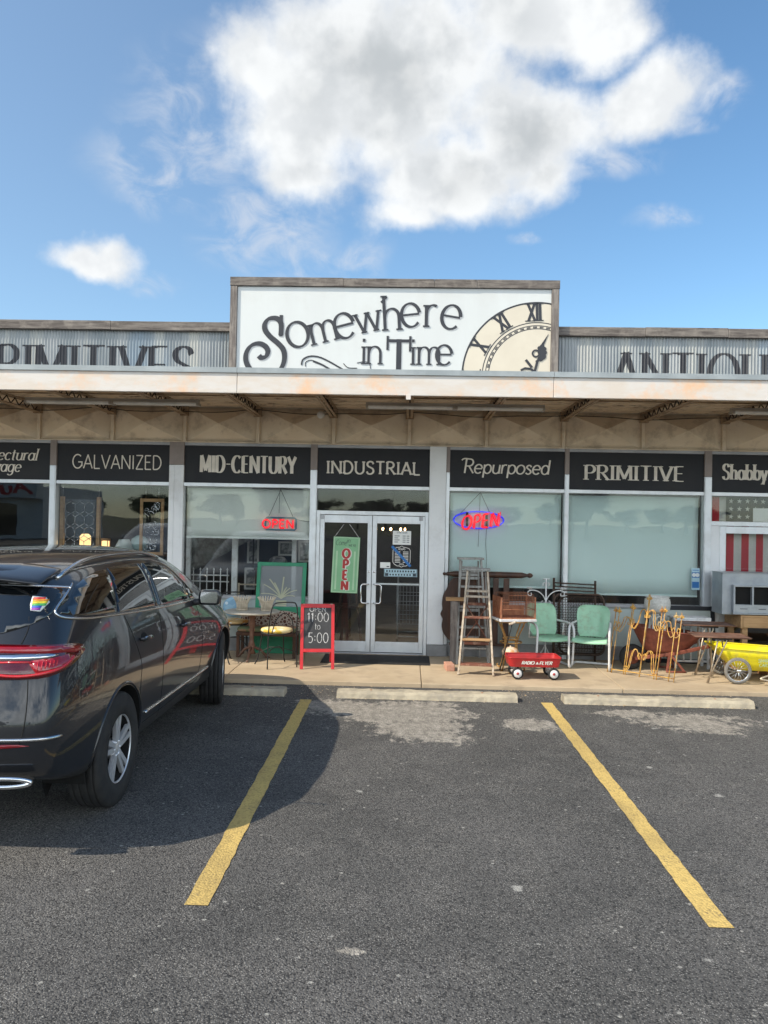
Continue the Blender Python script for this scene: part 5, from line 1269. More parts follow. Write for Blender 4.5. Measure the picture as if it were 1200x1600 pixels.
    for g0 in (-.075, -.03, .022, .067):
        tp += [(.391, g0 - .005), (.391, g0), (.380, g0 + .002), (.380, g0 + .008), (.391, g0 + .010)]
    tp += [(.391, .09), (.383, .105), (.355, .118), (.30, .122), (.235, .115), (.225, .0), (.235, -.115)]
    for ay, st in ((1.13, 0), (4.20, radians(11))):
        for sx in (1, -1):
            wc = bpy.data.objects.new('wheel', None); COL.objects.link(wc); wc.parent = car; wc.location = (sx * .865, ay, .391); wc.rotation_euler = (0, 0, st if sx > 0 else pi + st)
            t = MB(); t.lathe(tp, axis='x', seg=56); t.build('tyre', M['tyre'], wc)
            r = MB(); r.lathe([(.236, .106), (.243, .112), (.232, .108), (.224, .100), (.238, .098)], axis='x', seg=56); b_ = MB(); b_.lathe([(.223, .095), (.205, .02), (.205, -.10), (.236, -.11)], axis='x', seg=40); b_.build('rim_barrel', M['gap'], wc)
            rim = r
            for k in range(5):
                a = 2 * pi * k / 5 + .35
                for da, ww in ((-.16, .034), (.16, .034)):
                    p0 = (.082, .045 * cos(a + da * 1.8), .045 * sin(a + da * 1.8)); p1 = (.092, .228 * cos(a + da), .228 * sin(a + da))
                    rim.bar(p0, p1, .030, ww, up=(1, 0, 0), w2=.052, h2=.030) if False else rim.bar(p0, p1, .030, .028, up=(1, 0, 0), w2=.036, h2=.024)
            rim.lathe([(.001, .098), (.034, .096), (.062, .086), (.07, .06), (.07, .03)], axis='x', seg=28)
            for k in range(6):
                a = 2 * pi * k / 6; rim.lathe([(.001, .10), (.008, .10), (.009, .09)], (0, .05 * cos(a), .05 * sin(a)), 'x', 8)
            rim.build('rim', M['rim'], wc)
            t = MB(); t.lathe([(.001, .0), (.20, .0), (.203, -.05)], axis='x', seg=40); t.build('brake_disc', M['gap'], wc)
    # dark wheel wells, underbody
    for ay in (1.13, 4.20):
        for sx in (1, -1):
            t = MB(); t.lathe([(.001, sx * .615), (.424, sx * .615), (.424, sx * .90)], (0, ay, .40), 'x', 40); o = t.build('wheel_liner', M['gap'], car)
            bm = bmesh.new(); bm.from_mesh(o.data)
            bmesh.ops.delete(bm, geom=[f for f in bm.faces if f.calc_center_median().z < .27], context='FACES'); bm.to_mesh(o.data); bm.free()
    return car
make_car('parked_car', 'black five door crossover parked on the left in front of the shop', 'car', (-2.975, 4.37, 0), 0, M['paint'])
# ------------------------------------------------------------------ things on the sidewalk
SZ = .051
# chalkboard
t = thing('sidewalk_sign', 'red framed chalkboard sandwich board reading 11:00 to 5:00', 'sandwich board', (-1.20, 10.62, SZ), radians(8))
def aframe(front):
    s = -1 if front else 1
    y0, y1 = .25 * s, .012 * s; H_ = .83; sl_ = (y1 - y0) / H_
    def Y(z): return y0 + sl_ * z
    m = MB()
    for x in (-.205, .205): m.bar((x, Y(0), 0), (x, Y(H_), H_), .042, .022, up=(0, 1, 0))
    for z, h in ((.235, .045), (.808, .05)): m.bar((-.1835, Y(z), z), (.1835, Y(z), z), .020, h, up=(0, sl_, 1))
    o = m.build('frame', M['red'], t, bevel=.003)
    b = MB(); b.add([(x, Y(z) + dy, z) for dy in (-.003, .003) for x, z in ((-.184, .255), (.184, .255), (.184, .785), (-.184, .785))], [(0, 1, 2, 3), (7, 6, 5, 4), (0, 4, 5, 1), (1, 5, 6, 2), (2, 6, 7, 3), (3, 7, 4, 0)])
    b.build('chalk_panel', M['chalk'], o)
    if front:
        c = MB(); sc_ = style(thick=.062, space=.07, wx=.85)
        cv = lambda x, z, d: (x, Y(z) - .004 - d * .6, z)
        text(c, 'OPEN', 0, .735, .06, style(thick=.09, space=.1), center=True, t=.0006, conv=cv, width=.22)
        text(c, '11:00', .005, .605, .115, sc_, center=True, t=.0006, conv=cv, width=.29)
        text(c, 'to', .0, .505, .085, sc_, center=True, t=.0006, conv=cv); text(c, '5:00', .01, .335, .125, sc_, center=True, t=.0006, conv=cv, width=.275)
        c.build('chalk_writing', M['chalkwhite'], o, fix=False)
aframe(True); aframe(False)
m = MB(); m.box(-.20, -.17, -.018, .018, .818, .838); m.box(.17, .20, -.018, .018, .818, .838); m.build('hinge', M['dullsteel'], t)

# bistro set
t = thing('bistro_table', 'round pale topped bistro table on a rusty pedestal beside the red chalkboard', 'table', (-2.16, 10.98, SZ))
MB().lathe([(.001, .652), (.36, .652), (.385, .664), (.385, .676), (.37, .682), (.001, .684)], seg=48).build('table_top', pm('pale stone top', (.48, .46, .40), (.36, .34, .30), 10, .6, dirt=(.25, .22, .18), dirtscale=6), t)
MB().lathe([(.14, .655), (.06, .62), (.035, .56), (.055, .50), (.032, .44), (.03, .26), (.05, .20), (.035, .14), (.06, .08), (.001, .07)], seg=20).build('pedestal', M['tray'], t)
for k in range(3):
    a = 2 * pi * k / 3 + .5; c, s = cos(a), sin(a)
    m = MB(); m.tube([(.03 * c, .03 * s, .17), (.13 * c, .13 * s, .13), (.22 * c, .22 * s, .03), (.27 * c, .27 * s, .012)], [.022, .02, .016, .014], 8); m.build('foot', M['tray'], t)
def cane_pot(x, y, label):
    t = thing('cane_planter', label, 'planter', (x, y, SZ + .684), 0, 'cane planters on the bistro table')
    m = MB(); n = 20
    for k in range(n):
        a = 2 * pi * k / n; m.tube([(.07 * cos(a), .07 * sin(a), .0), (.072 * cos(a), .072 * sin(a), .08), (.095 * cos(a), .095 * sin(a), .14), (.125 * cos(a), .125 * sin(a), .19)], .0085, 6)
    m.build('canes', M['wovenpot'], t)
    m = MB()
    for r, z in ((.074, .012), (.078, .10)): m.tube([(r * cos(2 * pi * k / 30), r * sin(2 * pi * k / 30), z) for k in range(30)], .007, 6, closed=True)
    m.build('band', M['wovenpot'], t); MB().lathe([(.001, .006), (.062, .006), (.066, .08), (.08, .13)], seg=20).build('liner', M['wovenpot'], t)
cane_pot(-2.305, 10.98, 'left of the two cream cane planters on the bistro table')
cane_pot(-1.96, 10.98, 'right of the two cream cane planters on the bistro table')
def cushion_mat(name, a, b, c):
    m, g, bs = newmat(name); co = g.n('ShaderNodeTexCoord').outputs['Object']
    v = g.n('ShaderNodeTexVoronoi'); g.put(v.inputs['Vector'], co); v.inputs['Scale'].default_value = 13
    r = g.sep(v.outputs['Color'])
    col = g.mix(g.ss(r[0], .5, .55), a, b); col = g.mix(g.m('MULTIPLY', g.ss(r[1], .68, .72), g.ss(v.outputs['Distance'], .45, .35)), col, c)
    g.put(bs.inputs['Base Color'], col); bs.inputs['Roughness'].default_value = .9
    return m
M['cush_y'] = cushion_mat('yellow floral cotton', (.62, .40, .05), (.70, .58, .30), (.75, .70, .60)); M['cush_o'] = cushion_mat('orange floral cotton', (.55, .24, .06), (.62, .45, .22), (.62, .60, .55)); M['cush_b'] = cushion_mat('blue cotton', (.20, .36, .50), (.26, .43, .56), (.5, .6, .66))
def bistro_chair(label, loc, rz, cush, backpad=None):
    t = thing('bistro_chair', label, 'chair', (*loc, SZ), rz)
    m = MB(); r = .009
    m.tube(spl([(-.21, -.21, 0), (-.20, -.20, .45), (-.19, -.24, .72), (-.165, -.255, .83), (-.11, -.26, .87), (.11, -.26, .87), (.165, -.255, .83), (.19, -.24, .72), (.20, -.20, .45), (.21, -.21, 0)], 5), r, 8)
    m.build('back_frame', M['blackmetal'], t)
    m = MB(); m.tube(spl([(-.155, -.205, .46), (-.12, -.235, .62), (-.06, -.25, .70), (.0, -.253, .73), (.06, -.25, .70), (.12, -.235, .62), (.155, -.205, .46)], 5), .007, 8); m.build('back_loop', M['blackmetal'], t)
    m = MB(); m.tube([(.20 * cos(a), .20 * sin(a), .445) for a in [2 * pi * k / 28 for k in range(28)]], r, 8, closed=True); m.build('seat_ring', M['blackmetal'], t)
    for sx in (-1, 1):
        m = MB(); m.tube(spl([(sx * .15, .13, .445), (sx * .17, .16, .25), (sx * .19, .19, .08), (sx * .22, .22, 0)], 5), r, 8); m.build('leg', M['blackmetal'], t)
    m = MB(); m.tube(spl([(-.20, -.20, .20), (-.08, -.05, .24), (0, 0, .25), (.08, .08, .24), (.19, .185, .14)], 4), .006, 6); m.tube(spl([(.20, -.20, .20), (.08, -.05, .235), (0, 0, .243), (-.08, .08, .235), (-.19, .185, .14)], 4), .006, 6); m.build('stretcher', M['blackmetal'], t)
    m = MB(); m.lathe([(.001, .45), (.185, .452), (.215, .475), (.205, .50), (.12, .512), (.001, .508)], seg=28); m.build('seat_cushion', cush, t)
    if backpad:
        m = MB(); m.sphere((0, -.235, .66), .14, 1.1, .22, 1.05, 18, 10); m.build('back_cushion', backpad, t)
bistro_chair('black wire chair with yellow floral cushion, nearest the chalkboard', (-1.74, 10.56), radians(32), M['cush_y'])
bistro_chair('black wire chair with orange floral cushion, half hidden by the car', (-2.62, 10.72), radians(-80), M['cush_o'])
bistro_chair('black wire chair with pale blue back cushion behind the bistro table', (-2.50, 11.36), radians(-165), M['cush_o'], M['cush_b'])
# bench with patterned back, green screen door behind it
t = thing('patterned_bench', 'low bench with a brown scroll patterned back and floral seat against the shop', 'bench', (-1.98, 11.30, SZ))
def bench_mat():
    m, g, b = newmat('brown scroll fabric'); co = g.n('ShaderNodeTexCoord').outputs['Object']
    v = g.n('ShaderNodeTexVoronoi', feature='DISTANCE_TO_EDGE'); g.put(v.inputs['Vector'], co); v.inputs['Scale'].default_value = 24
    g.put(b.inputs['Base Color'], g.mix(g.ss(v.outputs['Distance'], .10, .18), (.42, .36, .30), (.10, .035, .022))); b.inputs['Roughness'].default_value = .85
    return m
m = MB(); m.prism([(-.43, .30), (.43, .30), (.44, .48), (.40, .60), (.25, .635), (0, .645), (-.25, .635), (-.40, .60), (-.44, .48)], .09, .15); m.build('backrest', bench_mat(), t, bevel=.02)
m = MB(); m.box(-.42, .42, -.20, .085, .36, .43); m.build('seat_cushion', cushion_mat('red green floral', (.25, .16, .10), (.12, .15, .08), (.35, .08, .05)), t, bevel=.03)
MB().box(-.43, .43, -.21, .15, .31, .358).build('seat_frame', M['brown'], t, bevel=.005)
for x in (-.40, .40):
    for y in (-.18, .12): MB().bar((x, y, 0), (x, y, .31), .045, .045, up=(0, 1, 0)).build('leg', M['brown'], t, bevel=.004)
t = thing('screen_door', 'green framed screen door with a painted plant leaning beside the left door', 'screen door', (-1.88, 11.49, SZ))
def LZ(y, z): return (y + .10 * (z / 1.33), z)
m = MB(); w = .365
def board(x0, x1, z0, z1, th=.03):
    a = MB(); pts = []
    for dy in (0, th):
        for x, z in ((x0, z0), (x1, z0), (x1, z1), (x0, z1)): y, zz = LZ(0, z); pts.append((x + .03 * (z / 1.33) * 1, y + dy, zz))
    m.add(pts, [(0, 1, 2, 3), (7, 6, 5, 4), (0, 4, 5, 1), (1, 5, 6, 2), (2, 6, 7, 3), (3, 7, 4, 0)])
board(-w, -w + .055, 0, 1.33); board(w - .055, w, 0, 1.33); board(-w + .0552, w - .0552, 1.275, 1.328); board(-w + .0552, w - .0552, .62, .68); board(-w + .0552, w - .0552, .002, .20)
m.build('frame', M['green'], t, bevel=.004)
m = MB(); board(-w + .056, w - .056, .201, .619, .008); m.build('lower_panel', M['green'], t)
def mesh_mat():
    m, g, b = newmat('pale insect screen'); t_ = m.node_tree
    b.inputs['Base Color'].default_value = (.36, .40, .42, 1); b.inputs['Roughness'].default_value = .6
    tr = g.n('ShaderNodeBsdfTransparent'); mx = g.n('ShaderNodeMixShader'); mx.inputs[0].default_value = .45
    t_.links.new(tr.outputs[0], mx.inputs[1]); t_.links.new(b.outputs[0], mx.inputs[2]); t_.links.new(mx.outputs[0], t_.nodes['Material Output'].inputs[0]); return m
m = MB(); y0, _ = LZ(0, .68); y1, _ = LZ(0, 1.275); m.add([(-w + .07, y0 + .012, .681), (w - .04, y0 + .012, .681), (w - .03, y1 + .012, 1.274), (-w + .085, y1 + .012, 1.274)], [(0, 1, 2, 3)]); m.build('screen', mesh_mat(), t)
m = MB(); M['plantpaint'] = pm('faded plant paint', (.40, .40, .28), (.34, .36, .26), 9, .8)
rr = random.Random(5)
for i in range(9):
    a = radians(-62 + i * 15.5 + rr.uniform(-6, 6)); L_ = rr.uniform(.20, .40); pts = []
    for k in range(7):
        s = k / 6; x = .03 + sin(a) * L_ * s ** 1.1; z = .80 + cos(a) * L_ * s - .10 * abs(sin(a)) * s * s * 1.2; pts.append((x, z))
    ribbon(m, pts, lambda p, q: .011 + .008 * abs(q), lambda u, v, d: (u, LZ(0, v)[0] + .010 - d, v), 0, .001 + .0003 * i)
for i in range(3): ribbon(m, [(-.05 + .0, .70 + i * .03), (.11, .70 + i * .03)], lambda p, q: .024, lambda u, v, d: (u, LZ(0, v)[0] + .010 - d, v), 0, .001)
m.build('plant_painting', M['plantpaint'], t, fix=False)
# mat and brick
t = thing('door_mat', 'black ribbed rubber mat in front of the glass doors', 'mat', (-.42, 11.20, SZ)); m = MB(); m.box(-.76, .76, -.36, .36, 0, .006); m.build('mat_base', M['black'], t, bevel=.003)
m = MB()
for i in range(46): m.box(-.74 + i * .0325, -.74 + i * .0325 + .018, -.34, .34, .0062, .011)
m.build('mat_ribs', M['black'], t)
t = thing('brick', 'lone pinkish brick on the sidewalk at the foot of the ladders', 'brick', (.585, 10.60, SZ), radians(6)); m = MB(); m.box(-.055, .055, -.13, .13, 0, .085); m.build('brick_body', pm('pink brick', (.50, .26, .18), (.40, .20, .14), 14, .9, bump=.004, bscale=60, dirt=(.55, .42, .34), dirtscale=12), t, bevel=.006)
# ladders
def ladder(label, loc, rz, H_, w0, w1, lean, back, steps, rail, tread, backmat, brace, cap=None, th=.03):
    t = thing('step_ladder', label, 'ladder', (*loc, SZ), rz)
    def fx(s, z): return (s * (w0 + (w1 - w0) * z / H_), lean * z / H_, z)
    for s in (-1, 1): MB().bar(fx(s, 0), fx(s, H_), .026, .055, up=(0, 1, 0)).build('rail', rail, t, bevel=.003)
    for z, d, mt in steps:
        a = fx(-1, z); b = fx(1, z); m = MB(); m.box(a[0] + .0135, b[0] - .0135, a[1] - .045, a[1] + d, z - .012, z + .012); m.build('tread', mt, t, bevel=.003)
    c = fx(0, H_); cw = w1 + .035
    MB().box(-cw, cw, c[1] - .06, c[1] + .10, H_ + .001, H_ + .03).build('top_cap', cap or tread, t, bevel=.004)
    bk = MB()
    for s in (-1, 1): MB().bar((s * (w0 - .03), lean + back, 0), (s * (w1 - .03), lean + .06, H_ - .02), .022, .04, up=(0, 1, 0)).build('rear_rail', backmat, t, bevel=.003)
    def bx(s, z): return (s * (w0 - .03 + (w1 - w0) * z / H_), lean + back + (.06 - back) * z / H_, z)
    for z in brace['bars']: MB().bar((bx(-1, z)[0], bx(0, z)[1] - .016, z), (bx(1, z)[0], bx(0, z)[1] - .016, z), .012, .04, up=(0, 0, 1)).build('rear_bar', brace['mat'], t, bevel=.002)
    if brace.get('x'):
        za, zb = brace['x']
        for k, s in enumerate((-1, 1)): MB().bar((bx(s, za)[0], bx(0, za)[1] - .03 - k * .013, za), (bx(-s, zb)[0], bx(0, zb)[1] - .03 - k * .013, zb), .012, .045, up=(0, 1, 0.01)).build('cross_brace', brace['mat'], t, bevel=.002)
    for s in (-1, 1):
        a = fx(s, H_ * .62); b = bx(s, H_ * .66); MB().tube([(a[0] - s * .02, a[1], a[2]), (b[0], b[1], b[2])], .005, 6).build('spreader', M['dullsteel'], t)
    return t
ladder('pale wooden step ladder with red brown treads, in front of the grey ladder', (.91, 10.24), radians(-5), 1.33, .225, .135, .42, .42, [(.13, .09, M['redwood']), (.44, .06, M['tanwood']), (.72, .06, M['redwood']), (.99, .06, M['paleladder']), (1.06, .07, M['paleladder'])], M['paleladder'], M['grayladder'], M['grayladder'], dict(bars=[.30, .86], mat=M['redwood'], x=(.32, .84)))
ladder('taller grey weathered step ladder behind the pale one', (.93, 11.02), radians(4), 1.44, .22, .15, .34, .22, [(.22, .08, M['grayladder']), (.5, .08, M['grayladder']), (.78, .08, M['grayladder']), (1.06, .08, M['grayladder'])], M['grayladder'], M['grayladder'], M['grayladder'], dict(bars=[.3, .7, 1.17, 1.22, 1.27, 1.32], mat=M['grayladder']), cap=M['grayladder'])
t = thing('wooden_post', 'grey square post with a tan board on top, left of the ladders', 'post', (.672, 11.16, SZ)); MB().box(-.05, .05, -.05, .05, 0, .868).build('post_shaft', M['greywood_v'], t, bevel=.005); MB().box(-.12, .15, -.07, .05, .869, .915).build('top_board', M['tanwood'], t, bevel=.004)
# carved headboard leaning on the window
t = thing('headboard', 'dark brown carved bed headboard with turned rail leaning on the window', 'headboard', (1.18, 11.50, SZ))
def LH(z): return .10 * z / 1.3
m = MB(); pr = [(.001, -.66), (.014, -.655), (.026, -.635), (.014, -.612), (.022, -.60), (.03, -.59), (.022, -.57), (.042, -.50), (.045, -.2), (.046, .2), (.042, .50), (.022, .575), (.03, .59), (.038, .61), (.03, .635), (.012, .655), (.001, .66)]
m.lathe(pr, (0, LH(1.23), 1.215), 'x', 20); m.build('turned_rail', M['brown'], t)
for a, b in ((-.16, .03), (.075, .155), (.225, .31)):
    MB().box(a, b, .035, .055, .22, 1.17).build('slat', M['brown'], t, bevel=.004)
m = MB(); m.box(-.55, .34, .03, .06, .18, .2199); m.build('lower_rail', M['brown'], t, bevel=.005)
ear = spl([(-.50, 1.17), (-.56, 1.10), (-.60, 1.0), (-.645, .92), (-.665, .80), (-.66, .70), (-.685, .63), (-.655, .56), (-.665, .46), (-.64, .36), (-.58, .28), (-.54, .24)], 5) + [(-.30, .24), (-.30, 1.17)]
m = MB(); m.prism(ear, .03, .06); m.build('scalloped_panel', M['brown'], t, bevel=.006)
m = MB(); m.box(-.30, -.165, .038, .058, .24, 1.17); m.build('slat', M['brown'], t)
for sx, z in ((-.48, 0),): MB().lathe([(.001, 0), (.03, 0), (.035, .05), (.022, .09), (.035, .14), (.03, .18), (.001, .18)], (sx, .045, 0), seg=16).build('foot', M['brown'], t)
MB().lathe([(.001, 0), (.03, 0), (.035, .05), (.022, .09), (.035, .14), (.03, .18), (.001, .18)], (.30, .045, 0), seg=16).build('foot', M['brown'], t)
# birdcage on its stand
t = thing('plant_stand', 'brass wire stand with a ring, carrying the rusty birdcage', 'stand', (1.42, 10.72, SZ))
M['brass'] = pm('aged brass wire', (.50, .32, .12), (.34, .18, .06), 14, .45, .7)
for k in range(4):
    a = pi / 4 + k * pi / 2; c, s = cos(a), sin(a)
    m = MB(); m.tube(spl([(.22 * c, .22 * s, .665), (.20 * c, .20 * s, .60), (.12 * c, .12 * s, .45), (.10 * c, .10 * s, .32), (.13 * c, .13 * s, .16), (.17 * c, .17 * s, .03), (.20 * c, .20 * s, .008), (.23 * c, .23 * s, .03), (.22 * c, .22 * s, .05)], 5), .010, 8); m.build('leg', M['brass'], t)
for r, z in ((.145, .37), (.105, .42), (.215, .655)): MB().tube([(r * cos(2 * pi * k / 32), r * sin(2 * pi * k / 32), z) for k in range(32)], .009, 8, closed=True).build('ring', M['brass'], t)
t = thing('gourd', 'round orange and white speckled gourd under the birdcage', 'gourd', (1.385, 10.50, .255)); m = MB(); m.lathe([(.001, 0), (.06, .0), (.105, .035), (.115, .07), (.09, .11), (.04, .132), (.012, .13), (.008, .15), (.001, .15)], seg=22); m.build('gourd_body', pm('gourd skin', (.62, .54, .44), (.58, .28, .08), 9, .55, dirt=(.30, .10, .03), dirtscale=14), t)
t = thing('stool', 'small wire stool holding the gourd behind the red wagon handle', 'stool', (1.385, 10.50, SZ))
m = MB(); m.tube([(.10 * cos(2 * pi * k / 24), .10 * sin(2 * pi * k / 24), .195) for k in range(24)], .008, 8, closed=True); m.build('ring', M['brass'], t)
for k in range(3):
    a = 2 * pi * k / 3 + .3; MB().tube([(.10 * cos(a), .10 * sin(a), .195), (.12 * cos(a), .12 * sin(a), .0)], .008, 8).build('leg', M['brass'], t)
t = thing('birdcage', 'rusty rectangular wire birdcage on a white tray', 'birdcage', (1.45, 10.70, SZ + .667), radians(12))
wx, wy, ht = .235, .17, .37
MB().box(-wx - .02, wx + .02, -wy - .02, wy + .02, .0, .035).build('tray', M['white_paint'], t, bevel=.006)
m = MB(); R_ = .045
def capz(x): return ht - (R_ - sqrt(max(R_ * R_ - max(abs(x) - (wx - R_), 0) ** 2, 0)))
n = 22
for i in range(n + 1):
    x = -wx + 2 * wx * i / n; m.tube([(x, -wy, .036), (x, -wy, capz(x)), (x, wy, capz(x)), (x, wy, .036)], .0024, 5)
for y in [-wy + 2 * wy * i / 14 for i in range(15)]:
    for sx in (-1, 1): m.tube([(sx * wx, y, .036), (sx * wx, y, ht - R_)], .0024, 5)
m.build('wires', M['rust'], t)
m = MB()
for z in (.05, .16, .255): m.tube([(-wx, -wy, z), (wx, -wy, z), (wx, wy, z), (-wx, wy, z)], .0045, 6, closed=True)
m.tube([(-wx + .1, -wy - .004, .255), (wx - .1, -wy - .004, .255), (wx - .1, -wy - .004, .35), (-wx + .1, -wy - .004, .35)], .005, 6, closed=True)
m.build('hoops', M['rust'], t)
m = MB()
for sx in (-1, 1):
    for y in (-wy, wy): MB().bar((sx * wx, y, .036), (sx * wx, y, ht - R_), .022, .012).build('corner_strip', M['rust'], t, bevel=.002)
MB().bar((-wx + .012, -wy, .042), (wx - .012, -wy, .042), .008, .02).build('base_strip', M['rust'], t, bevel=.002)
MB().box(-wx + .002, -wx + .006, -wy + .01, wy - .01, .04, ht - R_).build('side_panel', M['rust'], t); MB().box(-wx + .03, wx - .03, wy - .006, wy - .002, .04, ht * .5).build('back_panel', M['rust'], t)
MB().box(-wx + .01, wx - .01, -wy + .01, wy - .01, .0355, .05).build('cage_floor', M['redrust'], t)
# wagon
t = thing('toy_wagon', 'red pull wagon with white lettering and white rimmed wheels', 'wagon', (1.63, 10.20, SZ), radians(2))
L_, W_ = .335, .19
m = MB()
def wag(fl, top):
    l, w = (L_ - .025, W_ - .02) if not top else (L_, W_); c = .05; pts = []
    for cx_, cy_, a0 in ((l - c, w - c, 0), (-l + c, w - c, 90), (-l + c, -w + c, 180), (l - c, -w + c, 270)): pts += arc(cx_, cy_, c, c, a0, a0 + 90, 6)
    return pts
b0 = wag(0, 0); b1 = wag(0, 1); n = len(b0)
m.add([(p[0], p[1], .165) for p in b0] + [(p[0], p[1], .275) for p in b1], [(i, (i + 1) % n, n + (i + 1) % n, n + i) for i in range(n)] + [tuple(range(n))])
m.build('wagon_bed', M['wagonred'], t, solid=.006)
MB().tube([(p[0], p[1], .277) for p in b1], .008, 8, closed=True).build('rolled_rim', M['wagonred'], t)
m = MB(); stf = style(thick=.26, thin=.14, space=.06, wx=.95, slant=.22)
yf = lambda z: -(W_ - .02) - .02 * ((z - .165) / .11) - .0045
cv = lambda x, z, d: (x, yf(z) - d, z)
text(m, 'RADIO', -.17, .198, .040, stf, t=.0012, conv=cv, width=.155); text(m, 'FLYER', .055, .198, .040, stf, t=.0012, conv=cv, width=.155)
m.add([cv(x, z, .0016) for x, z in ((.005, .20), (.045, .20), (.027, .236))], [(0, 1, 2)])
m.build('lettering', M['swhite'], t, fix=False)
for sx, yy in ((-.215, -1), (.245, -1), (-.215, 1), (.245, 1)):
    w_ = MB(); w_.lathe([(.05, -.016), (.071, -.014), (.075, 0), (.071, .014), (.05, .016), (.047, .0), (.05, -.016)], axis='y', seg=28); o = w_.build('wheel', M['black'], t, loc=(sx, yy * .155, .076))
    MB().lathe([(.001, yy * .014), (.02, yy * .014), (.03, yy * .010), (.052, yy * .0165), (.052, yy * -.01), (.001, yy * -.01)], axis='y', seg=28).build('rim', M['white_paint'], o); MB().lathe([(.001, yy * .024), (.014, yy * .024), (.018, yy * .013)], axis='y', seg=14).build('hub_cap', M['wagonred'], o)
m = MB()
for sx in (-.215, .245): m.tube([(sx, -.15, .076), (sx, .15, .076)], .006, 8); m.bar((sx - .02, -.10, .08), (sx - .01, -.09, .164), .02, .012); m.bar((sx + .02, .10, .08), (sx + .01, .09, .164), .02, .012)
m.build('axle', M['dullsteel'], t)
m = MB(); m.tube([(-.25, 0, .11), (-.42, -.02, .09), (-.29, -.01, .60), (-.275, -.01, .67)], .0085, 8); m.build('pull_handle', M['blackmetal'], t); m = MB(); m.tube([(-.31, -.02, .675), (-.235, .0, .70), (-.225, .0, .72)], .016, 8); m.build('hand_grip', M['paleladder'], t)
# plant hanger stand
t = thing('scroll_stand', 'white wrought iron candle stand with scroll arms behind the lawn chairs', 'stand', (2.02, 11.52, SZ)); m = MB(); m.tube([(0, 0, .1), (0, 0, 1.17)], .011, 8); m.tube([(-.05, 0, 1.175), (.05, 0, 1.175)], .009, 8); m.build('pole', M['white_paint'], t)
for s in (-1, 1):
    m = MB(); m.tube(spl([(0, 0, .85), (s * .04, 0, .93), (s * .11, 0, .99), (s * .20, 0, 1.01), (s * .26, 0, .985), (s * .255, 0, .935), (s * .215, 0, .935), (s * .215, 0, .97)], 6), .008, 8); m.tube(spl([(0, 0, .82), (s * .05, 0, .80), (s * .065, 0, .84), (s * .04, 0, .86)], 6), .006, 6); m.tube(spl([(0, 0, 1.10), (s * .035, 0, 1.12), (s * .05, 0, 1.09), (s * .03, 0, 1.07)], 6), .006, 6); m.build('scroll_arm', M['white_paint'], t)
    m = MB(); m.lathe([(.001, 0), (.035, .008), (.045, .03)], (s * .235, 0, 1.02), seg=14); m.tube([(s * .235, 0, 1.0), (s * .235, 0, 1.06)], .006, 6); m.build('candle_cup', M['white_paint'], t)
for k in range(3):
    a = 2 * pi * k / 3 + .5; MB().tube(spl([(0, 0, .22), (.05 * cos(a), .05 * sin(a), .12), (.14 * cos(a), .14 * sin(a), 0.012)], 5), .009, 8).build('foot', M['white_paint'], t)
# folding cot
t = thing('folding_cot', 'dark folded metal cot with a woven spring lattice leaning on the window', 'cot', (2.50, 11.46, SZ), radians(-2))
M['cotmetal'] = pm('dark brown cot metal', (.045, .03, .022), (.09, .055, .04), 16, .55, .4)
def LC(z): return .12 * z / 1.2
m = MB(); r = .11; pts = []
for cx_, cz_, a0 in ((.36 - r, .96 - r, 0), (-.36 + r, .96 - r, 90), (-.36 + r, .10 + r, 180), (.36 - r, .10 + r, 270)): pts += [(p[0], LC(p[1]), p[1]) for p in arc(cx_, cz_, r, r, a0, a0 + 90, 7)]
m.tube(pts, .016, 8, closed=True); m.build('frame_loop', M['cotmetal'], t)
m = MB(); m.tube([(p[0] * .9 + .05, p[1] + .07, p[2] * .94 + .01) for p in pts], .014, 8, closed=True); m.build('frame_loop', M['cotmetal'], t)
m = MB()
for i in range(17):
    x = -.31 + i * .0388; m.add([], []); pt = []
    for k in range(48):
        z = .14 + .79 * k / 47; pt.append((x + .009 * sin(k * 2.1 + i), LC(z) - .004 + .004 * cos(k * 2.1), z))
    m.tube(pt, .0042, 5)
for k in range(22):
    z = .15 + k * .0365; m.tube([(-.34, LC(z), z), (.34, LC(z), z)], .0035, 5)
m.build('spring_lattice', M['cotmetal'], t)
for x in (-.36, .235): MB().tube([(x, .05, .0), (x, .12, 1.19 - (.03 if x > 0 else 0))], .017, 8).build('end_post', M['cotmetal'], t)
m = MB()
for z in (1.02, 1.07, 1.12): m.tube([(-.36, .11, z), (.235, .11, z - .02)], .010, 8)
m.build('end_bar', M['cotmetal'], t)
m = MB()
for z in (.2, .26, .32): m.tube([(-.30, -.02, z), (.33, -.02, z - .01)], .009, 6)
m.build('cross_bar', M['cotmetal'], t)
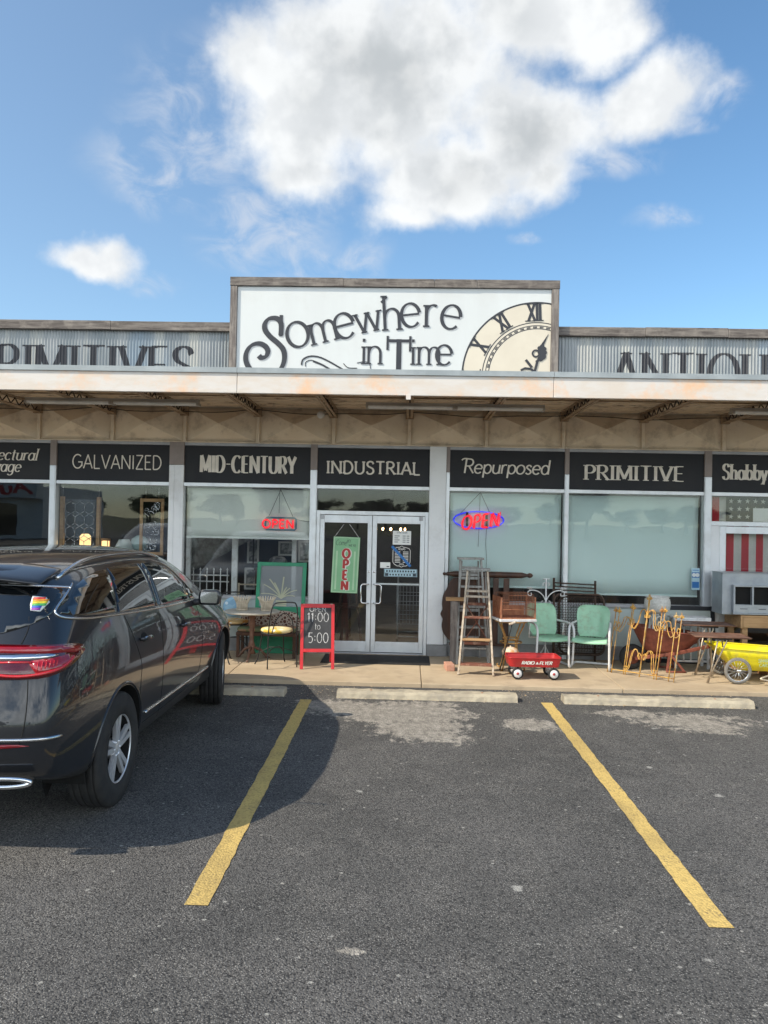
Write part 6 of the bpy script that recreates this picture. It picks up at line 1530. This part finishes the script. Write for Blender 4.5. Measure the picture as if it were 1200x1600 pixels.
# shell back lawn chairs
def lawn_chair():
    t = thing('lawn_chair', 'mint green metal lawn chair with white tube arms, beside the birdcage', 'chair', (0, 0, SZ), 0, 'mint green metal lawn chairs')
    def back(u, v):
        z = .405 + .43 * v; hw = .195 + .035 * min(1, v * 1.6)
        if v > .72: q_ = (v - .72) / .28; hw = (.23 - .09) + .09 * sqrt(max(1 - q_ * q_, 0))
        if v < .15: hw -= .03 * (1 - v / .15)
        x = -hw + 2 * hw * u; c = abs(u - .5) * 2
        flute = .007 * cos(u * 2 * pi * 3) * sin(pi * min(max((v - .05) / .8, 0), 1))
        return (x, .20 + .16 * v - .055 * c ** 2 + .0 + flute, z)
    m = MB(); m.grid(back, 36, 22); m.build('shell_back', M['mint'], t, solid=.004)
    def seat(u, v):
        y = -.25 + .46 * v; x = (-.235 + .47 * u) * (1 - .06 * v)
        z = .415 - .025 * v + .016 * (abs(u - .5) * 2) ** 2
        if v < .12: z -= .055 * ((.12 - v) / .12) ** 1.6; y += .012 * ((.12 - v) / .12)
        return (x, y, z)
    m = MB(); m.grid(seat, 20, 24); m.build('seat', M['mint'], t, solid=.004)
    for s in (-1, 1):
        m = MB(); P = [(s * .225, .30, .60), (s * .245, .10, .605), (s * .262, -.12, .60), (s * .266, -.22, .575), (s * .266, -.265, .50), (s * .266, -.255, .36), (s * .266, -.235, .15), (s * .266, -.21, .05), (s * .266, -.16, .018), (s * .262, .0, .016), (s * .255, .22, .016), (s * .23, .285, .018)]
        m.tube(spl(P, 6), .0155, 10); m.build('arm_tube', M['white_paint'], t)
    MB().tube(spl([(-.23, .285, .018), (-.15, .30, .018), (.15, .30, .018), (.23, .285, .018)], 5), .0155, 10).build('rear_tube', M['white_paint'], t)
    m = MB(); m.tube([(-.258, -.22, .375), (.258, -.22, .375)], .011, 8); m.tube([(-.25, .08, .385), (.25, .08, .385)], .011, 8); m.tube([(-.25, .08, .385), (-.253, .05, .60)], .009, 8); m.tube([(.25, .08, .385), (.253, .05, .60)], .009, 8); m.build('seat_support', M['white_paint'], t)
    return t
c0 = lawn_chair(); c0.location = (1.985, 11.10, SZ); c0.rotation_euler = (0, 0, radians(13))
copy_tree(c0, (2.555, 10.98, SZ), radians(-19), 'mint green metal lawn chair with white tube arms, nearer the yellow scroll fence')
# folded scroll fence
t = thing('garden_fence', 'rusty yellow scrollwork garden fence, folded double and leaning', 'garden fence', (3.05, 10.62, SZ))
def fpanel(P0, P1, leanv, name):
    """posts from P0 to P1 on the ground, leaning by leanv at the top"""
    hs = [.80, .86, 1.0, .86, .80]; xs_ = [0, .25, .5, .75, 1.0]
    P0 = Vector(P0); P1 = Vector(P1); lv = Vector(leanv)
    def at(s, z): return P0.lerp(P1, s) + lv * z + Vector((0, 0, z))
    o = None
    m = MB()
    for s, h in zip(xs_, hs): m.tube([at(s, 0), at(s, h)], .0065, 7)
    o = m.build(name, M['yellowrust'], t)
    m = MB()
    for s, h in zip(xs_, hs):
        b = at(s, h)
        m = MB(); m.sphere(b + Vector((0, 0, .02)), .018, 1, 1, 1.3, 8, 6)
        for k in range(4):
            a = pi / 4 + k * pi / 2; m.tube([b, b + Vector((.032 * cos(a), .032 * sin(a), .012)), b + Vector((.02 * cos(a), .02 * sin(a), .035))], [.010, .008, .004], 6)
        m.tube([b + Vector((0, 0, .03)), b + Vector((0, 0, .075))], [.011, .002], 7)
        m.build('finial', M['yellowrust'], o)
    m = MB()
    zj = [.62, .68, .80, .68, .62]
    for i in range(4):
        s0, s1, za, zb = xs_[i], xs_[i + 1], zj[i], zj[i + 1]
        up = zb > za
        lo, hi = (s0, s1) if up else (s1, s0); zl, zh = min(za, zb), max(za, zb); d = (hi - lo)
        pts = [(lo + d * .02, zl + .03), (lo + d * .12, zl + .05), (lo + d * .16, zl), (lo + d * .06, zl - .045), (lo + d * .25, zl - .07), (lo + d * .45, zl), (lo + d * .52, zh - .02), (lo + d * .60, zh + .05), (lo + d * .78, zh + .065), (lo + d * .95, zh + .02), (lo + d * .97, zh - .03), (lo + d * .86, zh - .03), (lo + d * .86, zh + .0)]
        m.tube([at(p[0], p[1]) for p in spl(pts, 5)], .0055, 7)
    m.build('scrollwork', M['yellowrust'], o); m = MB()
    for sc in (.5,):
        for s_ in (-1, 1):
            pts = [(sc + s_ * .015, .27), (sc + s_ * .05, .30), (sc + s_ * .07, .26), (sc + s_ * .03, .22), (sc + s_ * .10, .34), (sc + s_ * .16, .30), (sc + s_ * .19, .12), (sc + s_ * .23, .06), (sc + s_ * .25, .10), (sc + s_ * .22, .11)]
            m.tube([at(p[0], p[1]) for p in spl(pts, 5)], .0055, 7)
    m.tube([at(0, .045), at(1, .045)], .006, 6)
    m.build('scrollwork', M['yellowrust'], o)
fpanel((-.29, .05, 0), (.30, -.46, 0), (.15, .12, 0), 'fence_panel')
fpanel((-.33, .10, 0), (.345, -.52, 0), (.17, .16, 0), 'fence_panel')
# wheelbarrow with wicker planter standing in it
t = thing('wheelbarrow', 'rusty red wheelbarrow behind the yellow scroll fence', 'wheelbarrow', (3.55, 10.95, SZ))
def tray(u, v):
    a = 2 * pi * u; e = .65
    cx_ = (abs(cos(a)) ** e) * (1 if cos(a) > 0 else -1); sy_ = (abs(sin(a)) ** e) * (1 if sin(a) > 0 else -1)
    k = v
    return (cx_ * (.26 + .20 * k) + .0 + .02 * k, sy_ * (.16 + .13 * k), .27 + .29 * k ** 1.1 - .05 * cx_ * k)
m = MB(); m.grid(tray, 48, 10); nb = 48; m.add([tray(i / nb, 0) for i in range(nb)], [tuple(range(nb))]); m.build('tray', M['redrust'], t, solid=.004)
MB().tube([tray(i / 48, 1) for i in range(48)], .010, 8, closed=True).build('tray_rim', M['redrust'], t)
for s in (-1, 1):
    m = MB(); m.bar((-.42, s * .05, .16), (.10, s * .17, .26), .035, .05); m.bar((.10, s * .17, .26), (.62, s * .23, .40), .035, .05); m.build('handle_bar', M['redrust'], t, bevel=.006)
    m = MB(); m.tube([(.60, s * .23, .40), (.74, s * .235, .43)], .018, 10); m.build('hand_grip', M['black'], t)
    m = MB(); m.bar((.02, s * .16, .25), (-.02, s * .18, .02), .03, .012, up=(0, 1, 0)); m.bar((.02, s * .165, .25), (.22, s * .18, .01), .03, .012, up=(0, 1, 0)); m.tube([(-.03, s * .18, .012), (.23, s * .18, .012)], .012, 8); m.build('leg', M['redrust'], t)
w_ = MB(); w_.lathe([(.10, -.03), (.16, -.03), (.175, 0), (.16, .03), (.10, .03), (.10, -.03)], axis='y', seg=32); o = w_.build('wheel', M['black'], t, loc=(-.44, 0, .176)); MB().lathe([(.001, -.035), (.03, -.035), (.035, -.01), (.099, -.02), (.099, .02), (.035, .01), (.03, .035), (.001, .035)], axis='y', seg=28).build('rim', M['redrust'], o)
t = thing('wicker_planter', 'white wicker pedestal planter standing in the wheelbarrow', 'planter', (3.46, 11.0, SZ + .272))
m = MB(); m.lathe([(.001, .50), (.10, .50), (.145, .54), (.168, .61), (.165, .68), (.15, .715), (.165, .725), (.155, .735), (.14, .71), (.15, .62), (.12, .56), (.001, .54)], seg=36); m.build('bowl', M['wicker'], t)
m = MB()
for z in [.545 + .0185 * k for k in range(9)]:
    r = .150 + .017 * sin(pi * (z - .53) / .21); m.tube([((r + .004 * (k % 2)) * cos(2 * pi * k / 40), (r + .004 * (k % 2)) * sin(2 * pi * k / 40), z) for k in range(40)], .0065, 5, closed=True)
m.build('weave', M['wicker'], t)
for k in range(4):
    a = pi / 4 + k * pi / 2; m = MB(); m.tube(spl([(.09 * cos(a), .09 * sin(a), .50), (.11 * cos(a), .11 * sin(a), .30), (.12 * cos(a), .12 * sin(a), .1), (.13 * cos(a), .13 * sin(a), .012)], 4), .016, 8); m.build('leg', M['wicker'], t)
m = MB()
for k in range(4):
    a = pi / 4 + k * pi / 2; b = a + pi / 2; m.tube(spl([(.10 * cos(a), .10 * sin(a), .36), ((.06 * cos(a) + .06 * cos(b)), (.06 * sin(a) + .06 * sin(b)), .47), (.10 * cos(b), .10 * sin(b), .36)], 5), .010, 6)
    m.tube([(.115 * cos(a), .115 * sin(a), .14), (.115 * cos(b), .115 * sin(b), .14)], .009, 6)
m.build('apron', M['wicker'], t)
# framed pane and white stand
t = thing('framed_pane', 'large black framed pane leaning against the wall behind the wheelbarrow', 'framed pane', (3.98, 11.52, SZ))
m = MB(); X0, X1, Z1 = -.50, .50, .82
def LP(y, z): return y + .09 * z / .8
def slab(m, x0, x1, z0, z1, y0, y1):
    m.add([(x0, LP(y0, z0), z0), (x1, LP(y0, z0), z0), (x1, LP(y0, z1), z1), (x0, LP(y0, z1), z1), (x0, LP(y1, z0), z0), (x1, LP(y1, z0), z0), (x1, LP(y1, z1), z1), (x0, LP(y1, z1), z1)], [(0, 1, 2, 3), (7, 6, 5, 4), (0, 4, 5, 1), (1, 5, 6, 2), (2, 6, 7, 3), (3, 7, 4, 0)])
slab(m, X0, X0 + .06, 0, Z1, 0, .03); slab(m, X1 - .06, X1, 0, Z1, 0, .03); slab(m, X0 + .0602, X1 - .0602, Z1 - .06, Z1 - .001, 0, .03); slab(m, X0 + .0602, X1 - .0602, .001, .06, 0, .03); m.build('frame', M['black_panel'], t, bevel=.004)
m = MB(); slab(m, X0 + .061, X1 - .061, .061, Z1 - .061, .012, .018); m.build('pane', pm('pale backing board', (.40, .44, .41), (.34, .38, .36), 2, .35), t)
t = thing('white_bench', 'white painted slatted stand behind the brown tray tables', 'stand', (3.98, 11.24, SZ)); m = MB(); m.box(-.26, .26, -.14, .14, .685, .71); m.build('top_board', M['white_paint'], t, bevel=.004); MB().box(-.255, .255, -.142, -.125, .60, .683).build('apron', M['white_paint'], t, bevel=.003)
for x in (-.235, .215):
    for y in (-.12, .12): MB().box(x, x + .035, y - .016, y + .016, 0, .684).build('leg', M['white_paint'], t, bevel=.003)
m = MB()
for x in (-.12, -.02, .09): m.box(x, x + .02, -.13, -.11, .12, .5995)
m.box(-.20, .2145, -.128, -.112, .09, .1195); m.build('slats', M['white_paint'], t, bevel=.002)
# folding tray tables
def tray_table(label, loc, rz, h):
    t = thing('tray_table', label, 'tray table', (*loc, SZ), rz, 'brown folding tray tables')
    MB().box(-.34, .34, -.21, .21, h, h + .012).build('tray_top', M['tray'], t, bevel=.005); m = MB(); pts = [(.34, -.21), (.34, .21), (-.34, .21), (-.34, -.21)]; m.tube([(p[0], p[1], h + .012) for p in pts], .007, 6, closed=True); m.build('tray_lip', M['tray'], t)
    for s in (-1, 1):
        m = MB(); m.tube([(.07 + .02 * s, s * .17, h - .01), (.07 + .02 * s, s * .17, h - .05), (-.02 + .17 * s, s * .20, .008)], .0095, 8); m.tube([(-.05, s * .17, h - .01), (-.05, s * .17, h - .04), (-.12 + .1 * s, s * -.20 if False else s * .20, .008)], .0095, 8) if s > 0 else m.tube([(-.05, s * .17, h - .01), (-.17, s * .20, .008)], .0095, 8); m.build('leg', M['dullsteel'], t)
    m = MB(); m.box(-.09, .12, -.18, .18, h - .022, h - .001); m.build('clip_bar', M['blackmetal'], t, bevel=.004)
    return t
tray_table('front one of two brown folding tray tables, lower and nearer the yellow cart', (4.02, 10.28), radians(-6), .575)
tray_table('rear one of two brown folding tray tables, higher and nearer the wall', (4.05, 10.82), radians(-4), .655)
# yellow cart
t = thing('yard_cart', 'bright yellow plastic yard cart with a spoked wheel at the right edge', 'cart', (4.50, 10.38, SZ), radians(-4))
def tub(z, k):
    x0 = -.28 - .27 * k; x1 = .62 + .22 * k; w = .20 + .10 * k; c = .05; pts = []
    for cx_, cy_, a0 in ((x1 - c, w - c, 0), (x0 + c + .02, w * (.92) - c, 90), (x0 + c + .02, -w * .92 + c, 180), (x1 - c, -w + c, 270)): pts += arc(cx_, cy_, c, c, a0, a0 + 90, 5)
    return [(p[0], p[1], z - .05 * k * (p[0] - x0)) for p in pts]
lv = [tub(.16 + .29 * k, k) for k in (0, .33, .66, 1)]; n = len(lv[0]); m = MB()
m.add([p for l in lv for p in l], [(j * n + i, j * n + (i + 1) % n, (j + 1) * n + (i + 1) % n, (j + 1) * n + i) for j in range(3) for i in range(n)] + [tuple(range(n))], smooth=True); m.build('tub', M['yellow'], t, solid=.008)
MB().tube(lv[3], .012, 8, closed=True).build('tub_lip', M['yellow'], t)
MB().box(-.30, .58, -.19, .19, .17, .20).build('load_board', M['tanwood'], t)
for s in (-1, 1):
    w_ = MB(); w_.lathe([(.135, -.016), (.155, -.018), (.168, 0), (.155, .018), (.135, .016), (.135, -.016)], axis='y', seg=36); o = w_.build('wheel', pm('grey tyre', (.15, .14, .13), (.20, .19, .17), 8, .85), t, loc=(-.285 + .0, s * .31, .17))
    m = MB(); m.tube([(.132 * cos(2 * pi * k / 36), 0, .132 * sin(2 * pi * k / 36)) for k in range(36)], .007, 6, closed=True)
    for k in range(16):
        a = 2 * pi * k / 16; m.tube([(.02 * cos(a + .4), -.014 * (-1) ** k, .02 * sin(a + .4)), (.132 * cos(a), 0, .132 * sin(a))], .0028, 5)
    m.lathe([(.001, -.03), (.018, -.03), (.022, 0), (.018, .03), (.001, .03)], axis='y', seg=14); m.build('spokes', M['chrome'], o)
MB().tube([(-.285, -.30, .17), (-.285, .30, .17)], .01, 8).build('axle', M['dullsteel'], t)
m = MB(); m.tube(spl([(.50, -.20, .22), (.0, -.34, .10), (.06, -.36, .07), (.35, -.42, .016), (.75, -.45, .016)], 5), .012, 8); m.build('pull_handle', M['dullsteel'], t)
m = MB(); sts = style(thick=.16, thin=.12, space=.06); M['logo'] = pm('pale green print', (.40, .58, .40), (.55, .66, .35), 20, .6)
cv = lambda x, z, d: (x, -(.20 + .10 * ((z - .16) / .29)) - .010 - d, z)
text(m, 'SMART', -.02, .275, .045, sts, t=.0012, conv=cv, width=.15); text(m, 'CART', .0, .215, .045, sts, t=.0012, conv=cv, width=.12); m.build('lettering', M['logo'], t, fix=False)
# nest boxes on the timber bench
t = thing('work_bench', 'rough tan timber bench under the metal nest boxes', 'bench', (5.15, 11.28, SZ)); m = MB(); m.box(-.55, .75, -.28, .28, .745, .77); m.build('top_board', M['tanwood'], t, bevel=.004)
MB().box(-.515, .75, -.281, -.252, .60, .744).build('front_rail', M['tanwood'], t, bevel=.004); MB().box(-.55, -.52, -.28, .28, .59, .744).build('side_rail', M['tanwood'], t, bevel=.004)
for x in (-.515, .68):
    for y in (-.25, .20): MB().box(x, x + .075, y, y + .06, 0, .599 if y < 0 else .744).build('leg', M['tanwood'], t, bevel=.004)
m = MB()
for i in range(5): m.box(-.43, .67, -.25 + i * .1, -.17 + i * .1, .20, .225)
m.build('lower_shelf', M['tanwood'], t, bevel=.003)
t = thing('wooden_crate', 'low open tan wooden crate under the timber bench', 'crate', (5.25, 10.80, SZ)); m = MB(); m.box(-.42, .5, -.16, -.14, 0, .30); m.box(-.42, .5, .14, .16, 0, .30); m.box(-.44, -.4201, -.16, .16, 0, .30); m.box(.5001, .52, -.16, .16, 0, .30); m.box(-.4199, .4999, -.1399, .1399, .0, .02); m.build('crate_boards', pm('orange tan board', (.36, .18, .08), (.28, .135, .06), 4, .75, stretch=(.6, 5, 5)), t, bevel=.003)
t = thing('nest_box', 'galvanised metal nest box with dark square openings on the timber bench', 'nest box', (5.05, 11.22, SZ + .771))
m = MB(); m.box(-.68, .76, -.15, .22, 0, .57); m.box(-.69, .77, -.16, .23, .5702, .58); m.build('housing', M['galv'], t, bevel=.004)
m = MB()
for z0_, z1_ in ((.03, .145), (.39, .415)): m.box(-.55, .74, -.215, -.1505, z0_, z1_)
for i in range(6): m.box(-.55 + i * .252, -.525 + i * .252, -.2149, -.1505, .1452, .3898)
m.build('front_frame', M['galv'], t, bevel=.003)
for i in range(5): MB().box(-.5248 + i * .252, -.2982 + i * .252, -.158, -.1506, .146, .389).build('opening', M['gap'], t)
m = MB()
for i in range(5): m.box(-.46 + i * .252, -.36 + i * .252, -.2185, -.2151, .085, .092)
m.build('slot', M['gap'], t)
m = MB(); m.box(-.56, .75, -.235, -.2155, .012, .028); m.build('perch', M['galv'], t, bevel=.003)

# dead leaves and grit gathered along the wheel stops and the sidewalk edge
lm = MB(); rr = random.Random(9)
for i in range(420):
    k = rr.random()
    if k < .55: x = rr.choice([rr.uniform(-.8, 1.3), rr.uniform(1.8, 3.9), rr.uniform(-2.2, -1.35)]); y = 8.945 - abs(rr.gauss(0, .025))
    elif k < .8: x = rr.uniform(-3, 4.6); y = 9.63 - abs(rr.gauss(0, .05))
    else: x = rr.choice([rr.gauss(1.55, .15), rr.gauss(-1.08, .12)]); y = rr.uniform(8.95, 9.6)
    r = rr.uniform(.006, .017); a = rr.uniform(0, 6.3); z = .005 + rr.uniform(0, .006); c, s_ = cos(a) * r, sin(a) * r
    lm.add([(x - c, y - s_, z), (x + s_ * .5, y - c * .5, z + rr.uniform(0, .006)), (x + c, y + s_, z), (x - s_ * .5, y + c * .5, z + rr.uniform(0, .008))], [(0, 1, 2, 3)])
tag(lm.build('leaf_litter', pm('dry leaf litter', (.42, .30, .16), (.50, .44, .34), 30, .9), fix=False), 'dry leaf bits and grit along the wheel stops', 'leaf litter', kind='stuff')
# ------------------------------------------------------------------ the other side of the lot, seen only as reflections
t = thing('opposite_store', 'low grey store across the lot with red sign letters, mirrored in the windows', 'store', (-42, -36, 0), pi)
MB().box(-14, 14, 0, 12, 0, 4.2).build('wall', M['white_panel'], t); MB().box(-14, 14, -1.2, 0 - .01, 3.2, 4.6).build('canopy', M['sign_white'], t)
MB().box(-12, 12, -.02, -.005, .3, 2.7).build('shop_window', M['tint'], t)
m = MB(); text(m, 'AutoZone'.replace('A', 'A').replace('Z', 'Z'), -13.6, 3.5, .8, style(thick=.2, space=.08, slant=.2), y=-1.202, width=8, t=.01); m.build('lettering', M['red'], t, fix=False)
leaf = pm('dark summer leaves', (.035, .065, .02), (.06, .10, .03), 1.5, .8)
bark = pm('grey bark', (.10, .08, .06), (.07, .055, .045), 4, .9)
def tree_proto(seed, label):
    rr = random.Random(seed); t = thing('tree', label, 'tree', (0, 0, 0), 0, 'trees beyond the lot')
    H_ = rr.uniform(7, 9)
    m = MB(); m.tube([(0, 0, 0), (.1, 0, H_ * .3), (0, .1, H_ * .6)], [.28, .2, .1], 8)
    for k in range(6):
        a = rr.uniform(0, 6.3); m.tube([(0, 0, H_ * (.3 + .05 * k)), (1.2 * cos(a), 1.2 * sin(a), H_ * (.45 + .05 * k)), (2.2 * cos(a), 2.2 * sin(a), H_ * (.6 + .04 * k))], [.1, .06, .03], 6)
    m.build('trunk', bark, t)
    m = MB(); vs = []; fs = []
    cl = [(rr.gauss(0, 1.4), rr.gauss(0, 1.4), H_ * rr.uniform(.42, .95), rr.uniform(.7, 1.3)) for _ in range(26)]
    for (x, y, z, r) in cl:
        for _ in range(130):
            d = Vector((rr.gauss(0, 1), rr.gauss(0, 1), rr.gauss(0, 1))).normalized() * r * rr.uniform(.5, 1.05); p = Vector((x, y, z)) + d
            u = Vector((rr.gauss(0, 1), rr.gauss(0, 1), rr.gauss(0, 1))).normalized() * .2; w = u.orthogonal().normalized() * .16; k = len(vs)
            vs += [p - u, p + w, p + u, p - w]; fs.append((k, k + 1, k + 2, k + 3))
    m.add(vs, fs); m.build('crown', leaf, t, fix=False); return t
protos = [tree_proto(11, 'round crowned tree beside the opposite store'), tree_proto(23, 'taller tree nearest the lot on the right, seen only in the glass')]
protos[0].location = (-14, -58, -.02); protos[1].location = (24, -84, -.02)
for i in range(46):
    c = copy_tree(protos[i % 2], (-230 + i * 9.4 + random.uniform(-2, 2), -172 + random.uniform(-14, 14), -.02), i * 1.3, 'distant leafy tree in the tree line mirrored in the windows')
    k = random.uniform(.6, .95); c.scale = (k * 1.9, k * 1.9, k)
make_car('parked_car', 'pale silver crossover parked across the lot, mirrored in the left window', 'car', (-9.6, -9, 0), 0, car_paint('silver car paint', (.45, .46, .48)))
